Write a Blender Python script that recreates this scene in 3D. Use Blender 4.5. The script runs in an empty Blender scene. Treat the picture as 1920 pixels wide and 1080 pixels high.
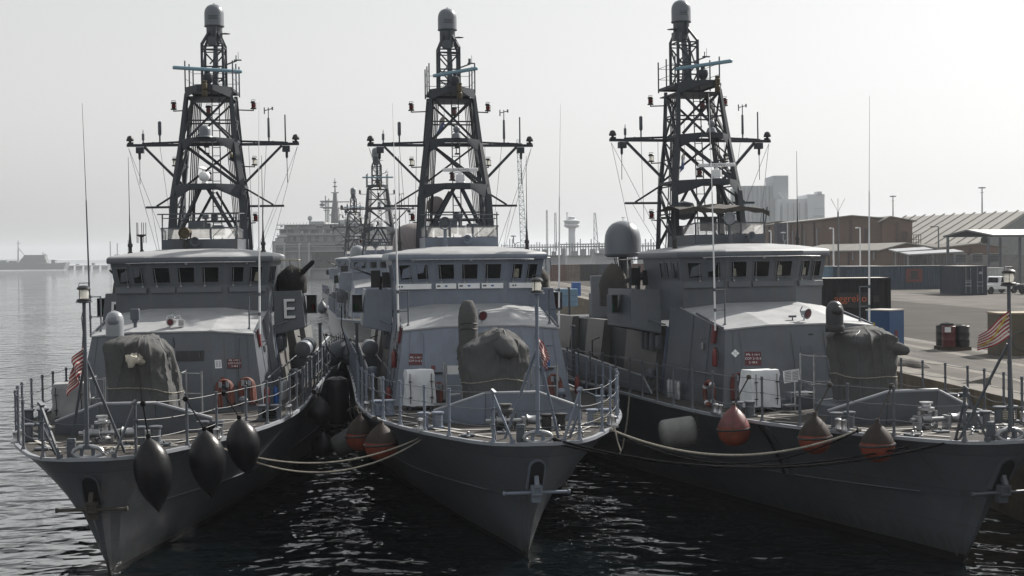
import bpy, bmesh, math, random
from math import sin, cos, pi, radians, sqrt, atan2, tan
from mathutils import Vector, Matrix, noise
random.seed(7)
scene = bpy.context.scene
col = scene.collection

# ---------------------------------------------------------------- camera
CAM_F, CAM_HOR, CAM_ROLL, CAM_H = 2597.8, 483.29, radians(-0.677), 7.651
CAM_TH = math.atan((540 - CAM_HOR) / CAM_F)
cam_d = bpy.data.cameras.new('camera')
cam_d.sensor_width = 36.0
cam_d.lens = CAM_F / 1920 * 36.0
cam_d.clip_start = 0.5
cam_d.clip_end = 30000
cam = bpy.data.objects.new('camera', cam_d)
col.objects.link(cam)
cam.matrix_world = (Matrix.Translation((0, 0, CAM_H)) @ Matrix.Rotation(pi / 2 - CAM_TH, 4, 'X')
                    @ Matrix.Rotation(CAM_ROLL, 4, 'Z'))
scene.camera = cam

# ---------------------------------------------------------------- sky, sun, exposure
SUN_AZ, SUN_EL = radians(47), radians(37)          # azimuth clockwise from +Y (towards +X)
world = bpy.data.worlds.new('World')
scene.world = world
world.use_nodes = True
wn = world.node_tree
wn.nodes.clear()
wo = wn.nodes.new('ShaderNodeOutputWorld')
wb = wn.nodes.new('ShaderNodeBackground')
sky = wn.nodes.new('ShaderNodeTexSky')
sky.sky_type = 'NISHITA'
sky.sun_disc = False
sky.sun_elevation = SUN_EL
sky.sun_rotation = SUN_AZ
sky.altitude = 0
sky.air_density = 3.0
sky.dust_density = 3.0
sky.ozone_density = 1.0
hs = wn.nodes.new('ShaderNodeHueSaturation')
hs.inputs['Saturation'].default_value = 0.12
gm = wn.nodes.new('ShaderNodeGamma')                 # thick haze evens the sky out
gm.inputs['Gamma'].default_value = 0.45
wn.links.new(sky.outputs[0], gm.inputs['Color'])
wn.links.new(gm.outputs[0], hs.inputs['Color'])
hs.inputs['Value'].default_value = 1.72
wt = wn.nodes.new('ShaderNodeMixRGB'); wt.blend_type = 'MULTIPLY'; wt.inputs['Fac'].default_value = 1.0
wt.inputs['Color2'].default_value = (0.968, 0.985, 1.01, 1)
wn.links.new(hs.outputs[0], wt.inputs['Color1'])
wn.links.new(wt.outputs[0], wb.inputs['Color'])
wb.inputs['Strength'].default_value = 0.13
wn.links.new(wb.outputs[0], wo.inputs['Surface'])
sun_d = bpy.data.lights.new('sun', 'SUN')
sun_d.energy = 5.0
sun_d.angle = radians(0.9)
sun_d.color = (1.0, 0.95, 0.88)
sun = bpy.data.objects.new('sun', sun_d)
col.objects.link(sun)
sd = Vector((sin(SUN_AZ) * cos(SUN_EL), cos(SUN_AZ) * cos(SUN_EL), sin(SUN_EL)))
sun.rotation_euler = sd.to_track_quat('Z', 'Y').to_euler()
sun.location = sd * 200
vs = scene.view_settings
vs.view_transform = 'Standard'
vs.look = 'None'
vs.exposure = 0.62
vs.gamma = 1.0
vs.use_curve_mapping = False

# ---------------------------------------------------------------- survey helpers: a bearing in the photo -> a place
def ray(px, py):
    x, y = px - 960, py - 540
    c, s = cos(CAM_ROLL), sin(CAM_ROLL)
    x, y = c * x + s * y, -s * x + c * y
    dx, dz = x / CAM_F, -y / CAM_F
    return Vector((dx, cos(CAM_TH) + dz * sin(CAM_TH), dz * cos(CAM_TH) - sin(CAM_TH)))
def atD(px, py, D):
    d = ray(px, py)
    return Vector((0, 0, CAM_H)) + d * (D / d.y)
def atZ(px, py, Z):
    d = ray(px, py)
    return Vector((0, 0, CAM_H)) + d * ((Z - CAM_H) / d.z)

# ---------------------------------------------------------------- materials
MATS = {}
def mat(name, c, rough=0.5, metal=0.0, var=0.12, vscale=1.5, bump=0.0, bscale=30.0, streak=0.0, spec=0.5,
        trans=0.0, ramp2=None, plating=False):
    if name in MATS: return MATS[name]
    m = bpy.data.materials.new(name); m.use_nodes = True
    nt = m.node_tree; b = nt.nodes['Principled BSDF']
    b.inputs['Roughness'].default_value = rough
    b.inputs['Metallic'].default_value = metal
    b.inputs['Specular IOR Level'].default_value = spec
    if trans: b.inputs['Transmission Weight'].default_value = trans
    tc = nt.nodes.new('ShaderNodeTexCoord')
    n = nt.nodes.new('ShaderNodeTexNoise')
    n.inputs['Scale'].default_value = vscale; n.inputs['Detail'].default_value = 6; n.inputs['Roughness'].default_value = 0.62
    nt.links.new(tc.outputs['Object'], n.inputs['Vector'])
    r = nt.nodes.new('ShaderNodeValToRGB')
    lo = [max(0, x * (1 - var)) for x in c]; hi = [min(1, x * (1 + var)) for x in c]
    if ramp2: lo = list(ramp2)
    r.color_ramp.elements[0].position = 0.32; r.color_ramp.elements[1].position = 0.68
    r.color_ramp.elements[0].color = (*lo, 1); r.color_ramp.elements[1].color = (*hi, 1)
    nt.links.new(n.outputs[0], r.inputs[0])
    out = r.outputs[0]
    if streak:
        mp = nt.nodes.new('ShaderNodeMapping'); mp.inputs['Scale'].default_value = (3.2, 3.2, 0.16)
        nt.links.new(tc.outputs['Object'], mp.inputs[0])
        n2 = nt.nodes.new('ShaderNodeTexNoise'); n2.inputs['Scale'].default_value = 1.6; n2.inputs['Detail'].default_value = 8
        nt.links.new(mp.outputs[0], n2.inputs['Vector'])
        r2 = nt.nodes.new('ShaderNodeValToRGB')
        r2.color_ramp.elements[0].position = 0.52; r2.color_ramp.elements[1].position = 0.78
        r2.color_ramp.elements[0].color = (0, 0, 0, 1); r2.color_ramp.elements[1].color = (streak, streak, streak, 1)
        nt.links.new(n2.outputs[0], r2.inputs[0])
        mx = nt.nodes.new('ShaderNodeMixRGB'); mx.blend_type = 'MIX'
        mx.inputs['Color2'].default_value = (0.11, 0.085, 0.06, 1)
        nt.links.new(r2.outputs[0], mx.inputs['Fac']); nt.links.new(out, mx.inputs['Color1'])
        out = mx.outputs[0]
    nt.links.new(out, b.inputs['Base Color'])
    bk = None
    if plating:                              # welded plates: faint seams and sprung panels
        sp = nt.nodes.new('ShaderNodeSeparateXYZ'); cb = nt.nodes.new('ShaderNodeCombineXYZ')
        nt.links.new(tc.outputs['Object'], sp.inputs[0]); nt.links.new(sp.outputs['Y'], cb.inputs['X']); nt.links.new(sp.outputs['Z'], cb.inputs['Y'])
        bk = nt.nodes.new('ShaderNodeTexBrick'); bk.inputs['Scale'].default_value = 1.0; bk.inputs['Brick Width'].default_value = 2.6; bk.inputs['Row Height'].default_value = .95
        bk.inputs['Mortar Size'].default_value = .012; bk.inputs['Mortar Smooth'].default_value = .6; bk.offset = .37
        bk.inputs['Color1'].default_value = (.90, .90, .90, 1); bk.inputs['Color2'].default_value = (1.12, 1.12, 1.12, 1); bk.inputs['Mortar'].default_value = (.62, .6, .57, 1)
        nt.links.new(cb.outputs[0], bk.inputs['Vector'])
        mu = nt.nodes.new('ShaderNodeMixRGB'); mu.blend_type = 'MULTIPLY'; mu.inputs['Fac'].default_value = 1
        nt.links.new(out, mu.inputs['Color1']); nt.links.new(bk.outputs['Color'], mu.inputs['Color2'])
        # weed and scum left along the waterline
        ad = nt.nodes.new('ShaderNodeMath'); ad.operation = 'MULTIPLY_ADD'; ad.inputs[1].default_value = -1.1; nt.links.new(n2.outputs[0] if streak else n.outputs[0], ad.inputs[0]); nt.links.new(sp.outputs['Z'], ad.inputs[2])
        gr = nt.nodes.new('ShaderNodeMapRange'); gr.inputs['From Min'].default_value = -.42; gr.inputs['From Max'].default_value = .10; gr.inputs['To Min'].default_value = .75; gr.inputs['To Max'].default_value = 0
        nt.links.new(ad.outputs[0], gr.inputs['Value'])
        mg = nt.nodes.new('ShaderNodeMixRGB'); mg.inputs['Color2'].default_value = (.030, .030, .022, 1); nt.links.new(gr.outputs[0], mg.inputs['Fac']); nt.links.new(mu.outputs[0], mg.inputs['Color1'])
        nt.links.new(mg.outputs[0], b.inputs['Base Color'])
    # roughness breaks up a little
    mr = nt.nodes.new('ShaderNodeMapRange'); mr.inputs['To Min'].default_value = max(0.03, rough - 0.1); mr.inputs['To Max'].default_value = min(1, rough + 0.12)
    nt.links.new(n.outputs[0], mr.inputs['Value']); nt.links.new(mr.outputs[0], b.inputs['Roughness'])
    if bump:
        n3 = nt.nodes.new('ShaderNodeTexNoise'); n3.inputs['Scale'].default_value = bscale; n3.inputs['Detail'].default_value = 4
        nt.links.new(tc.outputs['Object'], n3.inputs['Vector'])
        bp = nt.nodes.new('ShaderNodeBump'); bp.inputs['Strength'].default_value = bump; bp.inputs['Distance'].default_value = 0.05
        nt.links.new(n3.outputs[0], bp.inputs['Height']); nt.links.new(bp.outputs[0], b.inputs['Normal'])
    MATS[name] = m
    return m
def mat_pane(name, tint, opacity):
    if name in MATS: return MATS[name]
    m = bpy.data.materials.new(name); m.use_nodes = True
    nt = m.node_tree; nt.nodes.clear()
    o = nt.nodes.new('ShaderNodeOutputMaterial'); mx = nt.nodes.new('ShaderNodeMixShader')
    t = nt.nodes.new('ShaderNodeBsdfTransparent'); t.inputs[0].default_value = (*tint, 1)
    p = nt.nodes.new('ShaderNodeBsdfPrincipled'); p.inputs['Base Color'].default_value = (*[x * .5 for x in tint], 1); p.inputs['Roughness'].default_value = 0.12
    n = nt.nodes.new('ShaderNodeTexNoise'); n.inputs['Scale'].default_value = 5
    mr = nt.nodes.new('ShaderNodeMapRange'); mr.inputs['To Min'].default_value = opacity * .6; mr.inputs['To Max'].default_value = opacity * 1.4
    nt.links.new(n.outputs[0], mr.inputs['Value']); nt.links.new(mr.outputs[0], mx.inputs[0])
    tl = nt.nodes.new('ShaderNodeBsdfTranslucent'); tl.inputs[0].default_value = (.8, .8, .79, 1)
    m3 = nt.nodes.new('ShaderNodeMixShader'); m3.inputs[0].default_value = .75; nt.links.new(p.outputs[0], m3.inputs[1]); nt.links.new(tl.outputs[0], m3.inputs[2])
    nt.links.new(t.outputs[0], mx.inputs[1]); nt.links.new(m3.outputs[0], mx.inputs[2]); nt.links.new(mx.outputs[0], o.inputs[0])
    MATS[name] = m
    return m
def mat_lens(name, c):
    if name in MATS: return MATS[name]
    m = bpy.data.materials.new(name); m.use_nodes = True
    nt = m.node_tree; b = nt.nodes['Principled BSDF']
    b.inputs['Base Color'].default_value = (*c, 1); b.inputs['Roughness'].default_value = 0.25
    o = nt.nodes['Material Output']
    tl = nt.nodes.new('ShaderNodeBsdfTranslucent'); tl.inputs[0].default_value = (*c, 1)
    tr = nt.nodes.new('ShaderNodeBsdfTransparent'); tr.inputs[0].default_value = (*c, 1)
    w = nt.nodes.new('ShaderNodeTexWave'); w.bands_direction = 'Z'; w.inputs['Scale'].default_value = 12
    m1 = nt.nodes.new('ShaderNodeMixShader'); m2 = nt.nodes.new('ShaderNodeMixShader')
    m1.inputs[0].default_value = 0.45; 
    mr = nt.nodes.new('ShaderNodeMapRange'); mr.inputs['To Min'].default_value = .2; mr.inputs['To Max'].default_value = .5
    nt.links.new(w.outputs[1], mr.inputs['Value']); nt.links.new(mr.outputs[0], m2.inputs[0])
    nt.links.new(tr.outputs[0], m1.inputs[1]); nt.links.new(tl.outputs[0], m1.inputs[2])
    nt.links.new(m1.outputs[0], m2.inputs[1]); nt.links.new(b.outputs[0], m2.inputs[2]); nt.links.new(m2.outputs[0], o.inputs[0])
    MATS[name] = m
    return m

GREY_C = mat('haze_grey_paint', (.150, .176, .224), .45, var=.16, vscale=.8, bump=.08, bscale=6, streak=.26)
GREY_S = mat('darker_grey_paint', (.078, .089, .106), .45, var=.18, vscale=.8, bump=.08, bscale=6, streak=.32)  # darker grey for the left and right ships
GREY = GREY_C
MASTG = mat('mast_grey_paint', (.040, .046, .056), .55, spec=.3, var=.12)
HULL = mat('hull_grey_paint', (.082, .093, .110), .38, var=.2, vscale=.7, bump=.55, bscale=.9, streak=.5, plating=True)
DKG = mat('dark_grey_paint', (.075, .085, .10), .5, var=.15)
LTG = mat('light_grey_paint', (.24, .255, .28), .42, var=.08, streak=.2)
BLK = mat('black_rubber', (.0055, .006, .0075), .36, spec=.26, var=.5, vscale=3, bump=.10, bscale=11, streak=.10)
BLKP = mat('black_paint', (.012, .012, .014), .4)
BOOT = mat('boot_top_black', (.008, .008, .009), .6, spec=.15, var=.4, vscale=2)
DECKM = mat('non_skid_deck', (.05, .046, .043), .85, spec=.25, var=.28, vscale=1.8, bump=.5, bscale=60)
ROOFM = mat('weathered_roof_grey', (.285, .292, .302), .55, var=.14, vscale=1.6, bump=.1, bscale=22)
LINEM = mat('deck_line_paint', (.36, .35, .33), .7, var=.25, vscale=4)
ALU = mat('weathered_metal', (.30, .31, .32), .42, metal=.6, var=.25, vscale=5)
STEEL = mat('stainless_steel', (.45, .45, .46), .28, metal=.85, var=.1, vscale=6)
CANVAS = mat('grey_canvas', (.080, .081, .081), .9, var=.06, vscale=1.2, bump=.35, bscale=9, spec=.2)
CREAM = mat('cream_canvas', (.44, .41, .34), .85, var=.2, vscale=6, bump=.3, bscale=14)
BLKCAN = mat('black_canvas', (.006, .006, .007), .9, var=.3, bump=.3, bscale=8)
BRNCAN = mat('brown_canvas', (.055, .05, .045), .9, var=.3, bump=.3, bscale=8)
WHTCAN = mat('white_vinyl', (.66, .68, .70), .5, var=.07, vscale=4, bump=.3, bscale=5)
WHITE = mat('white_paint', (.72, .73, .74), .4, var=.06)
RED = mat('red_paint', (.12, .013, .014), .4, var=.18, vscale=4)
DKRED = mat('maroon_sign', (.085, .009, .016), .5, var=.12)
ORANGE = mat('faded_orange', (.13, .04, .028), .7, var=.3, vscale=5, bump=.3, bscale=20)
BUOYOR = mat('buoy_orange', (.22, .044, .022), .5, spec=.25, var=.25, vscale=3.5, ramp2=(.10, .030, .02))
BUOYGR = mat('buoy_faded', (.032, .024, .021), .65, spec=.2, var=.3, vscale=4)
GRYFEN = mat('grey_fender', (.17, .175, .165), .6, var=.22, vscale=3)
GLASS = mat('dark_window_glass', (.004, .005, .006), .08, var=.3, spec=.25)
WIRE = mat('wire_rope', (.10, .105, .11), .55, var=.2, vscale=20)
RADOME = mat('radome_grey', (.13, .145, .165), .38, var=.06, vscale=2)
RADW = mat('radome_white', (.24, .255, .275), .3, var=.06)
RADB = mat('radar_bar_blue', (.17, .29, .36), .4, var=.1)
ROPE = mat('rope_fibre', (.27, .25, .21), .9, var=.3, vscale=14)
DKROPE = mat('dark_rope', (.007, .007, .008), .9, spec=.1, var=.4, vscale=14)
BRASS = mat('weathered_brass', (.075, .06, .034), .5, metal=.3, var=.4, vscale=9)
BLUEP = mat('blue_bag', (.02, .09, .30), .5, var=.3, vscale=8)
YEL = mat('yellow_paint', (.45, .33, .06), .5)
CLEARL = mat_lens('clear_lens', (.93, .92, .87))
REDL = mat_lens('red_lens', (.22, .015, .02))
SCREEN = mat_pane('windscreen_pane', (.95, .95, .94), .5)

# ---------------------------------------------------------------- mesh builder
class MB:
    def __init__(s): s.v = []; s.f = []; s.mi = []; s.cur = 0
    def add(s, vs_, fs):
        o = len(s.v); s.v += [tuple(p) for p in vs_]
        for f in fs: s.f.append([i + o for i in f]); s.mi.append(s.cur)
        return s
    def poly(s, pts): return s.add(pts, [list(range(len(pts)))])
    def hexa(s, b, t):
        return s.add(list(b) + list(t), [[3, 2, 1, 0], [4, 5, 6, 7], [0, 1, 5, 4], [1, 2, 6, 5], [2, 3, 7, 6], [3, 0, 4, 7]])
    def box(s, c, d, rz=0.0, M=None):
        x, y, z = d[0] / 2, d[1] / 2, d[2] / 2
        P = [Vector(p) for p in ((-x, -y, -z), (x, -y, -z), (x, y, -z), (-x, y, -z), (-x, -y, z), (x, -y, z), (x, y, z), (-x, y, z))]
        R = M if M is not None else Matrix.Rotation(rz, 3, 'Z')
        P = [R @ p + Vector(c) for p in P]
        return s.hexa(P[:4], P[4:])
    def frame(s, a, b):
        a, b = Vector(a), Vector(b); d = (b - a).normalized()
        u = d.cross(Vector((0, 0, 1)))
        if u.length < 1e-3: u = d.cross(Vector((0, 1, 0)))
        u.normalize(); w = u.cross(d).normalized()
        return a, b, u, w
    def bar(s, a, b, w, h=None, w2=None, h2=None):
        h = h or w; w2 = w2 or w; h2 = h2 or h
        a, b, u, q = s.frame(a, b)
        A = [a - u * w / 2 - q * h / 2, a + u * w / 2 - q * h / 2, a + u * w / 2 + q * h / 2, a - u * w / 2 + q * h / 2]
        B = [b - u * w2 / 2 - q * h2 / 2, b + u * w2 / 2 - q * h2 / 2, b + u * w2 / 2 + q * h2 / 2, b - u * w2 / 2 + q * h2 / 2]
        return s.hexa(A, B)
    def cyl(s, a, b, r, r2=None, n=8, cap=True):
        r2 = r if r2 is None else r2
        a, b, u, q = s.frame(a, b)
        V = []
        for P, R in ((a, r), (b, r2)):
            V += [P + (u * cos(2 * pi * i / n) + q * sin(2 * pi * i / n)) * R for i in range(n)]
        F = [[i, (i + 1) % n, n + (i + 1) % n, n + i] for i in range(n)]
        if cap: F += [list(range(n - 1, -1, -1)), list(range(n, 2 * n))]
        return s.add(V, F)
    def tube(s, pts, r, n=6):
        pts = [Vector(p) for p in pts]
        V = []; F = []
        rr = r if isinstance(r, (list, tuple)) else [r] * len(pts)
        up = None
        for i, p in enumerate(pts):
            d = (pts[min(i + 1, len(pts) - 1)] - pts[max(i - 1, 0)]).normalized()
            if up is None:
                up = d.cross(Vector((0, 0, 1)))
                if up.length < 1e-3: up = d.cross(Vector((0, 1, 0)))
            up = (up - d * up.dot(d)).normalized(); q = d.cross(up)
            V += [p + (up * cos(2 * pi * k / n) + q * sin(2 * pi * k / n)) * rr[i] for k in range(n)]
        m = len(pts)
        for i in range(m - 1):
            for k in range(n): F.append([i * n + k, i * n + (k + 1) % n, (i + 1) * n + (k + 1) % n, (i + 1) * n + k])
        F += [list(range(n - 1, -1, -1)), [(m - 1) * n + k for k in range(n)]]
        return s.add(V, F)
    def lathe(s, prof, c=(0, 0, 0), n=20, axis=None, fn=None):
        """prof: (r, h) along an axis (default +z) from c"""
        c = Vector(c); ax = Vector(axis or (0, 0, 1)).normalized()
        u = ax.cross(Vector((0, 1, 0)))
        if u.length < 1e-3: u = ax.cross(Vector((1, 0, 0)))
        u.normalize(); q = ax.cross(u)
        V = []; F = []
        for j, (r, h) in enumerate(prof):
            for k in range(n):
                a = 2 * pi * k / n
                R = r * (fn(a, j / (len(prof) - 1)) if fn else 1)
                V.append(c + ax * h + (u * cos(a) + q * sin(a)) * R)
        m = len(prof)
        for j in range(m - 1):
            for k in range(n): F.append([j * n + k, j * n + (k + 1) % n, (j + 1) * n + (k + 1) % n, (j + 1) * n + k])
        F += [list(range(n - 1, -1, -1)), [(m - 1) * n + k for k in range(n)]]
        return s.add(V, F)
    def grid(s, rows):
        n = len(rows[0]); V = [p for r in rows for p in r]; F = []
        for j in range(len(rows) - 1):
            for k in range(n - 1): F.append([j * n + k, j * n + k + 1, (j + 1) * n + k + 1, (j + 1) * n + k])
        return s.add(V, F)
    def prism(s, pts, off):
        """polygon extruded by a vector"""
        off = Vector(off); n = len(pts); P = [Vector(p) for p in pts]
        V = P + [p + off for p in P]
        F = [list(range(n - 1, -1, -1)), list(range(n, 2 * n))] + [[i, (i + 1) % n, n + (i + 1) % n, n + i] for i in range(n)]
        return s.add(V, F)
    def build(s, name, m, parent=None, bevel=0.0, seg=2, fix=True, loc=None, angle=38):
        me = bpy.data.meshes.new(name)
        me.from_pydata(s.v, [], s.f)
        ms = m if isinstance(m, (list, tuple)) else [m]
        for x in ms: me.materials.append(x)
        for i, p in enumerate(me.polygons): p.material_index = s.mi[i]
        if fix:
            bm = bmesh.new(); bm.from_mesh(me); bmesh.ops.recalc_face_normals(bm, faces=bm.faces); bm.to_mesh(me); bm.free()
        me.shade_smooth(); me.set_sharp_from_angle(angle=radians(angle))
        o = bpy.data.objects.new(name, me); col.objects.link(o)
        if parent: o.parent = parent
        if loc: o.location = loc
        if bevel:
            b = o.modifiers.new('bevel', 'BEVEL'); b.width = bevel; b.segments = seg; b.limit_method = 'ANGLE'; b.angle_limit = radians(25)
        return o
def empty(name, loc=(0, 0, 0), rot=(0, 0, 0)):
    o = bpy.data.objects.new(name, None); col.objects.link(o); o.location = loc; o.rotation_euler = rot; o.empty_display_size = .5
    return o
def tag(o, label=None, cat=None, group=None, kind=None):
    if label: o['label'] = label
    if cat: o['category'] = cat
    if group: o['group'] = group
    if kind: o['kind'] = kind
    return o
def text_mb(mb, txt, origin, ux, uy, size, thick=0.004, spacing=1.0, mapper=None, align='CENTER'):
    """lettering as real geometry: laid on the plane origin + x*ux + y*uy"""
    cu = bpy.data.curves.new('lettering', 'FONT'); cu.body = txt; cu.size = size; cu.align_x = align; cu.align_y = 'CENTER'; cu.space_character = spacing
    cu.resolution_u = 3
    ob = bpy.data.objects.new('lettering', cu); col.objects.link(ob)
    dg = bpy.context.evaluated_depsgraph_get()
    me = bpy.data.meshes.new_from_object(ob.evaluated_get(dg))
    ux, uy = Vector(ux).normalized(), Vector(uy).normalized(); nz = ux.cross(uy)
    if mapper: V = [mapper(v.co.x, v.co.y) for v in me.vertices]
    else: V = [Vector(origin) + ux * v.co.x + uy * v.co.y + nz * thick for v in me.vertices]
    mb.add(V, [list(p.vertices) for p in me.polygons])
    bpy.data.objects.remove(ob); bpy.data.curves.remove(cu); bpy.data.meshes.remove(me)
    return mb
# ================================================================ the patrol ships
LEN = 46.0
def interp(tab, x):
    if x <= tab[0][0]: return tab[0][1]
    for (a, b), (c, d) in zip(tab, tab[1:]):
        if x <= c:
            t = (x - a) / (c - a); return b + (d - b) * t
    return tab[-1][1]
DECKB = [(0, .40), (.06, .58), (.25, 1.04), (.5, 1.26), (1, 1.58), (2, 2.04), (3, 2.46), (4.5, 2.98), (6, 3.4), (7.5, 3.69), (9.5, 3.87), (12, 3.95), (16, 3.88), (22, 3.8), (34, 3.75), (46, 3.5)]
WLB = [(0, .03), (2, .34), (5, .92), (9, 1.6), (14, 2.4), (18, 2.95), (24, 3.3), (46, 3.2)]
def dz(s): return interp([(0, 3.20), (4, 3.14), (12, 3.06), (46, 2.9)], s)
def deck_b(s): return interp(DECKB, s)
def hull_pt(u, t, side):
    """u along the hull from the stem, t from waterline (0) to deck (1); below 0 is under water"""
    s0 = 2.1 * (1 - t) if t >= 0 else 2.1 - 1.2 * t
    s = s0 + u * (1 - s0 / LEN)
    if t < 0:
        return Vector((side * interp(WLB, u) * (1 + .55 * t), s, t * 1.6))
    tk = interp([(0, .55), (8, .48), (20, .36), (46, .3)], u)
    lo = .30 + .10 * min(1, u / 6)
    if t <= tk: g = lo * t / tk
    else: g = (lo + .085) + (1 - lo - .085) * ((t - tk) / (1 - tk)) ** 1.25
    b = interp(WLB, u) + (deck_b(u) - interp(WLB, u)) * g
    if u < 1.2: b = min(b, .03 + (b - .03) * (t ** .8 if u < .3 else 1))
    return Vector((side * b, s, t * dz(s)))
def bil(A, B, C, D, u, v):
    return (A * (1 - u) + B * u) * (1 - v) + (D * (1 - u) + C * u) * v
def lantern(mbd, mbl, base, r=.085, h=.26):
    x, y, z = base
    mbd.lathe([(r * 1.35, 0), (r * 1.35, h * .10), (r, h * .16)], (x, y, z), 12)
    mbl.lathe([(r * .8, h * .16), (r * .95, h * .42), (r * .8, h * .66)], (x, y, z), 12)
    mbd.lathe([(r * 1.05, h * .66), (r * 1.3, h * .70), (r * 1.2, h * .80), (r * .7, h * .9), (.01, h * .92)], (x, y, z), 12)
    for a in (0, 2.1, 4.2): mbd.cyl((x + r * 1.1 * cos(a), y + r * 1.1 * sin(a), z + h * .1), (x + r * 1.1 * cos(a), y + r * 1.1 * sin(a), z + h * .72), .009, n=4)
    mbd.tube([(x - r * .9, y, z + h * .85), (x - r * .8, y, z + h * 1.05), (x + r * .8, y, z + h * 1.05), (x + r * .9, y, z + h * .85)], .01, 4)

def ship_matrix(bow, yaw, heel=0, trim=0):
    return Matrix.Translation((bow[0], bow[1], -12 * sin(trim))) @ Matrix.Rotation(-yaw, 4, 'Z') @ Matrix.Rotation(heel, 4, 'Y') @ Matrix.Rotation(trim, 4, 'X')

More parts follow.
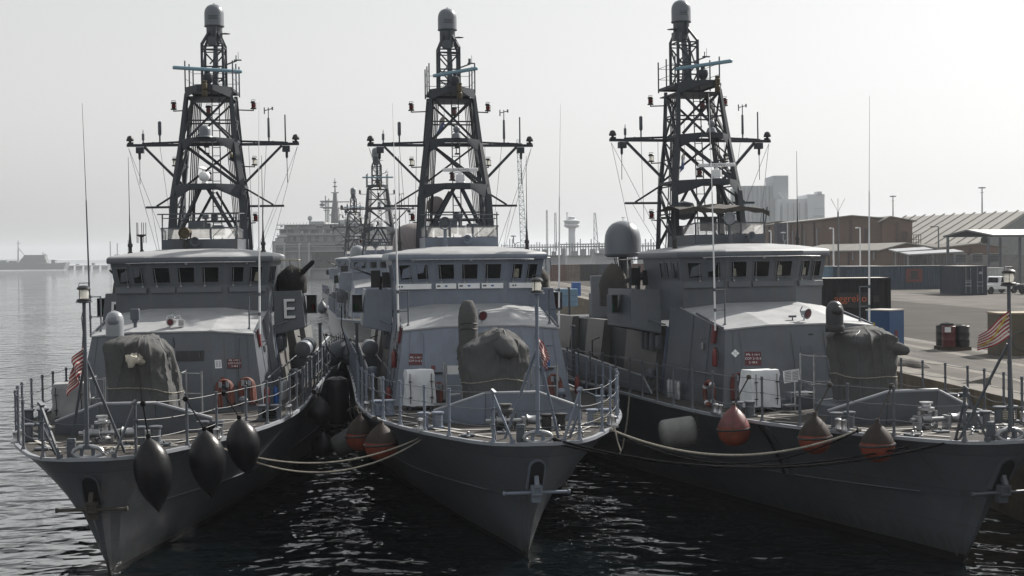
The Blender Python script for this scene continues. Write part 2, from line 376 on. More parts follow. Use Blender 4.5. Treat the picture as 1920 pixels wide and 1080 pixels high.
def build_ship(label, bow, yaw, heel=0, trim=0, v='C', full=True, group='grey patrol ships berthed side by side', hullmat=None):
    global GREY
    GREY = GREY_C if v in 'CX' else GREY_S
    root = empty('patrol_ship'); root.matrix_world = ship_matrix(bow, yaw, heel, trim)
    tag(root, label, 'patrol ship', group)
    P = root
    # ---------------- hull
    us = [0, .03, .08, .16, .28, .45, .7, 1, 1.5, 2.1, 3, 4, 5, 6.2, 7.6, 9.2, 11, 13, 16, 20, 25, 31, 38, LEN]
    m = MB()
    for side in (-1, 1):
        rows = []
        for u in us:
            tk = interp([(0, .55), (8, .48), (20, .36), (46, .3)], u)
            ts = [-.5, 0, tk * .35, tk * .7, tk - .001, tk + .004, tk + (1 - tk) * .25, tk + (1 - tk) * .5, tk + (1 - tk) * .75, .985, 1.0]
            rows.append([hull_pt(u, t, side) for t in ts])
        m.grid(rows)
        if side == -1: r0 = rows[0]; rl = rows[-1]
        else:
            m.grid([[a, b] for a, b in zip(r0, rows[0])]); m.grid([[a, b] for a, b in zip(rl, rows[-1])])
    hull = m.build('hull', hullmat or HULL, P, angle=24, fix=True)
    # boot-topping band, 3 mm proud of the plating
    m = MB()
    for side in (-1, 1):
        rows = []
        for u in us:
            rr = [hull_pt(u, t, side) for t in (-.3, -.1, 0, .055)]
            rows.append([p + Vector((side * .006, -.004, 0)) for p in rr])
        m.grid(rows)
    m.build('boot_topping', BOOT, hull)
    m = MB()
    for side in (-1, 1):
        pts = []
        for u in [1.6, 2.1, 3, 4, 5, 6.2, 7.6, 9.2, 11, 13, 16, 20, 25, 31]:
            tk = interp([(0, .55), (8, .48), (20, .36), (46, .3)], u); pts.append(hull_pt(u, tk + .004, side) + Vector((side * .004, 0, 0)))
        m.tube(pts, .022, 6)
    m.build('spray_rail', hullmat or HULL, hull)
    if v == 'R':
        for u, mm in ((6.1, DKG), (6.45, BLKP)):
            m = MB(); m.tube([hull_pt(u, t, -1) + Vector((-.02, 0, 0)) for t in (.97, .85, .7, .6, .5)], .045, 6); m.build('rubbing_strip', mm, hull)
    # ---------------- deck, gunwale and painted lines
    ds = [0, .06, .25, .5, 1, 1.5, 2, 3, 4.5, 6, 7.5, 9.5, 12, 16, 22, 30, 38, LEN - .1]
    m = MB(); m.grid([[Vector((-deck_b(s) + .015, s + .02, dz(s) - .012)), Vector((-deck_b(s) * .5, s + .02, dz(s) + .012)), Vector((0, s + .02, dz(s) + .02)), Vector((deck_b(s) * .5, s + .02, dz(s) + .012)), Vector((deck_b(s) - .015, s + .02, dz(s) - .012))] for s in ds])
    deck = m.build('deck', DECKM, P)
    m = MB()
    for side in (-1, 1):
        rows = [[Vector((side * (deck_b(s) + .012), s - .01, dz(s) - .05)), Vector((side * (deck_b(s) + .012), s - .01, dz(s) + .03)), Vector((side * (deck_b(s) - .07), s + .04, dz(s) + .034)), Vector((side * (deck_b(s) - .07), s + .04, dz(s) - .02))] for s in ds]
        m.grid(rows)
    rf = [[Vector((x, -.012, dz(0) - .05)), Vector((x, -.012, dz(0) + .03)), Vector((x, .13, dz(0) + .034)), Vector((x, .13, dz(0) - .02))] for x in (-.43, 0, .43)]
    m.grid(rf)
    m.build('gunwale', LTG if full else GREY, P)
    if full:
        m = MB()
        for (x0, y0, x1, y1) in ((-2.6, 4.6, -.9, 1.2), (2.6, 4.6, .9, 1.2), (-3.1, 6.2, -1.5, 3.2), (3.1, 6.2, 1.5, 3.2), (-3.5, 9.0, -2.5, 6.5), (3.5, 9.0, 2.5, 6.5), (-1.7, 2.1, 1.7, 2.1), (-2.2, 3.2, 2.2, 3.2), (-2.9, 5.0, -2.2, 5.0), (2.2, 5.0, 2.9, 5.0), (-3.4, 7.7, -1.8, 7.7), (1.8, 7.7, 3.4, 7.7)):
            a, b = Vector((x0, y0, dz(y0) + .034)), Vector((x1, y1, dz(y1) + .034)); d = (b - a).normalized(); q = Vector((-d.y, d.x, 0)) * .045
            m.poly([a - q, b - q, b + q, a + q])
        m.build('deck_line', LINEM, deck)
    # ---------------- anchor in its pocket
    if full:
        m = MB()
        # arched lip and dark well
        def arch(w, h0, h1, y, n=10):
            pts = [Vector((-w, y(h0), h0)), Vector((w, y(h0), h0))]
            for i in range(n + 1):
                a = pi * i / n; z = h1 + w * sin(a)
                pts.append(Vector((w * cos(a), y(z), z)))
            return pts
        yf = lambda z: 2.1 * (1 - z / 3.2) - .17
        A = arch(.205, 2.0, 2.60, yf); B = arch(.17, 2.03, 2.585, yf)
        n = len(A)
        for i in range(1, n):
            j = (i + 1) % n
            m.poly([A[i], A[j], B[j], B[i]])
            m.poly([A[i], A[j], A[j] + Vector((0, .6, 0)), A[i] + Vector((0, .6, 0))])
        m.build('anchor_pocket', GREY, hull)
        m = MB(); m.poly([p + Vector((0, .02, 0)) for p in B]); m.build('pocket_well', BLKP, hull)
        m = MB()
        m.bar((0, .62, 2.70), (0, .34, 2.12), .11, .13)
        m.box((0, .44, 2.02), (.27, .20, .24)); m.box((0, .50, 1.82), (.24, .18, .22))
        m.box((-.10, .32, 2.02), (.05, .06, .24)); m.box((.10, .32, 2.02), (.05, .06, .24)); m.box((0, .32, 1.92), (.26, .06, .05)); m.box((0, .32, 2.11), (.26, .06, .05))
        m.cyl((-.80, .42, 1.96), (.80, .42, 1.96), .042, n=8); m.lathe([(.06, -.03), (.06, .03)], (-.8, .42, 1.96), 8, (1, 0, 0)); m.lathe([(.06, -.03), (.06, .03)], (.8, .42, 1.96), 8, (1, 0, 0))
        m.build('anchor', mat('anchor_brown', (.045, .039, .032), .7, var=.4, vscale=6) if v == 'L' else GREY, P, bevel=.012)
    # ---------------- stanchions and lifelines
    line = {}
    H = 1.2
    sts = [(.34, 1.08, 1.28), (1.95, 1.98, H), (3.3, 2.49, H), (4.9, 3.02, H), (6.4, 3.40, H), (7.6, 3.63, H), (9.0, 3.76, H), (10.4, 3.83, H), (11.8, 3.89, H), (13.3, 3.87, H), (14.8, 3.84, H)] + [(16.3 + 1.5 * i, 3.76, H) for i in range(13)]
    stm = None
    tpl = {}
    for side in (-1, 1):
        tops = []
        for i, (s, p, h) in enumerate(sts):
            z = dz(s)
            if h not in tpl:
                m = MB(); m.lathe([(.085, 0), (.085, .02), (.045, .10), (.034, .16), (.034, h), (.042, h), (.042, h + .03)], (0, 0, 0), 8)
                for k in (.34, .66, .97): m.lathe([(.05, h * k - .02), (.05, h * k + .02)], (0, 0, 0), 6)
                o = m.build('stanchion', GREY, P); tpl[h] = o
            else:
                o = tpl[h].copy(); col.objects.link(o); o.parent = P
            o.location = (side * (p - .02), s, z)
            tops.append(Vector((side * (p - .02), s, z)))
        m = MB()
        for k in (.34, .66, .97):
            pts = []
            for (a, h1), (b, h2) in zip(zip(tops, [t[2] for t in sts]), zip(tops[1:], [t[2] for t in sts][1:])):
                for q in range(5 if full else 2):
                    t = q / (5 if full else 2); c = a.lerp(b, t); c.z += (h1 + (h2 - h1) * t) * k - .05 * sin(pi * t) * (1.3 - k)
                    pts.append(c)
            pts.append(tops[-1] + Vector((0, 0, sts[-1][2] * k)))
            m.tube(pts, .0085, 5)
        m.build('lifeline', WIRE if side > 0 else DKG, P)
        if full:
            m = MB()
            a = Vector((side * 1.10, .30, dz(0) + 1.30))
            m.bar(a, (side * .62, .10, dz(0) + .05), .06, .05); m.bar(a + Vector((0, .02, -.45)), (side * .92, .95, dz(1)), .05, .05)
            m.bar(a, (side * 1.02, .25, dz(0) + 1.22), .13, .06)
            m.box((side * .62, .10, dz(0) + .06), (.12, .1, .1))
            m.build('bow_frame', GREY, P)
    if full:
        m = MB()
        for k in (.34, .66):
            m.tube([(-1.1, .3, dz(0) + 1.28 * k), (-.5, .14, dz(0) + 1.28 * k - .05), (0, .1, dz(0) + 1.28 * k - .07), (.5, .14, dz(0) + 1.28 * k - .05), (1.1, .3, dz(0) + 1.28 * k)], .010, 5)
        m.build('lifeline', DKG, P)
    # ---------------- breakwater
    m = MB()
    bw = [(-2.05, 5.2, 3.46), (-.71, 4.45, 3.98), (.71, 4.45, 3.98), (2.05, 5.2, 3.46)]
    for a, b in zip(bw, bw[1:]):
        ba, bb = Vector((a[0] * 1.02, a[1] + .10, dz(4) - .02)), Vector((b[0] * 1.02, b[1] + .10, dz(4) - .02))
        A, B = Vector(a), Vector(b)
        n = (B - A).cross(Vector((0, 0, 1))).normalized() * .03
        m.hexa([ba - n, bb - n, bb + n, ba + n], [A - n, B - n, B + n, A + n])
    brk = m.build('breakwater', GREY, P)
    m = MB(); m.tube([Vector(b) + Vector((0, 0, .02)) for b in bw], .045, 8); m.build('breakwater_rail', LTG if full else GREY, brk)
    # ---------------- deckhouse
    f0, f1 = Vector((-1.38, 9.95, dz(10))), Vector((1.38, 9.95, dz(10)))
    c0, c1 = Vector((-2.82, 10.44, dz(10))), Vector((2.82, 10.44, dz(10)))
    tf0, tf1 = Vector((-1.22, 10.6, 5.53)), Vector((1.22, 10.6, 5.53))
    tc0, tc1 = Vector((-2.46, 11.05, 5.40)), Vector((2.46, 11.05, 5.40))
    bb0, bb1 = Vector((-1.20, 13.8, 6.11)), Vector((1.20, 13.8, 6.11))
    bc0, bc1 = Vector((-2.46, 14.49, 5.98)), Vector((2.46, 14.49, 5.98))
    e0, e1 = Vector((-2.84, 15.7, dz(15))), Vector((2.84, 15.7, dz(15)))
    te0, te1 = Vector((-2.46, 15.7, 6.05)), Vector((2.46, 15.7, 6.05))
    m = MB()
    m.add([f0, f1, c0, c1, tf0, tf1, tc0, tc1, e0, e1, te0, te1], [[0, 1, 5, 4], [1, 3, 7, 5], [2, 0, 4, 6], [3, 9, 11, 7], [8, 2, 6, 10], [9, 8, 10, 11]])
    house = m.build('deckhouse', GREY, P, angle=5)
    m = MB()
    up = Vector((0, 0, .012)); ov = Vector((0, -.035, -.005))
    R = [tf0, tf1, tc0, tc1, bb0, bb1, bc0, bc1]
    R = [p + up + (ov if i < 4 else Vector((0, .05, 0))) for i, p in enumerate(R)]
    R[2] += Vector((-.03, 0, 0)); R[3] += Vector((.03, 0, 0)); R[6] += Vector((-.012, .3, 0)); R[7] += Vector((.012, .3, 0))
    lo = [p - Vector((0, 0, .045)) for p in R]
    m.add(R + lo, [[0, 1, 5, 4], [1, 3, 7, 5], [2, 0, 4, 6], [0, 8, 9, 1], [1, 9, 11, 3], [2, 10, 8, 0], [3, 11, 15, 7], [6, 14, 10, 2]])
    m.build('deckhouse_roof', ROOFM, house, angle=4)
    # ---------------- bridge
    s_b0, s_b1 = Vector((-1.23, 13.84, 6.86)), Vector((1.23, 13.84, 6.86))
    s_c0, s_c1 = Vector((-2.50, 14.50, 6.84)), Vector((2.50, 14.50, 6.84))
    r_b0, r_b1 = Vector((-1.30, 13.68, 7.66)), Vector((1.30, 13.68, 7.66))
    r_c0, r_c1 = Vector((-2.63, 14.42, 7.64)), Vector((2.63, 14.42, 7.64))
    a0, a1 = Vector((-2.46, 18.0, 5.9)), Vector((2.46, 18.0, 5.9))
    sa0, sa1 = Vector((-2.50, 18.0, 6.84)), Vector((2.50, 18.0, 6.84))
    ra0, ra1 = Vector((-2.63, 18.0, 7.66)), Vector((2.63, 18.0, 7.66))
    dn = Vector((0, 0, -.25))
    m = MB()
    V = [bb0 + dn, bb1 + dn, bc0 + dn, bc1 + dn, a0, a1, s_b0, s_b1, s_c0, s_c1, sa0, sa1, r_b0, r_b1, r_c0, r_c1, ra0, ra1]
    m.add(V, [[0, 1, 7, 6], [1, 3, 9, 7], [2, 0, 6, 8], [3, 5, 11, 9], [4, 2, 8, 10], [6, 7, 13, 12], [7, 9, 15, 13], [8, 6, 12, 14], [9, 11, 17, 15], [10, 8, 14, 16], [5, 4, 10, 11], [11, 10, 16, 17]])
    bridge = m.build('bridge', GREY, P, angle=5)
    # roof: rounded fascia and a crowned top
    ring = [Vector((-1.36, 13.58, 0)), Vector((1.36, 13.58, 0)), Vector((2.72, 14.36, 0)), Vector((2.76, 15.2, 0)), Vector((2.74, 18.1, 0)), Vector((-2.74, 18.1, 0)), Vector((-2.76, 15.2, 0)), Vector((-2.72, 14.36, 0))]
    cen = Vector((0, 16.6, 0))
    lv = [(.975, 7.60), (1.0, 7.605), (1.004, 7.66), (1.004, 7.74), (.998, 7.785), (.986, 7.82), (.966, 7.845), (.94, 7.862), (.70, 7.975), (.42, 8.055), (.1, 8.075)]
    m = MB(); rows = []
    for k, z in lv: rows.append([cen + (p - cen) * k + Vector((0, 0, z)) for p in ring + [ring[0]]])
    m.grid(rows[:5]); m.poly(rows[0][:-1]); m.cur = 1; m.grid(rows[4:]); m.poly(rows[-1][:-1])
    m.build('bridge_roof', [GREY, ROOFM], bridge, angle=24)
    # windows
    def window(parent, A, B, C, D, u0, u1, v0, v1, wiper=True, light_patch=None):
        nrm = (B - A).cross(D - A).normalized()
        q = [bil(A, B, C, D, u, w) for u, w in ((u0, v0), (u1, v0), (u1, v1), (u0, v1))]
        cc = sum(q, Vector()) / 4
        if nrm.y > 0 and abs(nrm.y) > .3: nrm = -nrm
        if abs(nrm.y) <= .3 and nrm.x * cc.x < 0: nrm = -nrm
        o = [cc + (p - cc) * 1.17 for p in q]
        m = MB()
        for i in range(4):
            j = (i + 1) % 4
            m.hexa([o[i], o[j], q[j], q[i]], [o[i] + nrm * .022, o[j] + nrm * .022, q[j] + nrm * .03, q[i] + nrm * .03])
        w = m.build('window', GREY, parent)
        m = MB(); m.poly([p + nrm * .006 for p in q]); g = m.build('pane', GLASS, w)
        if light_patch:  # pale patch painted for the bright far-side window seen through the glass
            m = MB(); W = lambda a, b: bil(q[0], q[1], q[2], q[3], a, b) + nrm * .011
            m.poly([W(light_patch[0], .04), W(light_patch[1], .04), W(light_patch[1] - .05, light_patch[2]), W((light_patch[0] + light_patch[1]) / 2, light_patch[2] + .08), W(light_patch[0] + .04, light_patch[2])]); m.build('window_light_patch', mat('pale_window_light', (.20, .19, .15), .8, var=.35, vscale=9), w)
        if wiper:
            m = MB(); a = bil(A, B, C, D, u0 + (u1 - u0) * .14, v0 - .14) + nrm * .05; b = bil(A, B, C, D, u0 + (u1 - u0) * .10, v1 - .03) + nrm * .045
            m.cyl(a, b, .010, n=5); m.box(a, (.06, .05, .05)); m.build('wiper', ALU, w)
        return w
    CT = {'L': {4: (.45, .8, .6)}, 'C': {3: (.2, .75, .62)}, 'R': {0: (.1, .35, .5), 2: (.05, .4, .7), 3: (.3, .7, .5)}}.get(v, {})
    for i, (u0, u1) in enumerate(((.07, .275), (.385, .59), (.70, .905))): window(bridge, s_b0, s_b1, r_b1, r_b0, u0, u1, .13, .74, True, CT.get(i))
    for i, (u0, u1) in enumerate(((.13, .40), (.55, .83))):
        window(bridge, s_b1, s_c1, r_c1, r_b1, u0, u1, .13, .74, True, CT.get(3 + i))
        window(bridge, s_b0, s_c0, r_c0, r_b0, u0, u1, .13, .74)
    for y0, y1 in ((.07, .17), (.24, .35), (.42, .53)):
        window(bridge, s_c1, sa1, ra1, r_c1, y0, y1, .13, .74, False)
        window(bridge, s_c0, sa0, ra0, r_c0, y0, y1, .13, .74, False)
    # shutter boxes folded below the windows
    SH = WHITE if v == 'C' else GREY
    for A, B, n, spans in ((s_b0, s_b1, Vector((0, -1, 0)), ((.02, .30), (.325, .625), (.65, .95)) if v == 'C' else ((.02, .34), (.36, .95))), (s_b1, s_c1, Vector((.46, -.89, 0)), ((.06, .96),)), (s_c0, s_b0, Vector((-.46, -.89, 0)), ((.04, .94),))):
        for u0, u1 in spans:
            a, b = A.lerp(B, u0), A.lerp(B, u1)
            m = MB(); z0 = Vector((0, 0, -.235)); z1 = Vector((0, 0, -.055))
            m.hexa([a + z0, b + z0, b + z0 + n * .09, a + z0 + n * .09], [a + z1, b + z1, b + z1 + n * .07, a + z1 + n * .07])
            sb = m.build('window_shutter', SH, bridge, bevel=.008)
            if v == 'C':
                m = MB(); d = (b - a).normalized()
                for t in (.10, .18): 
                    c = a.lerp(b, t) + n * .086 + Vector((0, 0, -.14)); m.box(c, (.05, .012, .05), atan2(d.y, d.x))
                m.build('latch', BLKP, sb)
                if u1 - u0 < .5:
                    m = MB(); c = a.lerp(b, .5) + n * .084 + Vector((0, 0, -.14)); m.box(c, (.09, .01, .05)); m.build('sticker', BLUEP, sb)
    m = MB()
    m.tube([(-2.0, 13.92, 7.60), (-1.3, 13.50, 7.615), (1.3, 13.50, 7.615), (2.2, 14.02, 7.60)], .013, 5)
    m.build('fascia_rail', STEEL if full else GREY, bridge)
    # ---------------- bridge wings
    for side in (-1, 1):
        A, B = Vector((side * 2.46, 16.70, 6.55)), Vector((side * 3.40, 17.02, 6.55))
        C, D = Vector((side * 3.52, 16.80, 5.24)), Vector((side * 2.50, 16.50, 5.02))
        af = Vector((0, 2.5, 0)); th = Vector((0, .06, 0)); tx = Vector((-side * .06, 0, 0))
        m = MB()
        m.hexa([D, C, C + th, D + th], [A, B, B + th, A + th])
        m.hexa([C, C + af, C + af + tx, C + tx], [B, B + af, B + af + tx, B + tx])
        m.hexa([D + af, C + af, C + af + th, D + af + th], [A + af, B + af, B + af + th, A + af + th])
        m.hexa([D, C, C + af, D + af], [D + Vector((0, 0, .08)), C + Vector((0, 0, .08)), C + af + Vector((0, 0, .08)), D + af + Vector((0, 0, .08))])
        w = m.build('bridge_wing', GREY, P, bevel=.012)
        # side-light screen, open towards the bow
        m = MB()
        x0, x1, y0, z0, z1 = side * 3.47, side * 3.86, 17.75, 5.72, 6.36
        t = .025
        xa, xb = min(x0, x1), max(x0, x1)
        m.box(((xa + xb) / 2, y0 + .28, z1), (xb - xa, .56, t)); m.box(((xa + xb) / 2, y0 + .28, z0), (xb - xa, .56, t))
        m.box((x1, y0 + .28, (z0 + z1) / 2), (t, .56, z1 - z0)); m.box(((xa + xb) / 2, y0 + .55, (z0 + z1) / 2), (xb - xa, t, z1 - z0))
        ls = m.build('sidelight_screen', GREY, w)
        m = MB(); m.box(((xa + xb) / 2, y0 + .50, (z0 + z1) / 2), (xb - xa - .05, .05, z1 - z0 - .05)); m.build('screen_lining', BLKP, ls)
        m = MB(); m.lathe([(.05, 0), (.07, .05), (.07, .2), (.04, .26)], ((xa + xb) / 2 + side * .06, y0 + .34, z0 + .06), 10); m.build('sidelight', REDL if side > 0 else mat_lens('green_lens', (.02, .2, .08)), ls)
        m = MB(); m.tube([(side * 2.44, 16.3, 5.36), (side * 2.56, 16.1, 5.36), (side * 2.92, 16.35, 5.5), (side * 2.92, 16.62, 5.5)], .03, 6); m.build('grab_rail', GREY, w)
        if v == 'L':
            m = MB(); nx = (B - A).normalized(); nz = (A - D).normalized()
            o = (A + B + C + D) / 4 + Vector((side * .02, 0, .05))
            if side < 0: nx = -nx
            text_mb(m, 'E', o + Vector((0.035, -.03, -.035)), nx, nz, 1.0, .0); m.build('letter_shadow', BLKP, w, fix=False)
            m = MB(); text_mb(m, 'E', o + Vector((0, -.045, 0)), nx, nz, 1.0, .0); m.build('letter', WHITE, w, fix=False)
    # ---------------- superstructure aft of the bridge
    m = MB()
    m.hexa([Vector((-2.35, 15.8, 3)), Vector((2.35, 15.8, 3)), Vector((2.35, 31, 2.95)), Vector((-2.35, 31, 2.95))], [Vector((-2.2, 15.8, 5.2)), Vector((2.2, 15.8, 5.2)), Vector((2.2, 31, 5.2)), Vector((-2.2, 31, 5.2))])
    aft = m.build('aft_house', mat('recess_shade_grey', (.032, .036, .042), .6, var=.2), P)  # shade of the side recesses put into this dark grey
    if full:
        for side in (-1, 1):
            for (y0, y1) in ((16.65, 19.9), (22.8, 24.8), (27.1, 30.2)):
                m = MB()
                m.hexa([Vector((side * 2.36, y0, 3.02)), Vector((side * 2.82, y0, 3.02)), Vector((side * 2.82, y1, 3.0)), Vector((side * 2.36, y1, 3.0))], [Vector((side * 2.2, y0 + .1, 5.28)), Vector((side * 2.48, y0 + .1, 5.28)), Vector((side * 2.48, y1 + .25, 5.28)), Vector((side * 2.2, y1 + .25, 5.28))])
                m.build('side_panel', mat('weathered_side_paint', (.105, .104, .102), .5, var=.2, vscale=1.3, streak=.45), aft)
            m = MB()
            b = deck_b(20) - .42
            pts = [(15.2, 3.1), (16.1, 3.62), (25, 3.98), (31, 4.1), (31, 3.0)]
            m.prism([Vector((side * (b - (.1 if y > 16 else .1)), y, z)) for y, z in pts], (side * .05, 0, 0))
            m.build('bulwark', GREY, P)
            m = MB(); m.tube([(side * (b - .07), y, z + .02) for y, z in pts[:4]], .035, 6); m.build('bulwark_rail', ALU, P)
            # boxes, vents and gear along the side deck
            m = MB()
            for y, hh in ((16.9, .62), (17.4, .62), (17.8, .62), (16.3, .45)):
                m = MB(); m.box((side * 2.68, y, 4.75), (.16, .28, hh)); m.box((side * 2.77, y, 4.75), (.03, .2, hh * .8)); m.build('junction_box', DKG, aft, bevel=.015)
            m = MB(); m.tube([(side * 2.75, 22.95, 3.8), (side * 2.98, 22.95, 3.9), (side * 2.98, 22.95, 4.5), (side * 2.68, 22.95, 4.6)], .03, 6); m.build('grab_rail', BLKP, aft)
            m = MB(); m.tube([(side * 2.88, 11.0, 4.02), (side * 2.86, 15.5, 4.06)], .022, 6)
            m.tube([(side * 2.90, 16.1, 4.02), (side * 2.92, 19.8, 4.06)], .022, 6); m.build('hand_rail', DKG, P)
            m = MB(); m.lathe([(.05, 0), (.05, .5), (.16, .55), (.2, .7), (.16, .84), (.02, .88)], (side * 3.25, 15.6, 3.05), 12); m.build('mushroom_vent', GREY, P)
            m = MB()
            for i in range(4): m.lathe([(.09, 0), (.09, .55), (.05, .6)], (side * (3.02 + .03 * (i % 2)), 13.6 + .26 * i, 3.06), 8)
            m.build('gas_bottle', ALU, P)
            # side door edge and seams on the house side
            m = MB()
            m.hexa([Vector((side * 2.80, 15.6, 3.1)), Vector((side * 2.86, 15.6, 3.1)), Vector((side * 2.86, 15.85, 3.1)), Vector((side * 2.80, 15.85, 3.1))], [Vector((side * 2.50, 15.6, 5.3)), Vector((side * 2.56, 15.6, 5.3)), Vector((side * 2.56, 15.85, 5.3)), Vector((side * 2.50, 15.85, 5.3))])
            m.build('wall_edge', mat('dark_blue_edge', (.03, .045, .085), .5), house)
            m = MB()
            for y in (12.2, 13.6):
                t = (y - 11.05) / 3.44; zt = 5.38 + .55 * t
                m.bar((side * 2.826, y - .2, 3.3), (side * 2.47, y, zt), .022, .02)
            m.build('panel_seam', DKG, house)
            m = MB(); m.lathe([(.05, 0), (.06, .12), (.05, .2), (.02, .22)], (side * 2.63, 12.5, 4.72), 8); m.tube([(side * 2.55, 12.5, 5.05), (side * 2.7, 12.5, 5.08), (side * 2.66, 12.5, 4.94)], .025, 5); m.build('deck_light', ALU, house)
            m = MB(); m.hexa([Vector((side * 2.50, 11.62, 4.95)), Vector((side * 2.62, 11.62, 4.95)), Vector((side * 2.62, 11.86, 4.95)), Vector((side * 2.50, 11.86, 4.95))], [Vector((side * 2.46, 11.62, 5.5)), Vector((side * 2.56, 11.62, 5.5)), Vector((side * 2.56, 11.86, 5.5)), Vector((side * 2.46, 11.86, 5.5))]); m.build('antenna_box', RED, house, bevel=.01)
            # liferaft canisters further aft
            for y in ({('L', 1): (20.6, 22.4), ('C', -1): (20.6,)}.get((v, side), ())):
                m = MB(); m.lathe([(.02, -.02), (.2, 0), (.3, .06), (.31, .5), (.325, .52), (.325, .58), (.31, .6), (.31, 1.0), (.3, 1.08), (.2, 1.14), (.02, 1.16)], (side * 3.12, y - .55, 4.25), 18, (0, 1, 0)); 
                o = m.build('liferaft_canister', RADOME, P)
                m = MB(); m.box((side * 3.12, y, 3.5), (.5, .9, .9)); m.build('raft_cradle', DKG, o)
    # ---------------- flying bridge
    m = MB()
    Z0, Z1 = 7.98, 8.40
    for a, b in (((-1.27, 16.37), (1.27, 16.37)), ((1.27, 16.37), (1.36, 18.7)), ((-1.27, 16.37), (-1.36, 18.7))):
        m.bar((a[0], a[1], (Z0 + Z1) / 2), (b[0], b[1], (Z0 + Z1) / 2), .06, Z1 - Z0)
    fb = m.build('flying_bridge', GREY, P)
    m = MB()
    posts = [-1.27, -.42, .40, 1.27]
    for x in posts: m.box((x, 16.37, 8.595), (.05, .05, .39))
    m.box((0, 16.37, 8.795), (2.6, .06, .04))
    for x in (-1.3, 1.3):
        m.bar((x, 16.37, 8.79), (x * 1.04, 17.4, 8.70), .04); m.box((x * 1.04, 17.4, 8.55), (.04, .04, .34))
    for x in (-1.27, 1.27): m.box((x, 16.42, 9.05), (.035, .035, .5))
    m.build('windscreen_frame', DKG, fb)
    for x0, x1 in zip(posts, posts[1:]):
        m = MB(); m.poly([(x0 + .02, 16.37, 8.42), (x1 - .02, 16.37, 8.42), (x1 - .02, 16.37, 8.775), (x0 + .02, 16.37, 8.775)]); m.build('windscreen', SCREEN, fb)
    for x in (-1.31, 1.31):
        m = MB(); m.poly([(x, 16.42, 8.42), (x * 1.03, 17.38, 8.42), (x * 1.03, 17.38, 8.68), (x, 16.42, 8.77)]); m.build('windscreen', SCREEN, fb)
    if v == 'R':
        m = MB(); rows = []
        for j in range(5):
            y = 16.2 + j * .6
            rows.append([Vector((-1.9 + 3.3 * i / 12, y, 9.32 + .05 * sin(i * .9 + j) + .07 * (1 - ((i - 6) / 6) ** 2) + (.06 if j == 2 else 0) - (.0 if j else .07 + .02 * sin(i * 2.2)))) for i in range(13)])
        m.grid(rows); m.grid([[p - Vector((0, 0, .02)) for p in r] for r in rows])
        m.grid([[p for p in rows[0]], [p - Vector((0, -.01, .16 + .03 * sin(i * 2.7))) for i, p in enumerate(rows[0])]])
        m.build('awning', BRNCAN, fb)
        m = MB(); m.cyl((1.32, 16.38, 8.8), (1.36, 16.3, 9.34), .022, n=6); m.cyl((1.3, 18.5, 8.4), (1.36, 18.5, 9.34), .022, n=6); m.build('awning_pole', DKG, fb)
    else:
        m = MB()
        z = 9.20 if v == 'C' else 9.28
        m.tube([(-1.45, 16.5, z), (1.35, 16.5, z)], .025, 6); m.tube([(-1.3, 16.5, z - .14), (1.3, 16.5, z - .14)], .018, 6)
        m.cyl((-1.27, 16.42, 8.8), (-1.27, 16.5, z), .02, n=6); m.cyl((1.27, 16.42, 8.8), (1.27, 16.5, z), .02, n=6)
        for x in (-1.3, 1.3): m.cyl((x, 16.5, z), (x, 18.3, z + .05), .018, n=6)
        m.build('awning_frame', DKG, fb)
    # searchlight, horn and roof fittings
    sx = {'L': -.42, 'C': -.63, 'R': -.18}.get(v, -.5); sz = {'L': 8.62, 'C': 8.92, 'R': 8.95}.get(v, 8.8)
    m = MB(); m.lathe([(.09, 8.02 - sz), (.09, 8.3 - sz), (.06, 8.32 - sz), (.06, -.24)], (sx, 16.0, sz), 12); m.tube([(sx - .2, 16.0, sz), (sx - .17, 16.0, sz - .2), (sx, 16.0, sz - .26), (sx + .17, 16.0, sz - .2), (sx + .2, 16.0, sz)], .025, 6)
    sl = m.build('searchlight_mount', GREY if v != 'L' else BLKP, P)
    m = MB(); m.lathe([(.08, .36), (.15, .30), (.18, .1), (.19, -.12), (.2, -.14), (.2, -.17), (.17, -.17), (.15, -.10)], (sx, 16.0, sz), 18, (.12 if v != 'R' else .35, 1, .04)); m.build('searchlight', {'L': BRASS, 'C': DKG, 'R': LTG}.get(v, DKG), sl)
    hx = {'L': -.1, 'C': .15, 'R': .62}.get(v, .1)
    m = MB(); m.lathe([(.03, .5), (.04, .25), (.07, .12), (.13, .03), (.16, 0), (.15, -.005), (.10, .04), (.04, .12)], (hx, 15.95, 8.32), 16, (-.1, 1, .02)); m.cyl((hx, 16.2, 8.0), (hx, 16.2, 8.34), .03, n=6); m.build('horn', GREY, P)
    m = MB(); m.lathe([(.11, 0), (.11, .26), (.09, .30), (.02, .31)], (hx - .05, 16.75, 8.48), 12); m.cyl((hx - .05, 16.75, 8.02), (hx - .05, 16.75, 8.5), .03, n=6); m.build('compass_binnacle', LTG if v == 'R' else GREY, fb)
    # figures of kit on the flying bridge: chair and consoles
    m = MB(); m.box((-.3, 17.6, 8.8), (.5, .4, .5)); m.box((.5, 17.4, 8.72), (.4, .3, .36)); m.cyl((.05, 17.5, 8.5), (.05, 17.5, 9.15), .05, n=8); m.box((.05, 17.45, 9.2), (.22, .12, .16)); m.build('console', DKG, fb, bevel=.02)
    build_mast(P, v, full)
    if full: build_fittings(root, v)
    return root
def lerp3(a, b, t): return tuple(x + (y - x) * t for x, y in zip(a, b))
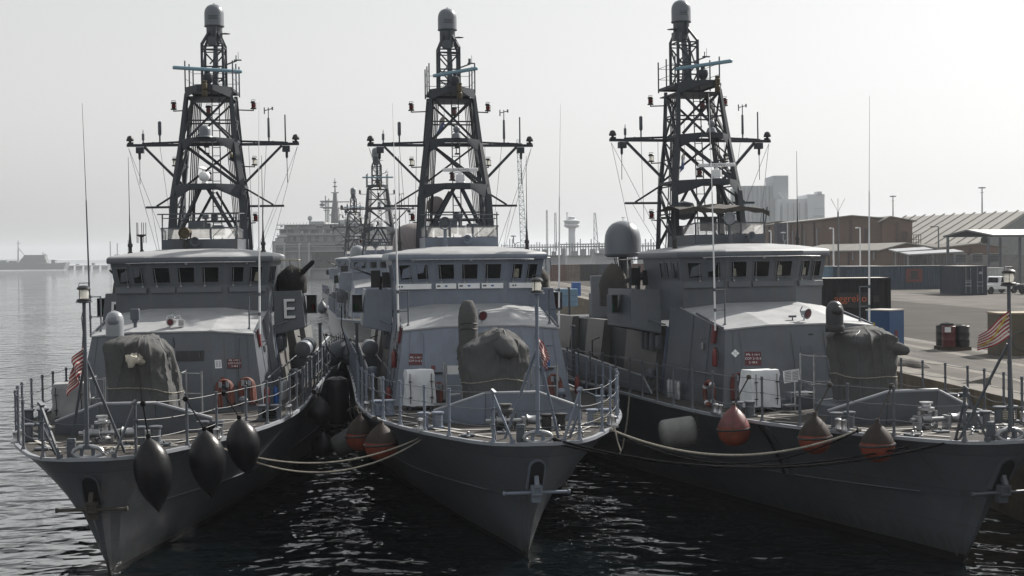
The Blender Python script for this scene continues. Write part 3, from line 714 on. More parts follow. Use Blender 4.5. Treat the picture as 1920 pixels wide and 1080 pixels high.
def build_mast(P, v, full):
    fl = [(1.30, 18.18, 7.9), (1.215, 18.45, 10.0), (.955, 18.74, 11.95), (.79, 19.05, 13.75)]
    rl = [(1.27, 20.15, 7.7), (1.18, 20.12, 10.0), (.96, 20.1, 11.95), (.80, 20.35, 13.75)]
    mast = empty('mast'); mast.parent = P
    def sg(p, s): return Vector((p[0] * s, p[1], p[2]))
    for sd in (-1, 1):
        for leg, w0, w1 in ((fl, .27, .13), (rl, .21, .11)):
            m = MB()
            for i in range(3):
                k0, k1 = w0 + (w1 - w0) * i / 3, w0 + (w1 - w0) * (i + 1) / 3
                m.bar(sg(leg[i], sd), sg(leg[i + 1], sd), k0, k0 * .8, k1, k1 * .8)
            m.build('mast_leg', MASTG, mast)
    def gusset(z, front, fy, ox, oy, ry, d0, d1, name):
        m = MB()
        t = .03
        # front plate, two deep angled side plates, side stringers, thin floor
        m.box((0, fy, z - d0 / 2), (front * 2, t, d0))
        for s in (-1, 1):
            a, b = Vector((s * front, fy, z)), Vector((s * ox, oy, z))
            n = Vector((s * t * .7, t * .7, 0))
            m.hexa([a - Vector((0, 0, d0)), b - Vector((0, 0, d1)), b - Vector((0, 0, d1)) + n, a - Vector((0, 0, d0)) + n], [a, b, b + n, a + n])
            m.bar((s * ox, oy, z - .05), (s * ox, ry, z - .05), .05, .10)
        m.bar((-ox, ry, z - .05), (ox, ry, z - .05), .05, .10)
        m.prism([(-front, fy, z - .03), (front, fy, z - .03), (ox, oy, z - .03), (ox, oy + .35, z - .03), (-ox, oy + .35, z - .03), (-ox, oy, z - .03)], (0, 0, .025))
        return m.build(name, MASTG, mast)
    gusset(10.38, .44, 17.39, 1.21, 18.42, 20.12, .20, .56, 'mast_platform')
    gusset(12.05, .42, 17.90, .97, 18.70, 20.1, .17, .50, 'mast_platform')
    top = gusset(13.96, .28, 18.2, .82, 19.0, 20.95, .20, .40, 'mast_platform')
    m = MB(); m.prism([(-.82, 19.0, 13.6), (.82, 19.0, 13.6), (.82, 20.95, 13.6), (-.82, 20.95, 13.6)], (0, 0, .04)); m.prism([(-.8, 19.0, 13.92), (.8, 19.0, 13.92), (.82, 21.0, 13.92), (-.82, 21.0, 13.92)], (0, 0, .04)); m.build('platform_floor', DKG, mast)
    # lattice bracing
    m = MB()
    for s in (-1, 1):
        m.bar((s * .14, 17.55, 10.2), (s * 1.22, 18.25, 8.15), .12, .10)
        m.bar((s * .05, 20.1, 10.2), (s * 1.22, 20.13, 8.1), .09)
        m.bar((s * 1.2, 18.5, 8.2), (s * 1.18, 20.1, 10.0), .09); m.bar((s * 1.19, 18.45, 10.1), (s * .97, 20.1, 11.8), .09)
        m.bar((s * .95, 18.8, 11.95), (s * .80, 20.3, 13.6), .08); m.bar((s * .80, 19.1, 13.5), (s * .95, 20.1, 12.0), .06)
        m.bar((s * .95, 18.75, 11.9), (s * 1.18, 20.1, 10.2), .05)
        m.bar((-s * .74, 18.8, 12.1), (s * .72, 19.02, 13.6), .085)
        m.bar((-s * .9, 20.1, 12.0), (s * .8, 20.3, 13.6), .07)
    m.bar((-.86, 18.62, 11.85), (1.12, 18.5, 10.35), .13, .11); m.bar((-.62, 20.1, 11.9), (1.12, 20.1, 10.4), .10); m.bar((.9, 20.1, 11.9), (-1.12, 20.1, 10.4), .07)
    m.bar((-1.2, 18.35, 9.35), (1.2, 18.35, 9.35), .05); m.bar((-1.2, 20.12, 9.1), (1.2, 20.12, 9.1), .08)
    m.bar((-.88, 18.9, 12.75), (.88, 18.9, 12.75), .05); m.bar((-.88, 20.2, 12.75), (.88, 20.2, 12.75), .05)
    for s in (-1, 1):
        for (z0, z1) in ((8.1, 9.2), (9.2, 10.2), (10.5, 11.2), (11.2, 11.9), (12.1, 12.8), (12.8, 13.6)):
            def lx(z, leg):
                for a, b in zip(leg, leg[1:]):
                    if z <= b[2]: t = (z - a[2]) / (b[2] - a[2]); return (s * (a[0] + (b[0] - a[0]) * t), a[1] + (b[1] - a[1]) * t, z)
                return (s * leg[-1][0], leg[-1][1], z)
            m.bar(lx(z0, fl), lx(z1, rl), .045); m.bar(lx(z1, fl), lx(z1, rl), .045)
    m.build('mast_brace', MASTG, mast)
    # ladder and cable runs
    m = MB()
    for x in (.02, .34): m.cyl((x, 19.35, 8.2), (x * .8, 19.7, 13.9), .022, n=5)
    if full:
        for i in range(18): z = 8.4 + i * .31; m.cyl((.02, 19.36 + (z - 8.2) * .06, z), (.32, 19.36 + (z - 8.2) * .06, z), .013, n=4)
    m.build('ladder', DKG, mast)
    m = MB()
    for k in range(5):
        x = -1.02 + .06 * k
        m.tube([(x, 20.0 - .05 * k, 7.9), (x + .08 + .03 * sin(k), 19.9, 9.6), (x + .2, 19.9 + .04 * k, 11.4), (x + .34, 20.1, 13.5)], .022, 5)
        m.tube([(-x + .06, 19.2 + .05 * k, 7.9), (-x - .02, 19.2 + .03 * sin(k * 2), 9.7), (-x - .16, 19.3, 11.5), (-x - .28, 19.5, 13.5)], .018, 5)
    m.build('cable_run', BLKP, mast)
    # upper tower and its dome
    m = MB()
    for sx in (-1, 1):
        for y in (20.12, 20.9):
            m.bar((sx * .39, y, 13.95), (sx * .385, y, 15.70), .085)
            m.bar((sx * .385, y, 15.68), (sx * .13, 20.86 if y > 20.5 else 20.62, 16.3), .085)
        m.bar((sx * .39, 20.12, 15.6), (sx * .39, 20.9, 15.6), .05); m.bar((sx * .39, 20.12, 14.5), (sx * .39, 20.9, 15.5), .045); m.bar((sx * .39, 20.9, 14.0), (sx * .39, 20.12, 14.5), .045)
        m.bar((sx * .39, 20.12, 15.5), (-sx * .1, 20.12, 14.95), .045); m.bar((sx * .39, 20.12, 14.85), (-sx * .3, 20.12, 14.05), .045); m.bar((sx * .39, 20.9, 15.5), (-sx * .39, 20.9, 14.6), .045); m.bar((sx * .39, 20.9, 14.6), (-sx * .39, 20.9, 14.0), .04)
    for z in (15.62, 15.50, 14.86, 14.42):
        m.bar((-.39, 20.12, z), (.39, 20.12, z - (.06 if z == 15.5 else 0)), .05); m.bar((-.39, 20.9, z), (.39, 20.9, z), .04)
    m.build('mast_tower', MASTG, mast)
    m = MB(); m.bar((.03, 20.5, 13.95), (.06, 20.5, 15.0), .26, .2, .2, .18); m.bar((.06, 20.5, 15.0), (.05, 20.7, 15.95), .19, .18, .14, .14); m.build('cable_trunk', DKG, mast)
    m = MB(); m.lathe([(.1, 15.72), (.24, 15.80), (.25, 15.98), (.30, 16.05), (.30, 16.42), (.375, 16.43), (.375, 16.47)], (0, 20.75, 0), 20); m.box((-.05 if v != 'R' else -.28, 20.5, 15.86), (.30, .3, .3)); m.box((.1, 20.42, 16.2), (.06, .1, .4))
    fx = {'L': 1, 'C': 1, 'R': -1}.get(v, 1)
    m.lathe([(.01, 0), (.2, .02), (.01, .06)], (fx * .42, 20.6, 16.12), 10)
    m.build('dome_pedestal', DKG, mast)
    m = MB(); m.lathe([(.37, 16.47), (.365, 16.50), (.365, 16.92), (.35, 17.02), (.31, 17.12), (.24, 17.20), (.13, 17.255), (.02, 17.275)], (0, 20.75, 0), 24); m.cyl((0, 20.75, 17.26), (0, 20.75, 17.31), .025, n=6)
    d = m.build('top_dome', RADOME, mast)
    m = MB()
    for z in (16.68, 16.74, 16.80): 
        m.tube([(.368 * sin(a) + 0, 20.75 - .368 * cos(a), z) for a in [(-.5 + .1 * i) for i in range(11)]], .008, 4)
    m.build('stencil_mark', BLKP, d)
    # scanner
    a = {'L': radians(33), 'C': radians(-50), 'R': radians(-47)}.get(v, radians(12))
    yaw = {'L': radians(-3.4), 'C': radians(-8.36), 'R': radians(-14)}.get(v, radians(-16))
    a = a + yaw * 1.0
    px = {'L': -.02, 'C': .1, 'R': .18}.get(v, 0)
    m = MB(); m.lathe([(.14, 13.96), (.10, 14.1), (.16, 14.16), (.19, 14.3), (.17, 14.42), (.08, 14.46), (.07, 14.56)], (px, 19.1, 0), 14); sc_ = m.build('scanner_motor', MASTG, mast)
    m = MB(); R = Matrix.Rotation(a, 3, 'Z'); m.box((px, 19.1, 14.61), (2.62, .15, .125), M=R); m.build('scanner_bar', RADB, sc_, bevel=.035, seg=3)
    m = MB()
    bx = {'L': .0, 'C': .16, 'R': .33}.get(v, .1)
    m.lathe([(.08, 0), (.1, .04), (.1, .22), (.075, .25), (.1, .28), (.1, .48), (.075, .5), (.09, .53), (.09, .58), (.03, .6)], (bx, 18.12, 13.5), 12); m.build('signal_light', BRASS, mast)
    m = MB()
    for sx in (-1, 1):
        for y in (19.2, 20.1, 20.95): m.cyl((sx * .86, y, 13.8), (sx * .86, y, 14.95), .027, n=5)
        for z in (14.3, 14.7): m.tube([(sx * .86, 19.2, z), (sx * .86, 20.95, z)], .01, 4)
    for z in (14.3, 14.7): m.tube([(-.86, 20.95, z), (.86, 20.95, z)], .01, 4)
    m.build('platform_rail', DKG, mast)
    m = MB(); m.bar((.39, 20.5, 14.95), (.85, 20.5, 15.12), .05); m.cyl((.82, 20.5, 15.12), (.82, 20.5, 15.32), .05 if v == 'C' else .02, n=8); m.box((.88, 20.5, 15.14), (.28, .1, .04)); m.cyl((.9, 20.5, 15.16), (.9, 20.5, 15.45), .009, n=4); m.build('mast_bracket', DKG, mast)
    # yards
    m = MB()
    m.bar((-3.16, 19.9, 11.94), (3.16, 19.9, 11.94), .10, .10); 
    for s in (-1, 1):
        m.bar((s * .9, 19.9, 12.06), (s * 2.6, 19.9, 12.0), .06, .07)
        m.bar((s * 2.52, 19.9, 11.88), (s * 1.12, 19.7, 10.45), .10, .09)
        m.box((s * 2.68, 19.9, 11.76), (.27, .24, .22)); m.lathe([(.02, -.26), (.05, -.2), (.05, 0)], (s * 2.70, 19.9, 11.66), 8); m.cyl((s * 2.70, 19.9, 11.45), (s * 2.71, 19.9, 10.5), .013, n=4)
        for x in (1.5, 1.9, 2.2, 2.95): m.box((s * x, 19.9, 12.02), (.06, .06, .08))
    m.build('yard', MASTG, mast)
    for s in (-1, 1):
        m = MB(); m.bar((s * 2.55, 20.06, 9.65), (s * 1.1, 20.06, 9.65), .08)
        m.bar((s * 2.15, 20.06, 9.69), (s * 1.15, 20.0, 10.3), .065); m.build('lower_yard', MASTG, mast)
    # lights on the yard arms and the mast
    for s in (-1, 1):
        m = MB(); m.lathe([(.10, 0), (.11, .03), (.05, .05), (.05, .09), (.13, .10), (.14, .13), (.12, .2), (.09, .27), (.03, .30)], (s * 3.04, 19.9, 12.0), 12); m.build('yardarm_light', BLKP, mast)
        for z, L, zz in ((11.12, CLEARL, .30), (13.22, REDL, .30)):
            w = .955 if z < 12 else .85
            m = MB(); ml = MB(); lantern(m, ml, (s * 1.47, 20.17, z + .05), .085, .33)
            m.bar((s * w, 20.12, z + .02), (s * 1.47, 20.17, z), .04); m.cyl((s * 1.47, 20.17, z - .02), (s * 1.47, 20.17, z + .08), .02, n=5)
            o = m.build('mast_light', BLKP, mast); ml.build('lens', L, o)
    s = 1 if v == 'L' else -1
    m = MB(); ml = MB(); lantern(m, ml, (s * 1.46, 20.24, 9.08), .085, .33); m.bar((s * 1.15, 20.2, 9.0), (s * 1.46, 20.24, 9.04), .04); o = m.build('mast_light', BLKP, mast); ml.build('lens', REDL, o)
    m = MB(); ml = MB(); lantern(m, ml, (.05, 18.0, 11.45), .08, .36); m.cyl((.05, 18.0, 11.8), (.05, 18.0, 12.0), .02, n=5); o = m.build('mast_light', BLKP, mast)
    m = MB(); ml = MB(); lantern(m, ml, (.02, 18.8, 12.95), .09, .36); lantern(m, ml, (-.05, 19.0, 10.55), .09, .36); m.build('mast_light', BLKP, mast); ml.build('lens', DKRED, mast)
    # antennas on the yard
    for nm, pr, x in (('stub_antenna', [(.03, 0), (.03, .28), (.065, .34), (.065, .78), (.04, .82)], -1.95), ('stub_antenna', [(.025, 0), (.025, .12), (.05, .13), (.05, .36), (.02, .38), (.01, .52)], -2.56), ('stub_antenna', [(.03, 0), (.03, .18), (.05, .2), (.045, .9), (.03, .92)], 2.05), ('stub_antenna', [(.1, 0), (.1, .02), (.03, .03), (.028, 1.02), (.02, 1.03)], 2.66)):
        m = MB(); m.lathe(pr, (x, 19.9, 12.0), 8); m.build(nm, DKG, mast)
    m = MB(); m.cyl((2.05, 19.9, 12.9), (2.05, 19.9, 13.3), .018, n=5); m.bar((1.9, 19.9, 13.18), (2.2, 19.9, 13.26), .03); m.prism([(1.88, 19.9, 13.06), (1.92, 19.9, 13.06), (1.92, 19.9, 13.3), (1.88, 19.9, 13.3)], (0, .012, 0)); m.cyl((2.2, 19.9, 13.2), (2.2, 19.9, 13.32), .03, n=6); m.build('wind_vane', DKG, mast)
    # domes and small radars on the platforms
    m = MB()
    if v == 'L': m.lathe([(.3, 0), (.28, .04), (.2, .06), (.21, .26), (.18, .36), (.10, .42), (.01, .44)], (0, 17.98, 12.05), 16)
    else: m.lathe([(.2, 0), (.14, .16), (.06, .2), (.08, .22), (.125, .30), (.125, .36), (.08, .43), (.01, .45)], (.02, 17.98, 12.05), 16)
    m.build('platform_dome', RADOME, mast)
    if v == 'L':
        m = MB(); m.lathe([(.12, 0), (.08, .06), (.16, .12), (.2, .2), (.2, .3), (.14, .38), (.05, .4)], (.02, 17.6, 10.4), 14); m.lathe([(.02, -.03), (.15, 0), (.16, .04), (.02, .08)], (-.06, 17.6, 10.92), 14, (.3, -.3, 1)); m.cyl((0, 17.6, 10.78), (-.04, 17.6, 10.94), .04, n=6); m.build('small_radar', WHITE, mast)
    else:
        ang = {'C': radians(-8.4), 'R': radians(-14 - 14)}.get(v, 0)
        cx = .12 if v == 'C' else .1
        R = Matrix.Rotation(ang, 3, 'Z')
        m = MB(); m.box((cx, 17.75, 10.58), (.32, .3, .26), M=R); m.lathe([(.2, 0), (.16, .06)], (cx, 17.75, 10.4), 10); m.lathe([(.1, 0), (.06, .1)], (cx, 17.75, 10.7), 10); r_ = m.build('small_radar', WHITE, mast, bevel=.03)
        m = MB(); m.box((cx, 17.75, 10.88), (1.30, .10, .125), M=R); m.build('radar_bar', WHITE, r_, bevel=.03, seg=3)
        if full:
            m = MB(); ux = R @ Vector((1, 0, 0)); o = Vector((cx, 17.75, 10.882)) + R @ Vector((.02, -.054, 0)); text_mb(m, 'FURUNO', o, ux, (0, 0, 1), .125, 0, 1.25); m.build('lettering', BLKP, r_, fix=False)
    # dark equipment seen through the lattice
    m = MB()
    if v == 'R': m.lathe([(.02, 0), (.3, .06), (.42, .2), (.44, .4), (.36, .62), (.02, .7)], (-.45, 19.6, 9.0), 14); m.box((-.7, 19.8, 8.4), (.5, .4, .8))
    else: m.box((-.35, 19.4, 8.75), (.55, .4, .55)); m.box((.1, 19.2, 9.2), (.22, .3, .3))
    m.build('equipment_box', DKG, mast, bevel=.03)
    # rigging
    for s in (-1, 1):
        m = MB()
        for (x, z, x2, y2, z2) in ((3.1, 11.85, 1.75, 18.0, 7.95), (3.1, 11.85, 1.9, 21, 8.0), (1.95, 11.88, 1.7, 20.4, 9.0), (2.3, 9.6, 1.8, 18.6, 8.0), (1.3, 11.88, 1.45, 19.5, 8.1)):
            m.cyl((s * x, 19.9, z), (s * x2, y2, z2), .0085, n=4)
        m.build('rigging', DKG, mast)

def tarp(name, c, d, m_, parent, peak=(0, 0), seed=0, n=18, taper=.45):
    """a canvas cover draped over a gun: crumpled rings closing to a ridge"""
    m = MB(); rows = []
    lv = [0, .12, .3, .5, .68, .82, .92, .98, 1.0]
    for t in lv:
        k = 1 if t < .35 else max(.05, 1 - ((t - .35) / .65) ** 2.6) ** .7
        r = []
        for i in range(n + 1):
            a = 2 * pi * (i % n) / n
            ca, sa = cos(a), sin(a)
            e = (abs(ca) ** 3 + abs(sa) ** 3) ** (-1 / 3)
            fold = 1 + .045 * sin(5 * a + 2.5 * t + seed) * (1 - t * .4) + .03 * sin(11 * a + seed * 2 - 4 * t)
            p = Vector((c[0] + peak[0] * t + ca * e * d[0] / 2 * k * fold, c[1] + peak[1] * t + sa * e * d[1] / 2 * k * fold, c[2] + d[2] * t))
            q = noise.noise_vector(p * 1.7 + Vector((seed, 0, 0))) * .09 * min(d) + noise.noise_vector(p * 4.5 + Vector((0, seed, 0))) * .035 * min(d)
            r.append(p + q * (0.3 if t == 0 else 1))
        r[-1] = r[0]
        rows.append(r)
    m.grid(rows); m.poly(rows[-1][:-1])
    return m.build(name, m_, parent, angle=50)
def machine_gun(P, x, y, z, dirx=-.9, diry=-.3):
    m = MB(); d = Vector((dirx, diry, .35)).normalized(); o = Vector((x, y, z))
    m.cyl((x, y, z - .5), o, .06, n=8); m.bar(o - d * .55, o + d * .25, .12, .14); m.cyl(o + d * .2, o + d * 1.1, .028, n=6); m.cyl(o + d * .25, o + d * .6, .04, n=6)
    m.box(o + Vector((.12, .1, -.05)), (.25, .18, .2)); m.bar(o - d * .5, o - d * .62 + Vector((0, 0, -.12)), .05)
    g = m.build('machine_gun', BLKP, P)
    m = MB(); m.box((x - .18, y - .22, z - .02), (.34, .02, .62)); m.box((x + .22, y - .26, z - .06), (.34, .02, .55)); m.build('gun_shield', BLKP, g, bevel=.008)

def facet_pt(side, p, z, out=.012):
    """a point on the front of the deckhouse: side 0 middle, -1 or 1 the angled wings"""
    v = (z - 3.08) / (5.47 - 3.08)
    if side == 0:
        return Vector((p, 9.95 + .65 * v - out, z)), Vector((1, 0, 0)), Vector((0, .26, 1)).normalized()
    l, r = 1.38 - .16 * v, 2.82 - .36 * v
    u = (abs(p) - l) / (r - l)
    A = Vector((side * l, 9.95 + .65 * v, z)); B = Vector((side * r, 10.44 + .61 * v, z))
    ux = (B - A).normalized(); 
    q = A.lerp(B, u); uz = Vector((-side * .1, .26, 1)).normalized(); n = ux.cross(uz)
    if n.y > 0: n = -n
    if side < 0: ux = -ux
    return q + n.normalized() * out, ux, uz
def plate(name, side, p, z, w, h, m_, parent, th=.02):
    c, ux, uz = facet_pt(side, p, z, .004)
    n = ux.cross(uz).normalized()
    if n.y > 0: n = -n
    m = MB(); q = [c - ux * w / 2 - uz * h / 2, c + ux * w / 2 - uz * h / 2, c + ux * w / 2 + uz * h / 2, c - ux * w / 2 + uz * h / 2]
    m.hexa(q, [a + n * th for a in q]); o = m.build(name, m_, parent)
    return o, c + n * (th + .004), ux, uz
def lettered(side, p, z, w, h, m_, parent, lines, size, ink=None):
    o, c, ux, uz = plate('sign_plate', side, p, z, w, h, m_, parent)
    m = MB()
    for i, t in enumerate(lines): text_mb(m, t, c + uz * (((len(lines) - 1) / 2 - i) * size * 1.25), ux, uz, size, 0)
    m.build('lettering', ink or WHITE, o, fix=False)
def paper(side, p, z, w, h, parent):
    o, c, ux, uz = plate('notice', side, p, z, w, h, WHITE, parent, .008)
    m = MB()
    for i in range(6):
        for j in (-1, 1):
            a = c + uz * (h * (.34 - .13 * i)) + ux * (j * w * .22); m.poly([a - ux * w * .17 - uz * .007, a + ux * w * .17 - uz * .007, a + ux * w * .17 + uz * .007, a - ux * w * .17 + uz * .007])
    m.build('printed_lines', GREY, o, fix=False)

def build_fittings(P, v):
    # jackstaff with its lantern
    m = MB(); zt = 6.80
    m.cyl((0, .14, 3.42), (0, .14, zt), .05, .042, n=10)
    for z in (4.4, 5.0, 5.6): m.lathe([(.055, 0), (.055, .05)], (0, .14, z), 10)
    m.cyl((-.02, .17, 5.45), (-.66, 1.15, 3.2), .036, n=8); m.cyl((.02, .17, 5.45), (.66, 1.0, 3.2), .036, n=8)
    m.box((0, .14, 3.46), (.16, .14, .10)); m.box((-.13, .16, 3.3), (.08, .08, .3)); m.box((.13, .16, 3.3), (.08, .08, .3))
    m.lathe([(.08, 0), (.19, .02), (.19, .04), (.06, .05)], (0, .14, zt - .02), 14)
    m.tube([(.0, .12, zt - .1), (-.05, .10, zt - .35), (-.03, .11, zt - .7), (-.06, .12, zt - 1.1)], .012, 5)
    js = m.build('jackstaff', DKG if v != 'C' else GREY, P)
    m = MB(); ml = MB(); lantern(m, ml, (0, .14, zt + .02), .125, .40); o = m.build('anchor_light', BLKP, js); ml.build('lens', CLEARL, o)
    # bullnose, post, small foredeck gear
    m = MB(); m.tube([(.33 * cos(a) , .16, 3.34 + .13 * sin(a)) for a in [2 * pi * i / 16 for i in range(17)]], .055, 8); m.build('bullnose', ALU, P)
    m = MB(); m.box((-.40, .30, 3.42), (.20, .10, .46)); m.cyl((-.40, .24, 3.58), (-.40, .36, 3.58), .05, n=8); m.build('deck_post', DKG, P, bevel=.02)
    m = MB(); m.lathe([(.20, 0), (.20, .1), (.13, .16), (.12, .38), (.15, .42), (.21, .48), (.21, .54), (.12, .56), (.11, .62), (.17, .64), (.17, .68), (.02, .69)], (-.35, 3.2, 3.16), 18)
    for s in (-1, 1): m.bar((-.35 + s * .24, 3.15, 3.16), (-.35 + s * .24, 3.15, 3.62), .07); 
    m.build('capstan', STEEL if v != 'C' else CANVAS, P)
    m = MB(); m.cyl((-.9, 3.0, 3.42), (1.05, 3.0, 3.42), .055, n=8)
    for x in (-.72, .1, .62): m.box((x, 3.0, 3.33), (.09, .3, .36))
    m.lathe([(.16, 0), (.12, .06), (.12, .26), (.16, .32)], (.18, 3.0, 3.42), 12, (1, 0, 0)); m.lathe([(.13, 0), (.10, .05), (.10, .2), (.13, .25)], (-.62, 3.0, 3.42), 12, (1, 0, 0))
    m.box((.9, 2.9, 3.32), (.3, .4, .3)); m.build('windlass', ALU, P)
    m = MB()
    for i in range(22): m.lathe([(.02, -.05), (.035, 0), (.02, .05)], (.3 + .01 * sin(i), 2.75 - .105 * i, 3.21 + .01 * (i % 2)), 6, (.3 if i % 2 else -.3, 1, .3 * (-1) ** i))
    m.build('anchor_chain', DKG, P)
    for x, y in ((-2.25, 4.0), (2.25, 3.7), (.85, 2.75), (3.3, 7.6), (-3.3, 7.8)):
        m = MB(); m.box((x, y, dz(y) + .03), (.7, .3, .05))
        for d in (-.19, .19): m.lathe([(.13, 0), (.13, .34), (.17, .36), (.17, .40), (.12, .41)], (x + d, y + .1 * d, dz(y) + .04), 14)
        m.build('bitt', BLKP if (x == .85 and v == 'C') else GREY, P)
        if x > 0 and abs(x) > 1:
            m = MB(); 
            for k in range(4): m.tube([(x - .19 + (.19 + .02) * cos(a) + .19, y + .22 * sin(a), dz(y) + .12 + .06 * k) for a in [2 * pi * i / 14 for i in range(15)]], .033, 6)
            m.build('rope_turns', ROPE if v != 'L' else DKROPE, P)
    for x, y in ((-2.55, 3.5), (2.5, 3.15), (-3.75, 8.6), (3.75, 8.6)):
        m = MB(); z = dz(y)
        m.box((x, y, z + .05), (.22, .5, .06)); 
        for d in (-.17, .17): m.lathe([(.085, 0), (.07, .05), (.07, .17), (.09, .22), (.04, .25)], (x, y + d, z + .08), 10)
        m.build('roller_chock', STEEL, P)
    random.seed({'L': 3, 'C': 5, 'R': 9}[v])
    for i in range(7):
        x, y = random.uniform(-1.6, 1.6), random.uniform(.9, 2.6)
        m = MB(); m.lathe([(.05, 0), (.05, .03), (.02, .04), (.02, .10), (.035, .12), (.01, .14)], (x, y, 3.2), 7); m.build('deck_fitting', ALU, P)
    for i in range(4): x = -1.5 + i * .95; m = MB(); m.box((x, 1.9 + .3 * (i % 2), 3.215), (.34, .26, .05)); m.lathe([(.03, 0), (.03, .05), (.01, .06)], (x, 1.9 + .3 * (i % 2), 3.24), 6); m.build('hatch', DKG, P, bevel=.01)
    m = MB(); m.tube([(.5 + .45 * cos(a) * (1 - .02 * i), 1.5 + .3 * sin(a) * (1 - .02 * i), 3.22 + .01 * (i % 3)) for i, a in enumerate([.5 * k for k in range(34)])], .022, 5)
    m.build('rope_coil', ROPE, P)
    # ------------- the covered bow gun
    m = MB(); m.lathe([(1.25, 3.0), (1.25, 3.42), (1.15, 3.46), (.6, 3.47)], (0, 7.3, 0), 24); m.build('gun_base', GREY, P)
    gc = {'L': (-.12, 7.3), 'C': (-.1, 7.3), 'R': (.12, 7.3)}[v]
    n = 240; rows = []
    rf = random.Random({'L': 5, 'C': 8, 'R': 12}[v]); FOLDS = [(rf.uniform(0, 2 * pi), rf.uniform(-.5, .5), rf.uniform(.04, .13), rf.uniform(.02, .09)) for _ in range(26)]
    m = MB(); NL = 34
    sd = {'L': 1.3, 'C': 4.1, 'R': 7.7}[v]
    rid = lambda p, f: (1 - abs(noise.noise(p * f + Vector((sd, 2 * sd, 0))))) ** 5
    ZT = {'L': [(-1.2, 5.50), (-.4, 5.60), (.15, 5.62), (.5, 5.50), (.8, 5.18), (1.1, 4.75)], 'C': [(-1.2, 5.12), (-.6, 5.28), (0, 5.56), (.25, 5.58), (.6, 5.42), (1.0, 5.10)], 'R': [(-1.1, 5.42), (-.6, 5.50), (.2, 5.56), (.7, 5.44), (1.2, 5.20)]}[v]
    XR = {'L': [(0, 1.04), (.5, .92), (1, .72)], 'C': [(0, .76), (.45, .86), (.75, .94), (1, .88)], 'R': [(0, .70), (1, .74)]}[v]
    XL = {'L': [(0, .92), (1, .95)], 'C': [(0, .84), (.5, .92), (1, .92)], 'R': [(0, .60), (1, .70)]}[v]
    NW = 22
    for j in range(NL):
        wall = j < NW
        t = j / (NW - 1) if wall else 1.0
        h = 0 if wall else (j - NW + 1) / (NL - NW)              # across the top, shoulder to centre
        k = 1.0 if wall else max(.03, cos(h * pi / 2) ** .8 if h < .999 else .03)
        r = []
        for i in range(n):
            a = 2 * pi * i / n; ca, sa = cos(a), sin(a)
            e = (abs(ca) ** 4.5 + abs(sa) ** 4.5) ** (-1 / 4.5)
            hw = interp(XR if ca > 0 else XL, t)
            x = gc[0] + ca * e * hw * k; y = gc[1] + sa * e * (1.04 - .10 * t) * k
            zt = interp(ZT, x - gc[0]) - .10 * max(0, abs(y - gc[1]) - .5)
            zs = zt - .20
            z = 3.42 + (zs - 3.42) * t if wall else zs + .20 * sin(h * pi / 2) ** .7
            p = Vector((x, y, z))
            out = Vector((ca, sa, 0)) if wall else Vector((ca * (1 - h), sa * (1 - h), .3 + h)).normalized()
            drape = 0
            for a0, sl, am, wd in FOLDS:
                d = (a - a0 - sl * (1 - t) + pi) % (2 * pi) - pi
                drape += am * math.exp(-abs(d) / wd) * ((.2 + .8 * t ** .7) if wall else (1 - h) ** 1.5)
            p += out * (drape - .05 + .07 * rid(p, .9) * (.3 + .7 * t) + .05 * rid(p, 2.2) * (.3 + .7 * t))
            p += noise.noise_vector(p * .8 + Vector((sd, 0, 0))) * .07
            r.append(p)
        r.append(r[0]); rows.append(r)
    m.grid(rows); m.poly(rows[-1][:-1])
    gun = m.build('gun_cover', CANVAS, P, angle=40)
    for ci in (int(n * .80), int(n * .62), int(n * .93)):
        m = MB(); m.tube([rows[j][ci] + Vector((0, -.004, 0)) for j in range(0, NL - 3)], .009, 5); m.build('seam', DKG, gun)
    m = MB(); m.tube([q + (q - Vector((gc[0], gc[1], q.z))).normalized() * .012 for q in rows[9]], .014, 5); m.build('lashing', ROPE, gun)
    for ci in range(int(n * .52), int(n * .98), 9):
        m = MB(); q = rows[12][ci]; d = (q - Vector((gc[0], gc[1], q.z))).normalized(); m.lathe([(.012, -.004), (.022, 0), (.022, .008), (.012, .012)], q, 8, d); m.build('eyelet', BRASS, gun) if ci % 2 else None
    wr = lambda q: (lambda a, t: 1 + .06 * sin(5 * a + q + 6 * t) + .03 * sin(9 * a - 7 * t))
    if v == 'L':
        m = MB(); m.lathe([(.24, .15), (.19, 0), (.13, -.12), (.16, -.2), (.12, -.26), (.18, -.36), (.13, -.42), (.04, -.44)], (-.12, 6.36, 5.02), 18, (.25, 1, .05), lambda a, t: 1 + .22 * sin(3 * a + 5 * t) + .12 * sin(7 * a - 9 * t)); m.build('muzzle_cover', CREAM, gun, angle=60)
        m = MB(); m.tube([(-.12, 6.25, 4.75), (-.04, 6.2, 4.4), (.0, 6.2, 4.0), (.0, 6.2, 3.6)], .016, 5); m.build('seam', BLKP, gun)
        m = MB(); m.lathe([(.25, 5.62), (.25, 6.03), (.235, 6.15), (.18, 6.25), (.1, 6.30), (.01, 6.315)], (-.90, 7.2, 0), 22); d = m.build('sensor_turret', RADW, P)
        m = MB(); m.lathe([(.02, 0), (.12, .03), (.18, .1), (.205, .2)], (-.90, 6.93, 6.03), 16, (0, 1, 0)); m.build('sensor_ball', RADOME, d)
    elif v == 'C':
        m = MB(); m.lathe([(.42, .25), (.36, 0), (.30, -.3), (.27, -.5), (.17, -.58), (.13, -.8), (.05, -.86)], (.06, 6.62, 5.16), 16, (-.28, 1, .22), wr(2)); m.build('muzzle_cover', CANVAS, gun, angle=60)
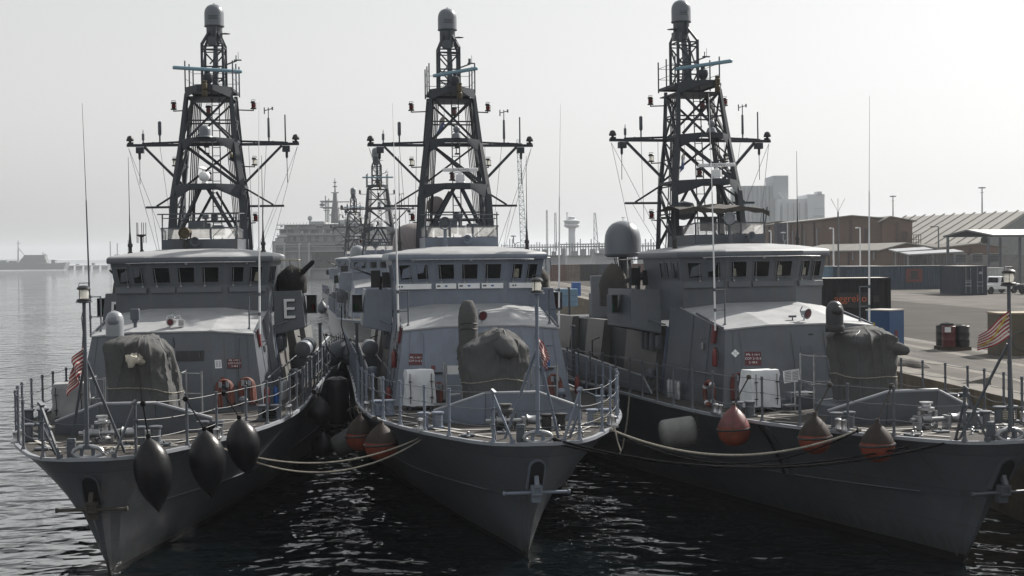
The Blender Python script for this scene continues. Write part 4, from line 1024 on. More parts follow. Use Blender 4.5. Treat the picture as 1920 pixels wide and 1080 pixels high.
        m = MB(); m.lathe([(.27, 4.95), (.275, 5.6), (.28, 5.95), (.25, 6.2), (.17, 6.38), (.13, 6.43), (.02, 6.44)], (-.86, 7.2, 0), 16, None, lambda a, t: 1 + .03 * sin(6 * a + 8 * t)); d = m.build('sensor_turret', CANVAS, P, angle=60)
        m = MB()
        for z in (5.62, 5.78): m.tube([(-.86 + .285 * cos(a), 7.2 + .285 * sin(a), z + .015 * sin(3 * a)) for a in [2 * pi * i / 16 for i in range(17)]], .014, 5)
        m.build('strap', BLKP, d)
    else:
        m = MB(); m.lathe([(.38, .3), (.37, .1), (.34, -.12), (.28, -.26), (.19, -.30), (.165, -.50), (.11, -.70), (.04, -.74)], (.42, 6.72, 5.06), 18, (-.72, .62, .2), wr(3)); m.build('muzzle_cover', CANVAS, gun, angle=60)
        m = MB(); m.lathe([(.24, 5.52), (.245, 6.0), (.235, 6.12), (.18, 6.24), (.1, 6.30), (.01, 6.315)], (-.80, 7.2, 0), 22); d = m.build('sensor_turret', mat('turret_charcoal', (.022, .025, .03), .35, var=.1), P)
        m = MB(); m.lathe([(.02, 0), (.12, .03), (.18, .1), (.2, .2)], (-.80, 6.93, 6.03), 16, (0, 1, 0)); m.build('sensor_ball', BLKP, d)
        m = MB(); m.lathe([(.26, 5.45), (.27, 5.5), (.27, 5.6), (.25, 5.64)], (-.8, 7.2, 0), 18); m.build('strap', BLKP, d)
    # ------------- rails round the gun platform
    def railframe(p0, p1, y, z0, z1, name='platform_railing'):
        m = MB()
        for x in (p0, p1): m.cyl((x, y, z0), (x, y, z1), .03, n=8)
        for t in (.52, .97): m.cyl((p0, y, z0 + (z1 - z0) * t), (p1, y, z0 + (z1 - z0) * t - .02), .02, n=6)
        m.cyl((p0, y, z0 + (z1 - z0) * .97), (p0, y + .9, z0 + (z1 - z0) * .97), .018, n=6); m.cyl((p0, y + .9, z0), (p0, y + .9, z1), .028, n=8); m.cyl((p0, y, z0 + (z1 - z0) * .5), (p0, y + .9, z0 + (z1 - z0) * .5), .016, n=6)
        m.build(name, ALU, P)
    if v == 'L': railframe(.58, 1.18, 9.0, 3.1, 4.42); railframe(-1.95, -1.5, 8.4, 3.1, 4.35)
    if v == 'C': railframe(-1.32, -.85, 9.0, 3.1, 4.45); railframe(1.35, 2.0, 8.6, 3.1, 4.4)
    if v == 'R': railframe(-.75, -.05, 8.6, 3.1, 4.72); railframe(1.2, 1.5, 8.2, 3.1, 4.4)
    m = MB()
    for i in range(3):
        x, y, z = -1.55 + .42 * i, 8.5, 3.3 + .28 * i
        for k in range(8): m.box((x + .045 * k - .16, y, z), (.022, .3, .03))
        m.box((x, y - .16, z), (.4, .02, .05)); m.box((x, y + .16, z), (.4, .02, .05))
    m.build('boarding_step', ALU, P)
    m = MB(); m.box((.3 if v != 'R' else -.9, 9.3, 3.35), (.7, .5, .5)); m.box((-.5 if v != 'R' else -1.3, 9.4, 3.25), (.4, .4, .32)); m.build('deck_locker', DKG, P, bevel=.02)
    # ------------- on the deckhouse front
    LN = ['FPL 1-14-1', 'COY 2-15-2', '2-18-2']
    if v == 'L':
        paper(1, 1.46, 4.52, .20, .26, P); lettered(1, 1.92, 4.52, .42, .28, DKRED, P, LN, .075)
        paper(-1, -1.62, 4.52, .20, .26, P); plate('sign_plate', -1, -1.38, 4.52, .2, .26, DKRED, P)
        o, c, ux, uz = plate('louver', 0, .62, 4.78, .84, .32, BLKP, P)
        m = MB()
        for i in range(3): a = c + ux * (-.28 + .28 * i); m.box(a, (.015, .02, .3))
        m.build('louver_bar', GREY, o)
        plate('label_plate', 1, 1.60, 4.02, .10, .22, RED, P)
        m = MB(); c, ux, uz = facet_pt(1, 1.9, 3.86, .05); m.bar(c - ux * .42, c + ux * .42, .05); m.tube([c + ux * .2, c + ux * .26 + uz * .16, c + ux * .36 + uz * .14, c + ux * .4], .035, 6); m.build('hose_rack', DKG, P)
        m = MB(); c, ux, uz = facet_pt(0, .1, 5.05, .02); m.tube([c + uz * .3, c + ux * .04 + uz * .1, c - ux * .02 - uz * .25], .016, 5); m.build('cable', BLKP, P)
    if v == 'C':
        lettered(-1, -2.12, 4.50, .42, .36, DKRED, P, LN[:2], .085); plate('label_plate', -1, -1.60, 4.24, .13, .15, RED, P)
        m = MB(); c, ux, uz = facet_pt(-1, -1.5, 4.08, .05); m.bar(c - ux * .12, c + ux * .2, .05); c, ux, uz = facet_pt(1, 1.75, 4.12, .05); m.bar(c - ux * .1, c + ux * .5, .05); m.build('hose_rack', BLKP, P)
        m = MB(); c, ux, uz = facet_pt(1, 1.95, 4.28, .1); m.box(c, (.22, .14, .3)); m.build('blue_pouch', BLUEP, P, bevel=.04)
        m = MB(); m.box((-1.13, 8.96, 4.28), (.34, .012, .26)); m.build('notice', WHITE, P)
        plate('vent_plate', 1, 2.1, 4.9, .3, .1, GREY, P)
    if v == 'R':
        lettered(-1, -1.80, 4.52, .48, .42, DKRED, P, LN, .095)
        o, c, ux, uz = plate('hazard_diamond', -1, -2.28, 4.68, .02, .02, WHITE, P)
        m = MB(); r = .135
        for dx, dy in ((-.5, 0), (.5, 0), (0, .5), (0, -.5)):
            cc = c + ux * dx * r * .98 + uz * dy * r * .98; k = r * .44; m.poly([cc - ux * k, cc - uz * k, cc + ux * k, cc + uz * k])
        m.build('diamond_quarter', WHITE, o, fix=False)
        plate('label_plate', 0, .1, 5.2, .16, .05, BLKP, P); plate('vent_plate', 0, -.1, 4.75, .4, .22, DKG, P)
        m = MB(); R = Matrix.Rotation(radians(-6), 3, 'Y'); m.box((-1.32, 8.9, 4.10), (.5, .012, .36), M=R); nb = m.build('notice', WHITE, P)
        m = MB()
        for i in range(6):
            for j in (-1, 1): m.box((-1.32 + j * .12, 8.892, 4.10 + .12 - .045 * i), (.19, .004, .014), M=R)
        m.build('printed_lines', GREY, nb)
        m = MB(); m.cyl((-1.2, 8.92, 3.1), (-1.2, 8.92, 3.95), .025, n=6); m.build('notice_post', ALU, P)
    # small runs and fittings over the plating
    rd = random.Random({'L': 31, 'C': 47, 'R': 59}[v])
    for k in range(4):
        side = (0, -1, 1, 0)[k]; p = {0: rd.uniform(-1, 1), -1: -rd.uniform(1.6, 2.3), 1: rd.uniform(1.6, 2.3)}[side]
        pts = []
        for j in range(6):
            z = 5.30 - .38 * j; c, ux, uz = facet_pt(side, p + (.10 * (j > 3)), z, .03); pts.append(c)
        m = MB(); m.tube(pts, .014, 5); m.build('conduit', GREY, P)
        c, ux, uz = facet_pt(side, p + .1, rd.uniform(3.6, 4.2), .05); m = MB(); m.box(c, (.14, .09, .18), atan2(ux.y, ux.x)); m.cyl(c + Vector((0, 0, .09)), c + Vector((0, 0, .17)), .015, n=5); m.build('junction_box', GREY, P, bevel=.01)
    for side in (-1, 0, 1):
        m = MB()
        for j in range(1, 4 if side else 6):
            p = (side * (1.36 + j * .36)) if side else (-1.2 + j * .4)
            a, ux, uz = facet_pt(side, p, 3.2, .004); b, _, _ = facet_pt(side, p * (.93 if side else .93), 5.40, .004); m.bar(a, b, .012, .008)
        m.build('weld_seam', GREY, P)
    for x, y in ((-1.9, 14.0), (0.0, 13.62), (1.9, 14.0)):
        m = MB(); m.lathe([(.02, -.07), (.05, -.05), (.05, 0)], (x, y, 7.60), 8); m.build('eave_light', LTG, P)
    for x in (-2.3, 2.3):
        m = MB(); m.lathe([(.06, 0), (.06, .3), (.14, .34), (.15, .42), (.10, .5), (.02, .52)], (x, 9.6, 3.08), 12); m.build('mushroom_vent', GREY, P)
    # fixtures on the deckhouse roof
    if v == 'L':
        m = MB(); m.lathe([(.03, .42), (.05, .3), (.10, .2), (.12, 0), (.13, -.02), (.10, -.02), (.08, .1)], (-.05, 10.95, 5.80), 16, (.25, 1, .05)); m.tube([(-.18, 10.98, 5.8), (-.16, 11.0, 5.98), (0, 11.0, 6.02), (.08, 11.02, 5.95), (.2, 11.1, 6.0), (.26, 11.1, 5.8)], .018, 5); m.box((.26, 11.1, 5.76), (.16, .2, .18)); o = m.build('loudhailer', STEEL, P)
        m = MB(); m.lathe([(.01, 0), (.095, .005), (.095, .01)], (-.056, 10.92, 5.80), 14, (.25, 1, .05)); m.build('lens', DKRED, o)
        m = MB(); m.box((-1.17, 11.2, 6.05), (.27, .2, .34)); m.cyl((-1.17, 11.2, 5.55), (-1.17, 11.2, 5.9), .06, n=8); m.box((-1.17, 11.2, 5.84), (.18, .16, .08)); m.build('camera_housing', GREY, P, bevel=.05)
    else:
        cx = .02 if v == 'C' else .12
        m = MB(); m.lathe([(.02, .3), (.05, .22), (.09, .1), (.165, 0), (.17, -.01), (.15, 0), (.1, .08), (.02, .12)], (cx, 10.75, 5.82), 18, (-.45, 1, .25)); m.cyl((cx, 11.0, 5.52), (cx, 11.0, 5.85), .025, n=6); m.tube([(cx - .1, 10.9, 5.72), (cx - .12, 11.0, 5.92), (cx - .05, 11.0, 6.04)], .022, 5); o = m.build('loudhailer', LTG, P)
        m = MB(); m.lathe([(.01, 0), (.13, .005), (.13, .01)], (cx + .01, 10.73, 5.815), 14, (-.45, 1, .25)); m.build('lens', DKRED, o)
        if v == 'R': m = MB(); m.box((-.22, 11.1, 5.74), (.22, .1, .06)); m.cyl((-.22, 11.1, 5.6), (-.22, 11.1, 5.74), .02, n=5); m.build('roof_fitting', DKG, P)
    # tall whips at the deckhouse corners, with their stand-off brackets
    for sd_ in (-1, 1):
        pale = (v == 'L' and sd_ > 0) or (v == 'C') or (v == 'R')
        x0 = sd_ * 2.60; lx = sd_ * .05
        m = MB(); m.tube([(x0, 11.5, 5.35), (x0 + lx * .3, 11.5, 6.8), (x0 + lx, 11.5, 9.6)], [.032, .030, .020], 8); m.tube([(x0 + lx, 11.5, 9.6), (x0 + lx * 2.2, 11.52, 12.6)], [.013, .006], 5)
        w = m.build('whip_antenna', WHITE if pale else DKG, P)
        m = MB(); xb = sd_ * 2.28; m.lathe([(.1, 0), (.03, .12)], (xb, 11.5, 5.46), 8); m.cyl((xb, 11.5, 5.46), (xb, 11.5, 6.62), .026, n=6)
        for z in (6.6, 5.98): m.cyl((xb, 11.5, z), (x0, 11.5, z), .018, n=5); m.lathe([(.045, -.05), (.045, .05)], (x0, 11.5, z), 8)
        m.bar((sd_ * 2.50, 11.12, 5.44), (sd_ * 2.50, 13.3, 5.82), .05)
        m.build('whip_bracket', DKG, P)
        m = MB(); xb = sd_ * 2.25; m.lathe([(.09, 0), (.09, .05), (.06, .06), (.06, .22), (.085, .24), (.085, .32), (.055, .36), (.025, .75), (.014, 1.4), (.007, 3.3)], (xb, 15.8, 7.93), 8); m.build('roof_whip', BLKP, P)
    if v == 'L':
        m = MB(); m.cyl((-1.95, 16.2, 8.0), (-1.95, 16.2, 8.55), .045, n=8); m.lathe([(.05, 0), (.17, .06), (.17, .09)], (-1.95, 16.2, 8.5), 10)
        for k in range(5): a = 2 * pi * k / 5; m.cyl((-1.95 + .16 * cos(a), 16.2 + .16 * sin(a), 8.3), (-1.95 + .16 * cos(a), 16.2 + .16 * sin(a), 9.0), .011, n=4)
        for k in range(3): a = 2 * pi * k / 3; m.cyl((-1.95, 16.2, 8.15), (-1.95 + .1 * cos(a), 16.2 + .1 * sin(a), 7.95), .014, n=4)
        m.build('crown_antenna', BLKP, P)
    if v in 'CR':
        m = MB(); m.tube([(1.85, 16.0, 7.95), (1.85, 16.0, 8.12), (1.80, 16.0, 8.2), (1.80, 16.0, 8.42)], .02, 5); m.lathe([(.1, 0), (.1, .03), (.02, .05)], (1.80, 16.0, 8.4), 10); m.tube([(1.85, 16.0, 8.1), (1.92, 16.0, 8.18), (2.02, 16.0, 8.19)], .014, 5); m.build('roof_fitting', LTG, P)
    # satellite domes abaft the bridge
    if v == 'R':
        m = MB(); m.lathe([(.3, 7.68), (.60, 7.69), (.69, 7.76), (.715, 7.80), (.715, 7.84), (.70, 7.85), (.695, 8.34), (.675, 8.52), (.62, 8.69), (.53, 8.84), (.40, 8.96), (.24, 9.035), (.08, 9.068), (.01, 9.07)], (-2.0, 22.0, 0), 30); d = m.build('satellite_dome', RADOME, P)
        m = MB(); m.cyl((-2.0, 22, 5.2), (-2.0, 22, 7.68), .17, n=12); m.cyl((-1.72, 22, 5.2), (-1.72, 22, 7.6), .05, n=8); m.cyl((-1.83, 21.9, 5.4), (-1.83, 21.9, 7.6), .02, n=6)
        for k in range(3): m.tube([(-2.4 + .08 * k, 21.8, 7.66), (-2.36 + .08 * k, 21.8, 7.35), (-2.0, 21.82, 6.9 - .1 * k), (-1.95, 21.82, 6.0)], .022, 5)
        m.build('dome_post', GREY, d)
        m = MB(); m.grid([[Vector((-2.2 + .7 * i / 4 - .6 * j / 3, 16.6 + 5.4 * j / 3 * (1 if i < 9 else 1), 7.78 - .05 * j - .12 * sin(pi * j / 3) )) for i in range(5)] for j in range(4)]); m.build('side_awning', BRNCAN, P)
    if v == 'C':
        m = MB(); m.lathe([(.7, 7.2), (.86, 7.35), (.88, 7.45), (.88, 8.3), (.83, 8.6), (.72, 8.83), (.5, 9.02), (.25, 9.1), (.02, 9.13)], (-1.05, 25.2, 0), 28); d = m.build('satellite_dome', mat('sun_faded_dome', (.19, .165, .165), .5), P)
        m = MB(); m.cyl((-1.05, 25.2, 5.1), (-1.05, 25.2, 7.25), .25, n=12); m.build('dome_post', GREY, d)
        m = MB(); m.lathe([(.02, -.1), (.3, -.06), (.38, 0), (.38, .1), (.02, .2)], (-.35, 22.5, 9.75), 18, (.3, 1, 0)); m.cyl((-.35, 22.6, 8), (-.35, 22.6, 9.6), .06, n=6); m.build('dish_cover', mat('sun_faded_dome', (.19, .165, .165), .5), P)
    # guns and covers on the bridge wings
    if v == 'L':
        tarp('wing_gun_cover', (3.0, 17.75, 6.45), (1.0, 1.0, .98), BLKCAN, P, (.05, 0), 2.0)
        m = MB(); m.lathe([(.12, 0), (.10, .3), (.08, .75), (.05, .82), (.01, .84)], (3.25, 17.6, 7.05), 10, (.72, -.25, .66)); m.build('barrel_cover', BLKCAN, P, angle=60)
        tarp('wing_gun_cover', (2.75, 18.6, 6.2), (.75, .7, 1.05), BRNCAN, P, (0, 0), 5.0)
        tarp('wing_gun_cover', (-2.98, 17.35, 6.15), (.62, .8, 1.1), BRNCAN, P, (.12, 0), 3.0)
        m = MB(); m.lathe([(.05, 0), (.04, .5), (.02, .55)], (-2.9, 17.3, 7.0), 8, (-.6, -.2, .6)); m.build('barrel_cover', BLKCAN, P)
    if v == 'C':
        machine_gun(P, -2.85, 17.5, 6.95); tarp('wing_gun_cover', (2.95, 17.6, 6.3), (.85, .9, 1.05), BRNCAN, P, (-.1, 0), 9.0)
        m = MB(); m.box((-2.5, 17.9, 7.0), (.05, .1, .7)); m.bar((-2.9, 17.7, 6.75), (-2.45, 17.6, 7.0), .1); m.build('gun_cradle', BLKP, P)
    if v == 'R':
        machine_gun(P, -2.75, 18.1, 7.0, .6, -.8); tarp('wing_gun_cover', (-2.85, 20.6, 5.9), (1.05, .9, 1.55), BRNCAN, P, (0, 0), 4.0)
        m = MB(); m.hexa([Vector((-3.2, 22.2, 5.4)), Vector((-2.6, 22.2, 5.4)), Vector((-2.6, 22.27, 5.4)), Vector((-3.2, 22.27, 5.4))], [Vector((-3.25, 22.2, 7.0)), Vector((-2.4, 22.2, 7.0)), Vector((-2.4, 22.27, 7.0)), Vector((-3.25, 22.27, 7.0))]); m.build('blast_shield', LTG, P, bevel=.03)
        m = MB()
        for x in (-2.6, -2.2): m.bar((x, 18.8, 6.5), (x + .12, 18.8, 7.35), .05, .12)
        m.build('gun_cradle', ALU, P)
    m = MB()
    for s in (1,): 
        m.tube([(s * 2.6, 16.2, 7.66), (s * 3.2, 16.6, 7.64), (s * 3.35, 17.4, 7.62)], .03, 6); m.cyl((s * 3.05, 16.6, 7.62), (s * 3.12, 16.9, 7.2), .02, n=5); m.cyl((s * 3.3, 17.1, 7.62), (s * 3.35, 17.2, 7.2), .02, n=5)
    m.build('wing_awning_rail', CREAM if v == 'L' else ALU, P)
    for s in (-1, 1):
        for x, y, w, z in ((1.9, 26, .08, 6.6), (2.1, 29, .08, 6.4), (3.5, 23.8, .12, 5.0)):
            m = MB(); m.bar((s * x, y, 5.2 if x < 3 else 2.95), (s * x, y, z), w); m.lathe([(w * .8, 0), (w * .8, .06)], (s * x, y, z), 6); m.build('davit_post', DKG, P)
    for c, d in (((0, 27, 5.7), (2.6, 3.5, 1.0)), ((.2, 24.2, 5.6), (1.6, 1.4, .9))):
        m = MB(); m.box(c, d); m.box((c[0], c[1], c[2] + d[2] / 2 + .03), (d[0] * .8, d[1] * .8, .06)); m.build('aft_equipment', DKG, P, bevel=.03)
# ================================================================ water and quay
def water_material():
    m = bpy.data.materials.new('harbour_water'); m.use_nodes = True
    nt = m.node_tree; b = nt.nodes['Principled BSDF']
    b.inputs['Base Color'].default_value = (.002, .004, .005, 1); b.inputs['Roughness'].default_value = .045; b.inputs['IOR'].default_value = 1.75
    tc = nt.nodes.new('ShaderNodeTexCoord')
    cn = nt.nodes.new('ShaderNodeTexNoise'); cn.inputs['Scale'].default_value = .06; cn.inputs['Detail'].default_value = 2
    nt.links.new(tc.outputs['Object'], cn.inputs['Vector'])
    cm = nt.nodes.new('ShaderNodeMapRange'); cm.inputs['From Min'].default_value = .35; cm.inputs['From Max'].default_value = .65; cm.inputs['To Min'].default_value = .45; cm.inputs['To Max'].default_value = 1.0
    nt.links.new(cn.outputs[0], cm.inputs['Value'])
    def wave(sc, det, dist, st, prev, sy=.75, rot=.5):
        mp = nt.nodes.new('ShaderNodeMapping'); mp.inputs['Scale'].default_value = (sc * sy, sc, sc); mp.inputs['Rotation'].default_value = (0, 0, rot)
        nt.links.new(tc.outputs['Object'], mp.inputs[0])
        n = nt.nodes.new('ShaderNodeTexNoise'); n.inputs['Scale'].default_value = 1; n.inputs['Detail'].default_value = det; n.inputs['Roughness'].default_value = .5; n.inputs['Distortion'].default_value = .35
        nt.links.new(mp.outputs[0], n.inputs['Vector'])
        bp = nt.nodes.new('ShaderNodeBump'); bp.inputs['Strength'].default_value = st; bp.inputs['Distance'].default_value = dist
        nt.links.new(n.outputs[0], bp.inputs['Height']); nt.links.new(cm.outputs[0], bp.inputs['Strength'])
        if prev: nt.links.new(prev.outputs[0], bp.inputs['Normal'])
        return bp
    w = wave(.22, 2, .4, .5, None, .7, .2)
    w = wave(.7, 1.5, .85, .9, w, .8, .35)
    w = wave(1.8, 1.2, .26, .8, w, .85, -.3)
    nt.links.new(w.outputs[0], b.inputs['Normal'])
    return m
m = MB(); m.grid([[Vector((x, y, 0)) for x in (-9000, -400, -60, 60, 400, 9000)] for y in (-80, 20, 60, 120, 300, 1000, 9000)])
tag(m.build('harbour_water', water_material(), fix=False), kind='structure')

QZ = 3.4
CONC = mat('quay_concrete', (.105, .098, .089), .9, spec=.1, var=.34, vscale=.22, bump=.15, bscale=4)
CONC2 = mat('quay_edge_concrete', (.17, .16, .145), .9, spec=.1, var=.25, vscale=.9)
_nt = CONC.node_tree; _b = _nt.nodes['Principled BSDF']; _src = _b.inputs['Base Color'].links[0].from_socket      # tyre tracks and oil along the quay
_tc = _nt.nodes.new('ShaderNodeTexCoord'); _mp = _nt.nodes.new('ShaderNodeMapping'); _mp.inputs['Scale'].default_value = (.9, .05, 1); _mp.inputs['Rotation'].default_value = (0, 0, .25)
_n = _nt.nodes.new('ShaderNodeTexNoise'); _n.inputs['Scale'].default_value = 1.0; _n.inputs['Detail'].default_value = 5; _r = _nt.nodes.new('ShaderNodeMapRange'); _r.inputs['From Min'].default_value = .52; _r.inputs['From Max'].default_value = .72; _r.inputs['To Max'].default_value = .6
_m = _nt.nodes.new('ShaderNodeMixRGB'); _m.inputs['Color2'].default_value = (.022, .02, .018, 1)
_nt.links.new(_tc.outputs['Object'], _mp.inputs[0]); _nt.links.new(_mp.outputs[0], _n.inputs['Vector']); _nt.links.new(_n.outputs[0], _r.inputs['Value']); _nt.links.new(_r.outputs[0], _m.inputs['Fac']); _nt.links.new(_src, _m.inputs['Color1']); _nt.links.new(_m.outputs[0], _b.inputs['Base Color'])
WALLQ = mat('quay_wall_stained', (.12, .095, .06), .85, var=.45, vscale=1.1, bump=.4, bscale=3, streak=.5)
A_, B_ = atZ(1680, 697, QZ), atZ(1915, 752, QZ)
qd = (A_ - B_); qd.z = 0; qd.normalize()
def qedge(t, off=0, z=QZ): return Vector((B_.x, B_.y, 0)) + qd * t + Vector((qd.y, -qd.x, 0)) * off + Vector((0, 0, z))
m = MB()
m.prism([qedge(-70), qedge(430), qedge(430) + Vector((2500, 0, 0)), qedge(-70) + Vector((2500, 0, 0))], (0, 0, -4.4))
tag(m.build('quay', CONC), kind='structure')
m = MB()
m.prism([qedge(-69, -.18, QZ + .05), qedge(429, -.18, QZ + .05), qedge(429, .9, QZ + .05), qedge(-69, .9, QZ + .05)], (0, 0, -.9))
m.prism([qedge(-69, -.10, QZ - .85), qedge(429, -.10, QZ - .85), qedge(429, .2, QZ - .85), qedge(-69, .2, QZ - .85)], (0, 0, -3.5))
tag(m.build('quay_edge', [WALLQ]), kind='structure')
m = MB(); m.poly([qedge(-69, -.17, QZ + .056), qedge(429, -.17, QZ + .056), qedge(429, .9, QZ + .056), qedge(-69, .9, QZ + .056)]); tag(m.build('quay_coping', CONC2, fix=False), kind='structure')
m = MB(); m.poly([qedge(-60, 7.55, QZ + .003), qedge(420, 7.55, QZ + .003), qedge(420, 25.6, QZ + .003), qedge(-60, 25.6, QZ + .003)]); tag(m.build('quay_apron', mat('worn_asphalt', (.046, .042, .038), .9, spec=.1, var=.3, vscale=.35, bump=.2, bscale=5), fix=False), kind='structure')
# crane rails, slotted drain and joints in the paving
m = MB()
for o in (3.2, 3.42, 4.3, 4.5): m.poly([qedge(-60, o, QZ + .006), qedge(420, o, QZ + .006), qedge(420, o + .07, QZ + .006), qedge(-60, o + .07, QZ + .006)])
tag(m.build('crane_rail', mat('rail_iron', (.018, .016, .015), .6), fix=False), kind='structure')
m = MB()
for o, w in ((2.5, .6), (5.2, .55)): m.poly([qedge(-60, o, QZ + .004), qedge(420, o, QZ + .004), qedge(420, o + w, QZ + .004), qedge(-60, o + w, QZ + .004)])
m.poly([qedge(-60, 6.7, QZ + .004), qedge(420, 6.7, QZ + .004), qedge(420, 7.5, QZ + .004), qedge(-60, 7.5, QZ + .004)])
dr = m.build('quay_strip', CONC2, fix=False); tag(dr, kind='structure')
m = MB()
for i in range(110):
    c = qedge(-25 + .95 * i, 7.1, QZ + .010)
    m.poly([c + qd * (.26 * cos(a)) + Vector((qd.y, -qd.x, 0)) * (.13 * sin(a)) for a in [2 * pi * k / 12 for k in range(12)]])
tag(m.build('drain_slot', BLKP, fix=False), kind='structure')
m = MB()
for o in (14, 26, 38, 52): m.poly([qedge(-60, o, QZ + .005), qedge(420, o, QZ + .005), qedge(420, o + .08, QZ + .005), qedge(-60, o + .08, QZ + .005)])
for t in range(-40, 300, 12): m.poly([qedge(t, 8, QZ + .005), qedge(t + .07, 8, QZ + .005), qedge(t + .07, 90, QZ + .005), qedge(t, 90, QZ + .005)])
tag(m.build('paving_joint', mat('joint_dark', (.022, .02, .018), .9), fix=False), kind='structure')

# ================================================================ ships
R_ = radians
SHIPS = {'L': ((-9.8025, 31.693), R_(-3.398), R_(-.187), R_(.256)), 'C': ((.592, 33.120), R_(-8.356), R_(.159), R_(.076)), 'R': ((11.5548, 31.880), R_(-14.07), R_(-.126), R_(-.332))}
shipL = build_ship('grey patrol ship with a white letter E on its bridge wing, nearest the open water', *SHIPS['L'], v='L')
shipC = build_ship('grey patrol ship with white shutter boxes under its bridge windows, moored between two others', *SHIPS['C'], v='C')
shipR = build_ship('grey patrol ship with a brown awning under its mast, moored against the quay', *SHIPS['R'], v='R')
def onship(k, p):
    b, y, h, t = SHIPS[k]; return ship_matrix(b, y, h, t) @ Vector(p)
def matship(k): b, y, h, t = SHIPS[k]; return ship_matrix(b, y, h, t)
def far_ship(px, py, yaw, v, label):
    top = atZ(px, py, 17.25); bow = (top.x - 20.75 * sin(yaw), top.y - 20.75 * cos(yaw))
    return build_ship(label, bow, yaw, v=v, full=False, group='grey patrol ships moored astern'), bow
PALEH = mat('pale_hull_glare', (.30, .31, .32), .45, var=.18, vscale=.8, streak=.6)  # grazing reflection on the hull painted as a pale base colour
s4, b4 = far_ship(705, 277, R_(-9.5), 'X', 'hazy grey patrol ship with a weathered hull coloured pale for glancing light, moored astern of the middle ship')
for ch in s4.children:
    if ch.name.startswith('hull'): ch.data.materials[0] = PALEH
s5, b5 = far_ship(662, 352, R_(-10), 'X', 'faint grey patrol ship whose mast stands left of the nearer hazy ship, second astern')
m = MB(); m.lathe([(.6, 7.5), (.7, 7.7), (.7, 8.3), (.6, 8.65), (.35, 8.85), (.02, 8.92)], (-1.5, 24.0, 0), 20); m.cyl((-1.5, 24, 5.1), (-1.5, 24, 7.55), .2, n=8); m.build('satellite_dome', RADW, s4)
random.seed(11)
for i in range(26):
    m = MB(); y = random.uniform(19, 40); m.box((-2.6 - random.uniform(0, 1.1), y, 3.5 + random.uniform(0, 1.3)), (random.uniform(.15, .5), random.uniform(.2, .8), random.uniform(.3, 1.1))); m.build('deck_gear', DKG, s4)
for i in range(10): m = MB(); m.box((-3.7, 14 + 2.3 * i, 3.9), (.03, .9, .5)); m.build('rail_canvas', LTG, s4)
m = MB(); m.cyl((-3.2, 17.6, 7.0), (-4.4, 16.9, 7.5), .035, n=6); m.box((-3.0, 17.8, 6.9), (.6, .4, .5)); m.build('machine_gun', BLKP, s4)

# ================================================================ fenders and mooring lines
def hang(mb, a, b, r=.018): mb.cyl(a, b, r, n=5)
def fender(px, py, D, w, h, label, m_, kind='spindle', up=None, tilt=0, group='fenders slung over the hull sides', band=None):
    c = atD(px, py, D); r = w * D / CAM_F / 2; H = h * D / CAM_F
    root = empty('fender', c, (0, tilt, 0)); tag(root, label, 'fender', group)
    m = MB()
    if kind == 'spindle': prof = [(.03, -.52), (.06, -.5), (.30, -.42), (.62, -.31), (.86, -.17), (.98, -.02), (1.0, .08), (.95, .2), (.78, .32), (.5, .42), (.22, .48), (.08, .51), (.06, .54), (.01, .54)]
    elif kind == 'pear': prof = [(.02, -.5), (.35, -.48), (.68, -.41), (.9, -.29), (1.0, -.13), (.97, .0), (.84, .14), (.62, .28), (.38, .39), (.2, .45), (.13, .5), (.11, .54), (.01, .55)]
    else: prof = [(.02, -.5), (.5, -.49), (.85, -.45), (.98, -.38), (1, -.3), (1, .3), (.98, .38), (.85, .45), (.5, .49), (.02, .5)]
    m.lathe([(a * r, b * H) for a, b in prof], (0, 0, 0), 26)
    if band:
        m.cur = 1; k = len(m.f)
        for i, f in enumerate(m.f):
            z = sum(m.v[j][2] for j in f) / len(f)
            if z < -.06 * H: m.mi[i] = 1
    m.build('fender_body', [m_, band] if band else m_, root)
    if band:
        m = MB(); m.tube([(r * 1.0 * cos(a), r * 1.0 * sin(a), -.06 * H + .03 * cos(a)) for a in [2 * pi * i / 24 for i in range(25)]], .03, 6); m.build('band', BLKP, root)
    m = MB(); top = Vector((0, 0, .53 * H))
    m.lathe([(.05, -.04), (.06, 0), (.05, .05)], top, 8)
    if up:
        q = Matrix.Rotation(-tilt, 3, 'Y') @ (atD(up[0], up[1], up[2]) - c)
        pts = [top.lerp(q, t) for t in (0, .35, .7, 1)]; m.tube(pts, .02, 6); m.lathe([(.05, -.06), (.075, 0), (.05, .06)], q, 8)
    m.build('lanyard', DKROPE if m_ == BLK else mat('tarred_rope', (.045, .04, .034), .9, var=.3), root)
    return root
fender(288, 890, 31.95, 70, 138, 'black spindle fender hung at the left ship\'s bow, first of three towards the stern', BLK, 'spindle', (268, 757, 32.3), R_(-7))
fender(390, 869, 33.0, 68, 124, 'black spindle fender on the left ship, second of three from its bow', BLK, 'spindle', (348, 748, 33.6), R_(-5))
fender(457, 838, 34.6, 62, 106, 'black spindle fender on the left ship, third of three from its bow', BLK, 'spindle', (420, 738, 35.3), R_(-8))
fender(599, 770, 44.0, 46, 56, 'black round fender slung on the left ship just ahead of the big cylinder', BLK, 'pear', (588, 735, 44.3))
fender(632, 752, 46.5, 46, 92, 'large black cylindrical fender squeezed between the left and middle hulls', BLK, 'cyl', (640, 700, 46.5))
fender(629, 660, 58, 38, 56, 'dark pear fender hanging from the left ship\'s rail by the pale water gap', DKG, 'pear', (612, 628, 58), R_(35))
fender(657, 662, 58, 34, 48, 'small dark fender on the middle ship facing the pear fender across the gap', DKG, 'pear', (668, 640, 58))
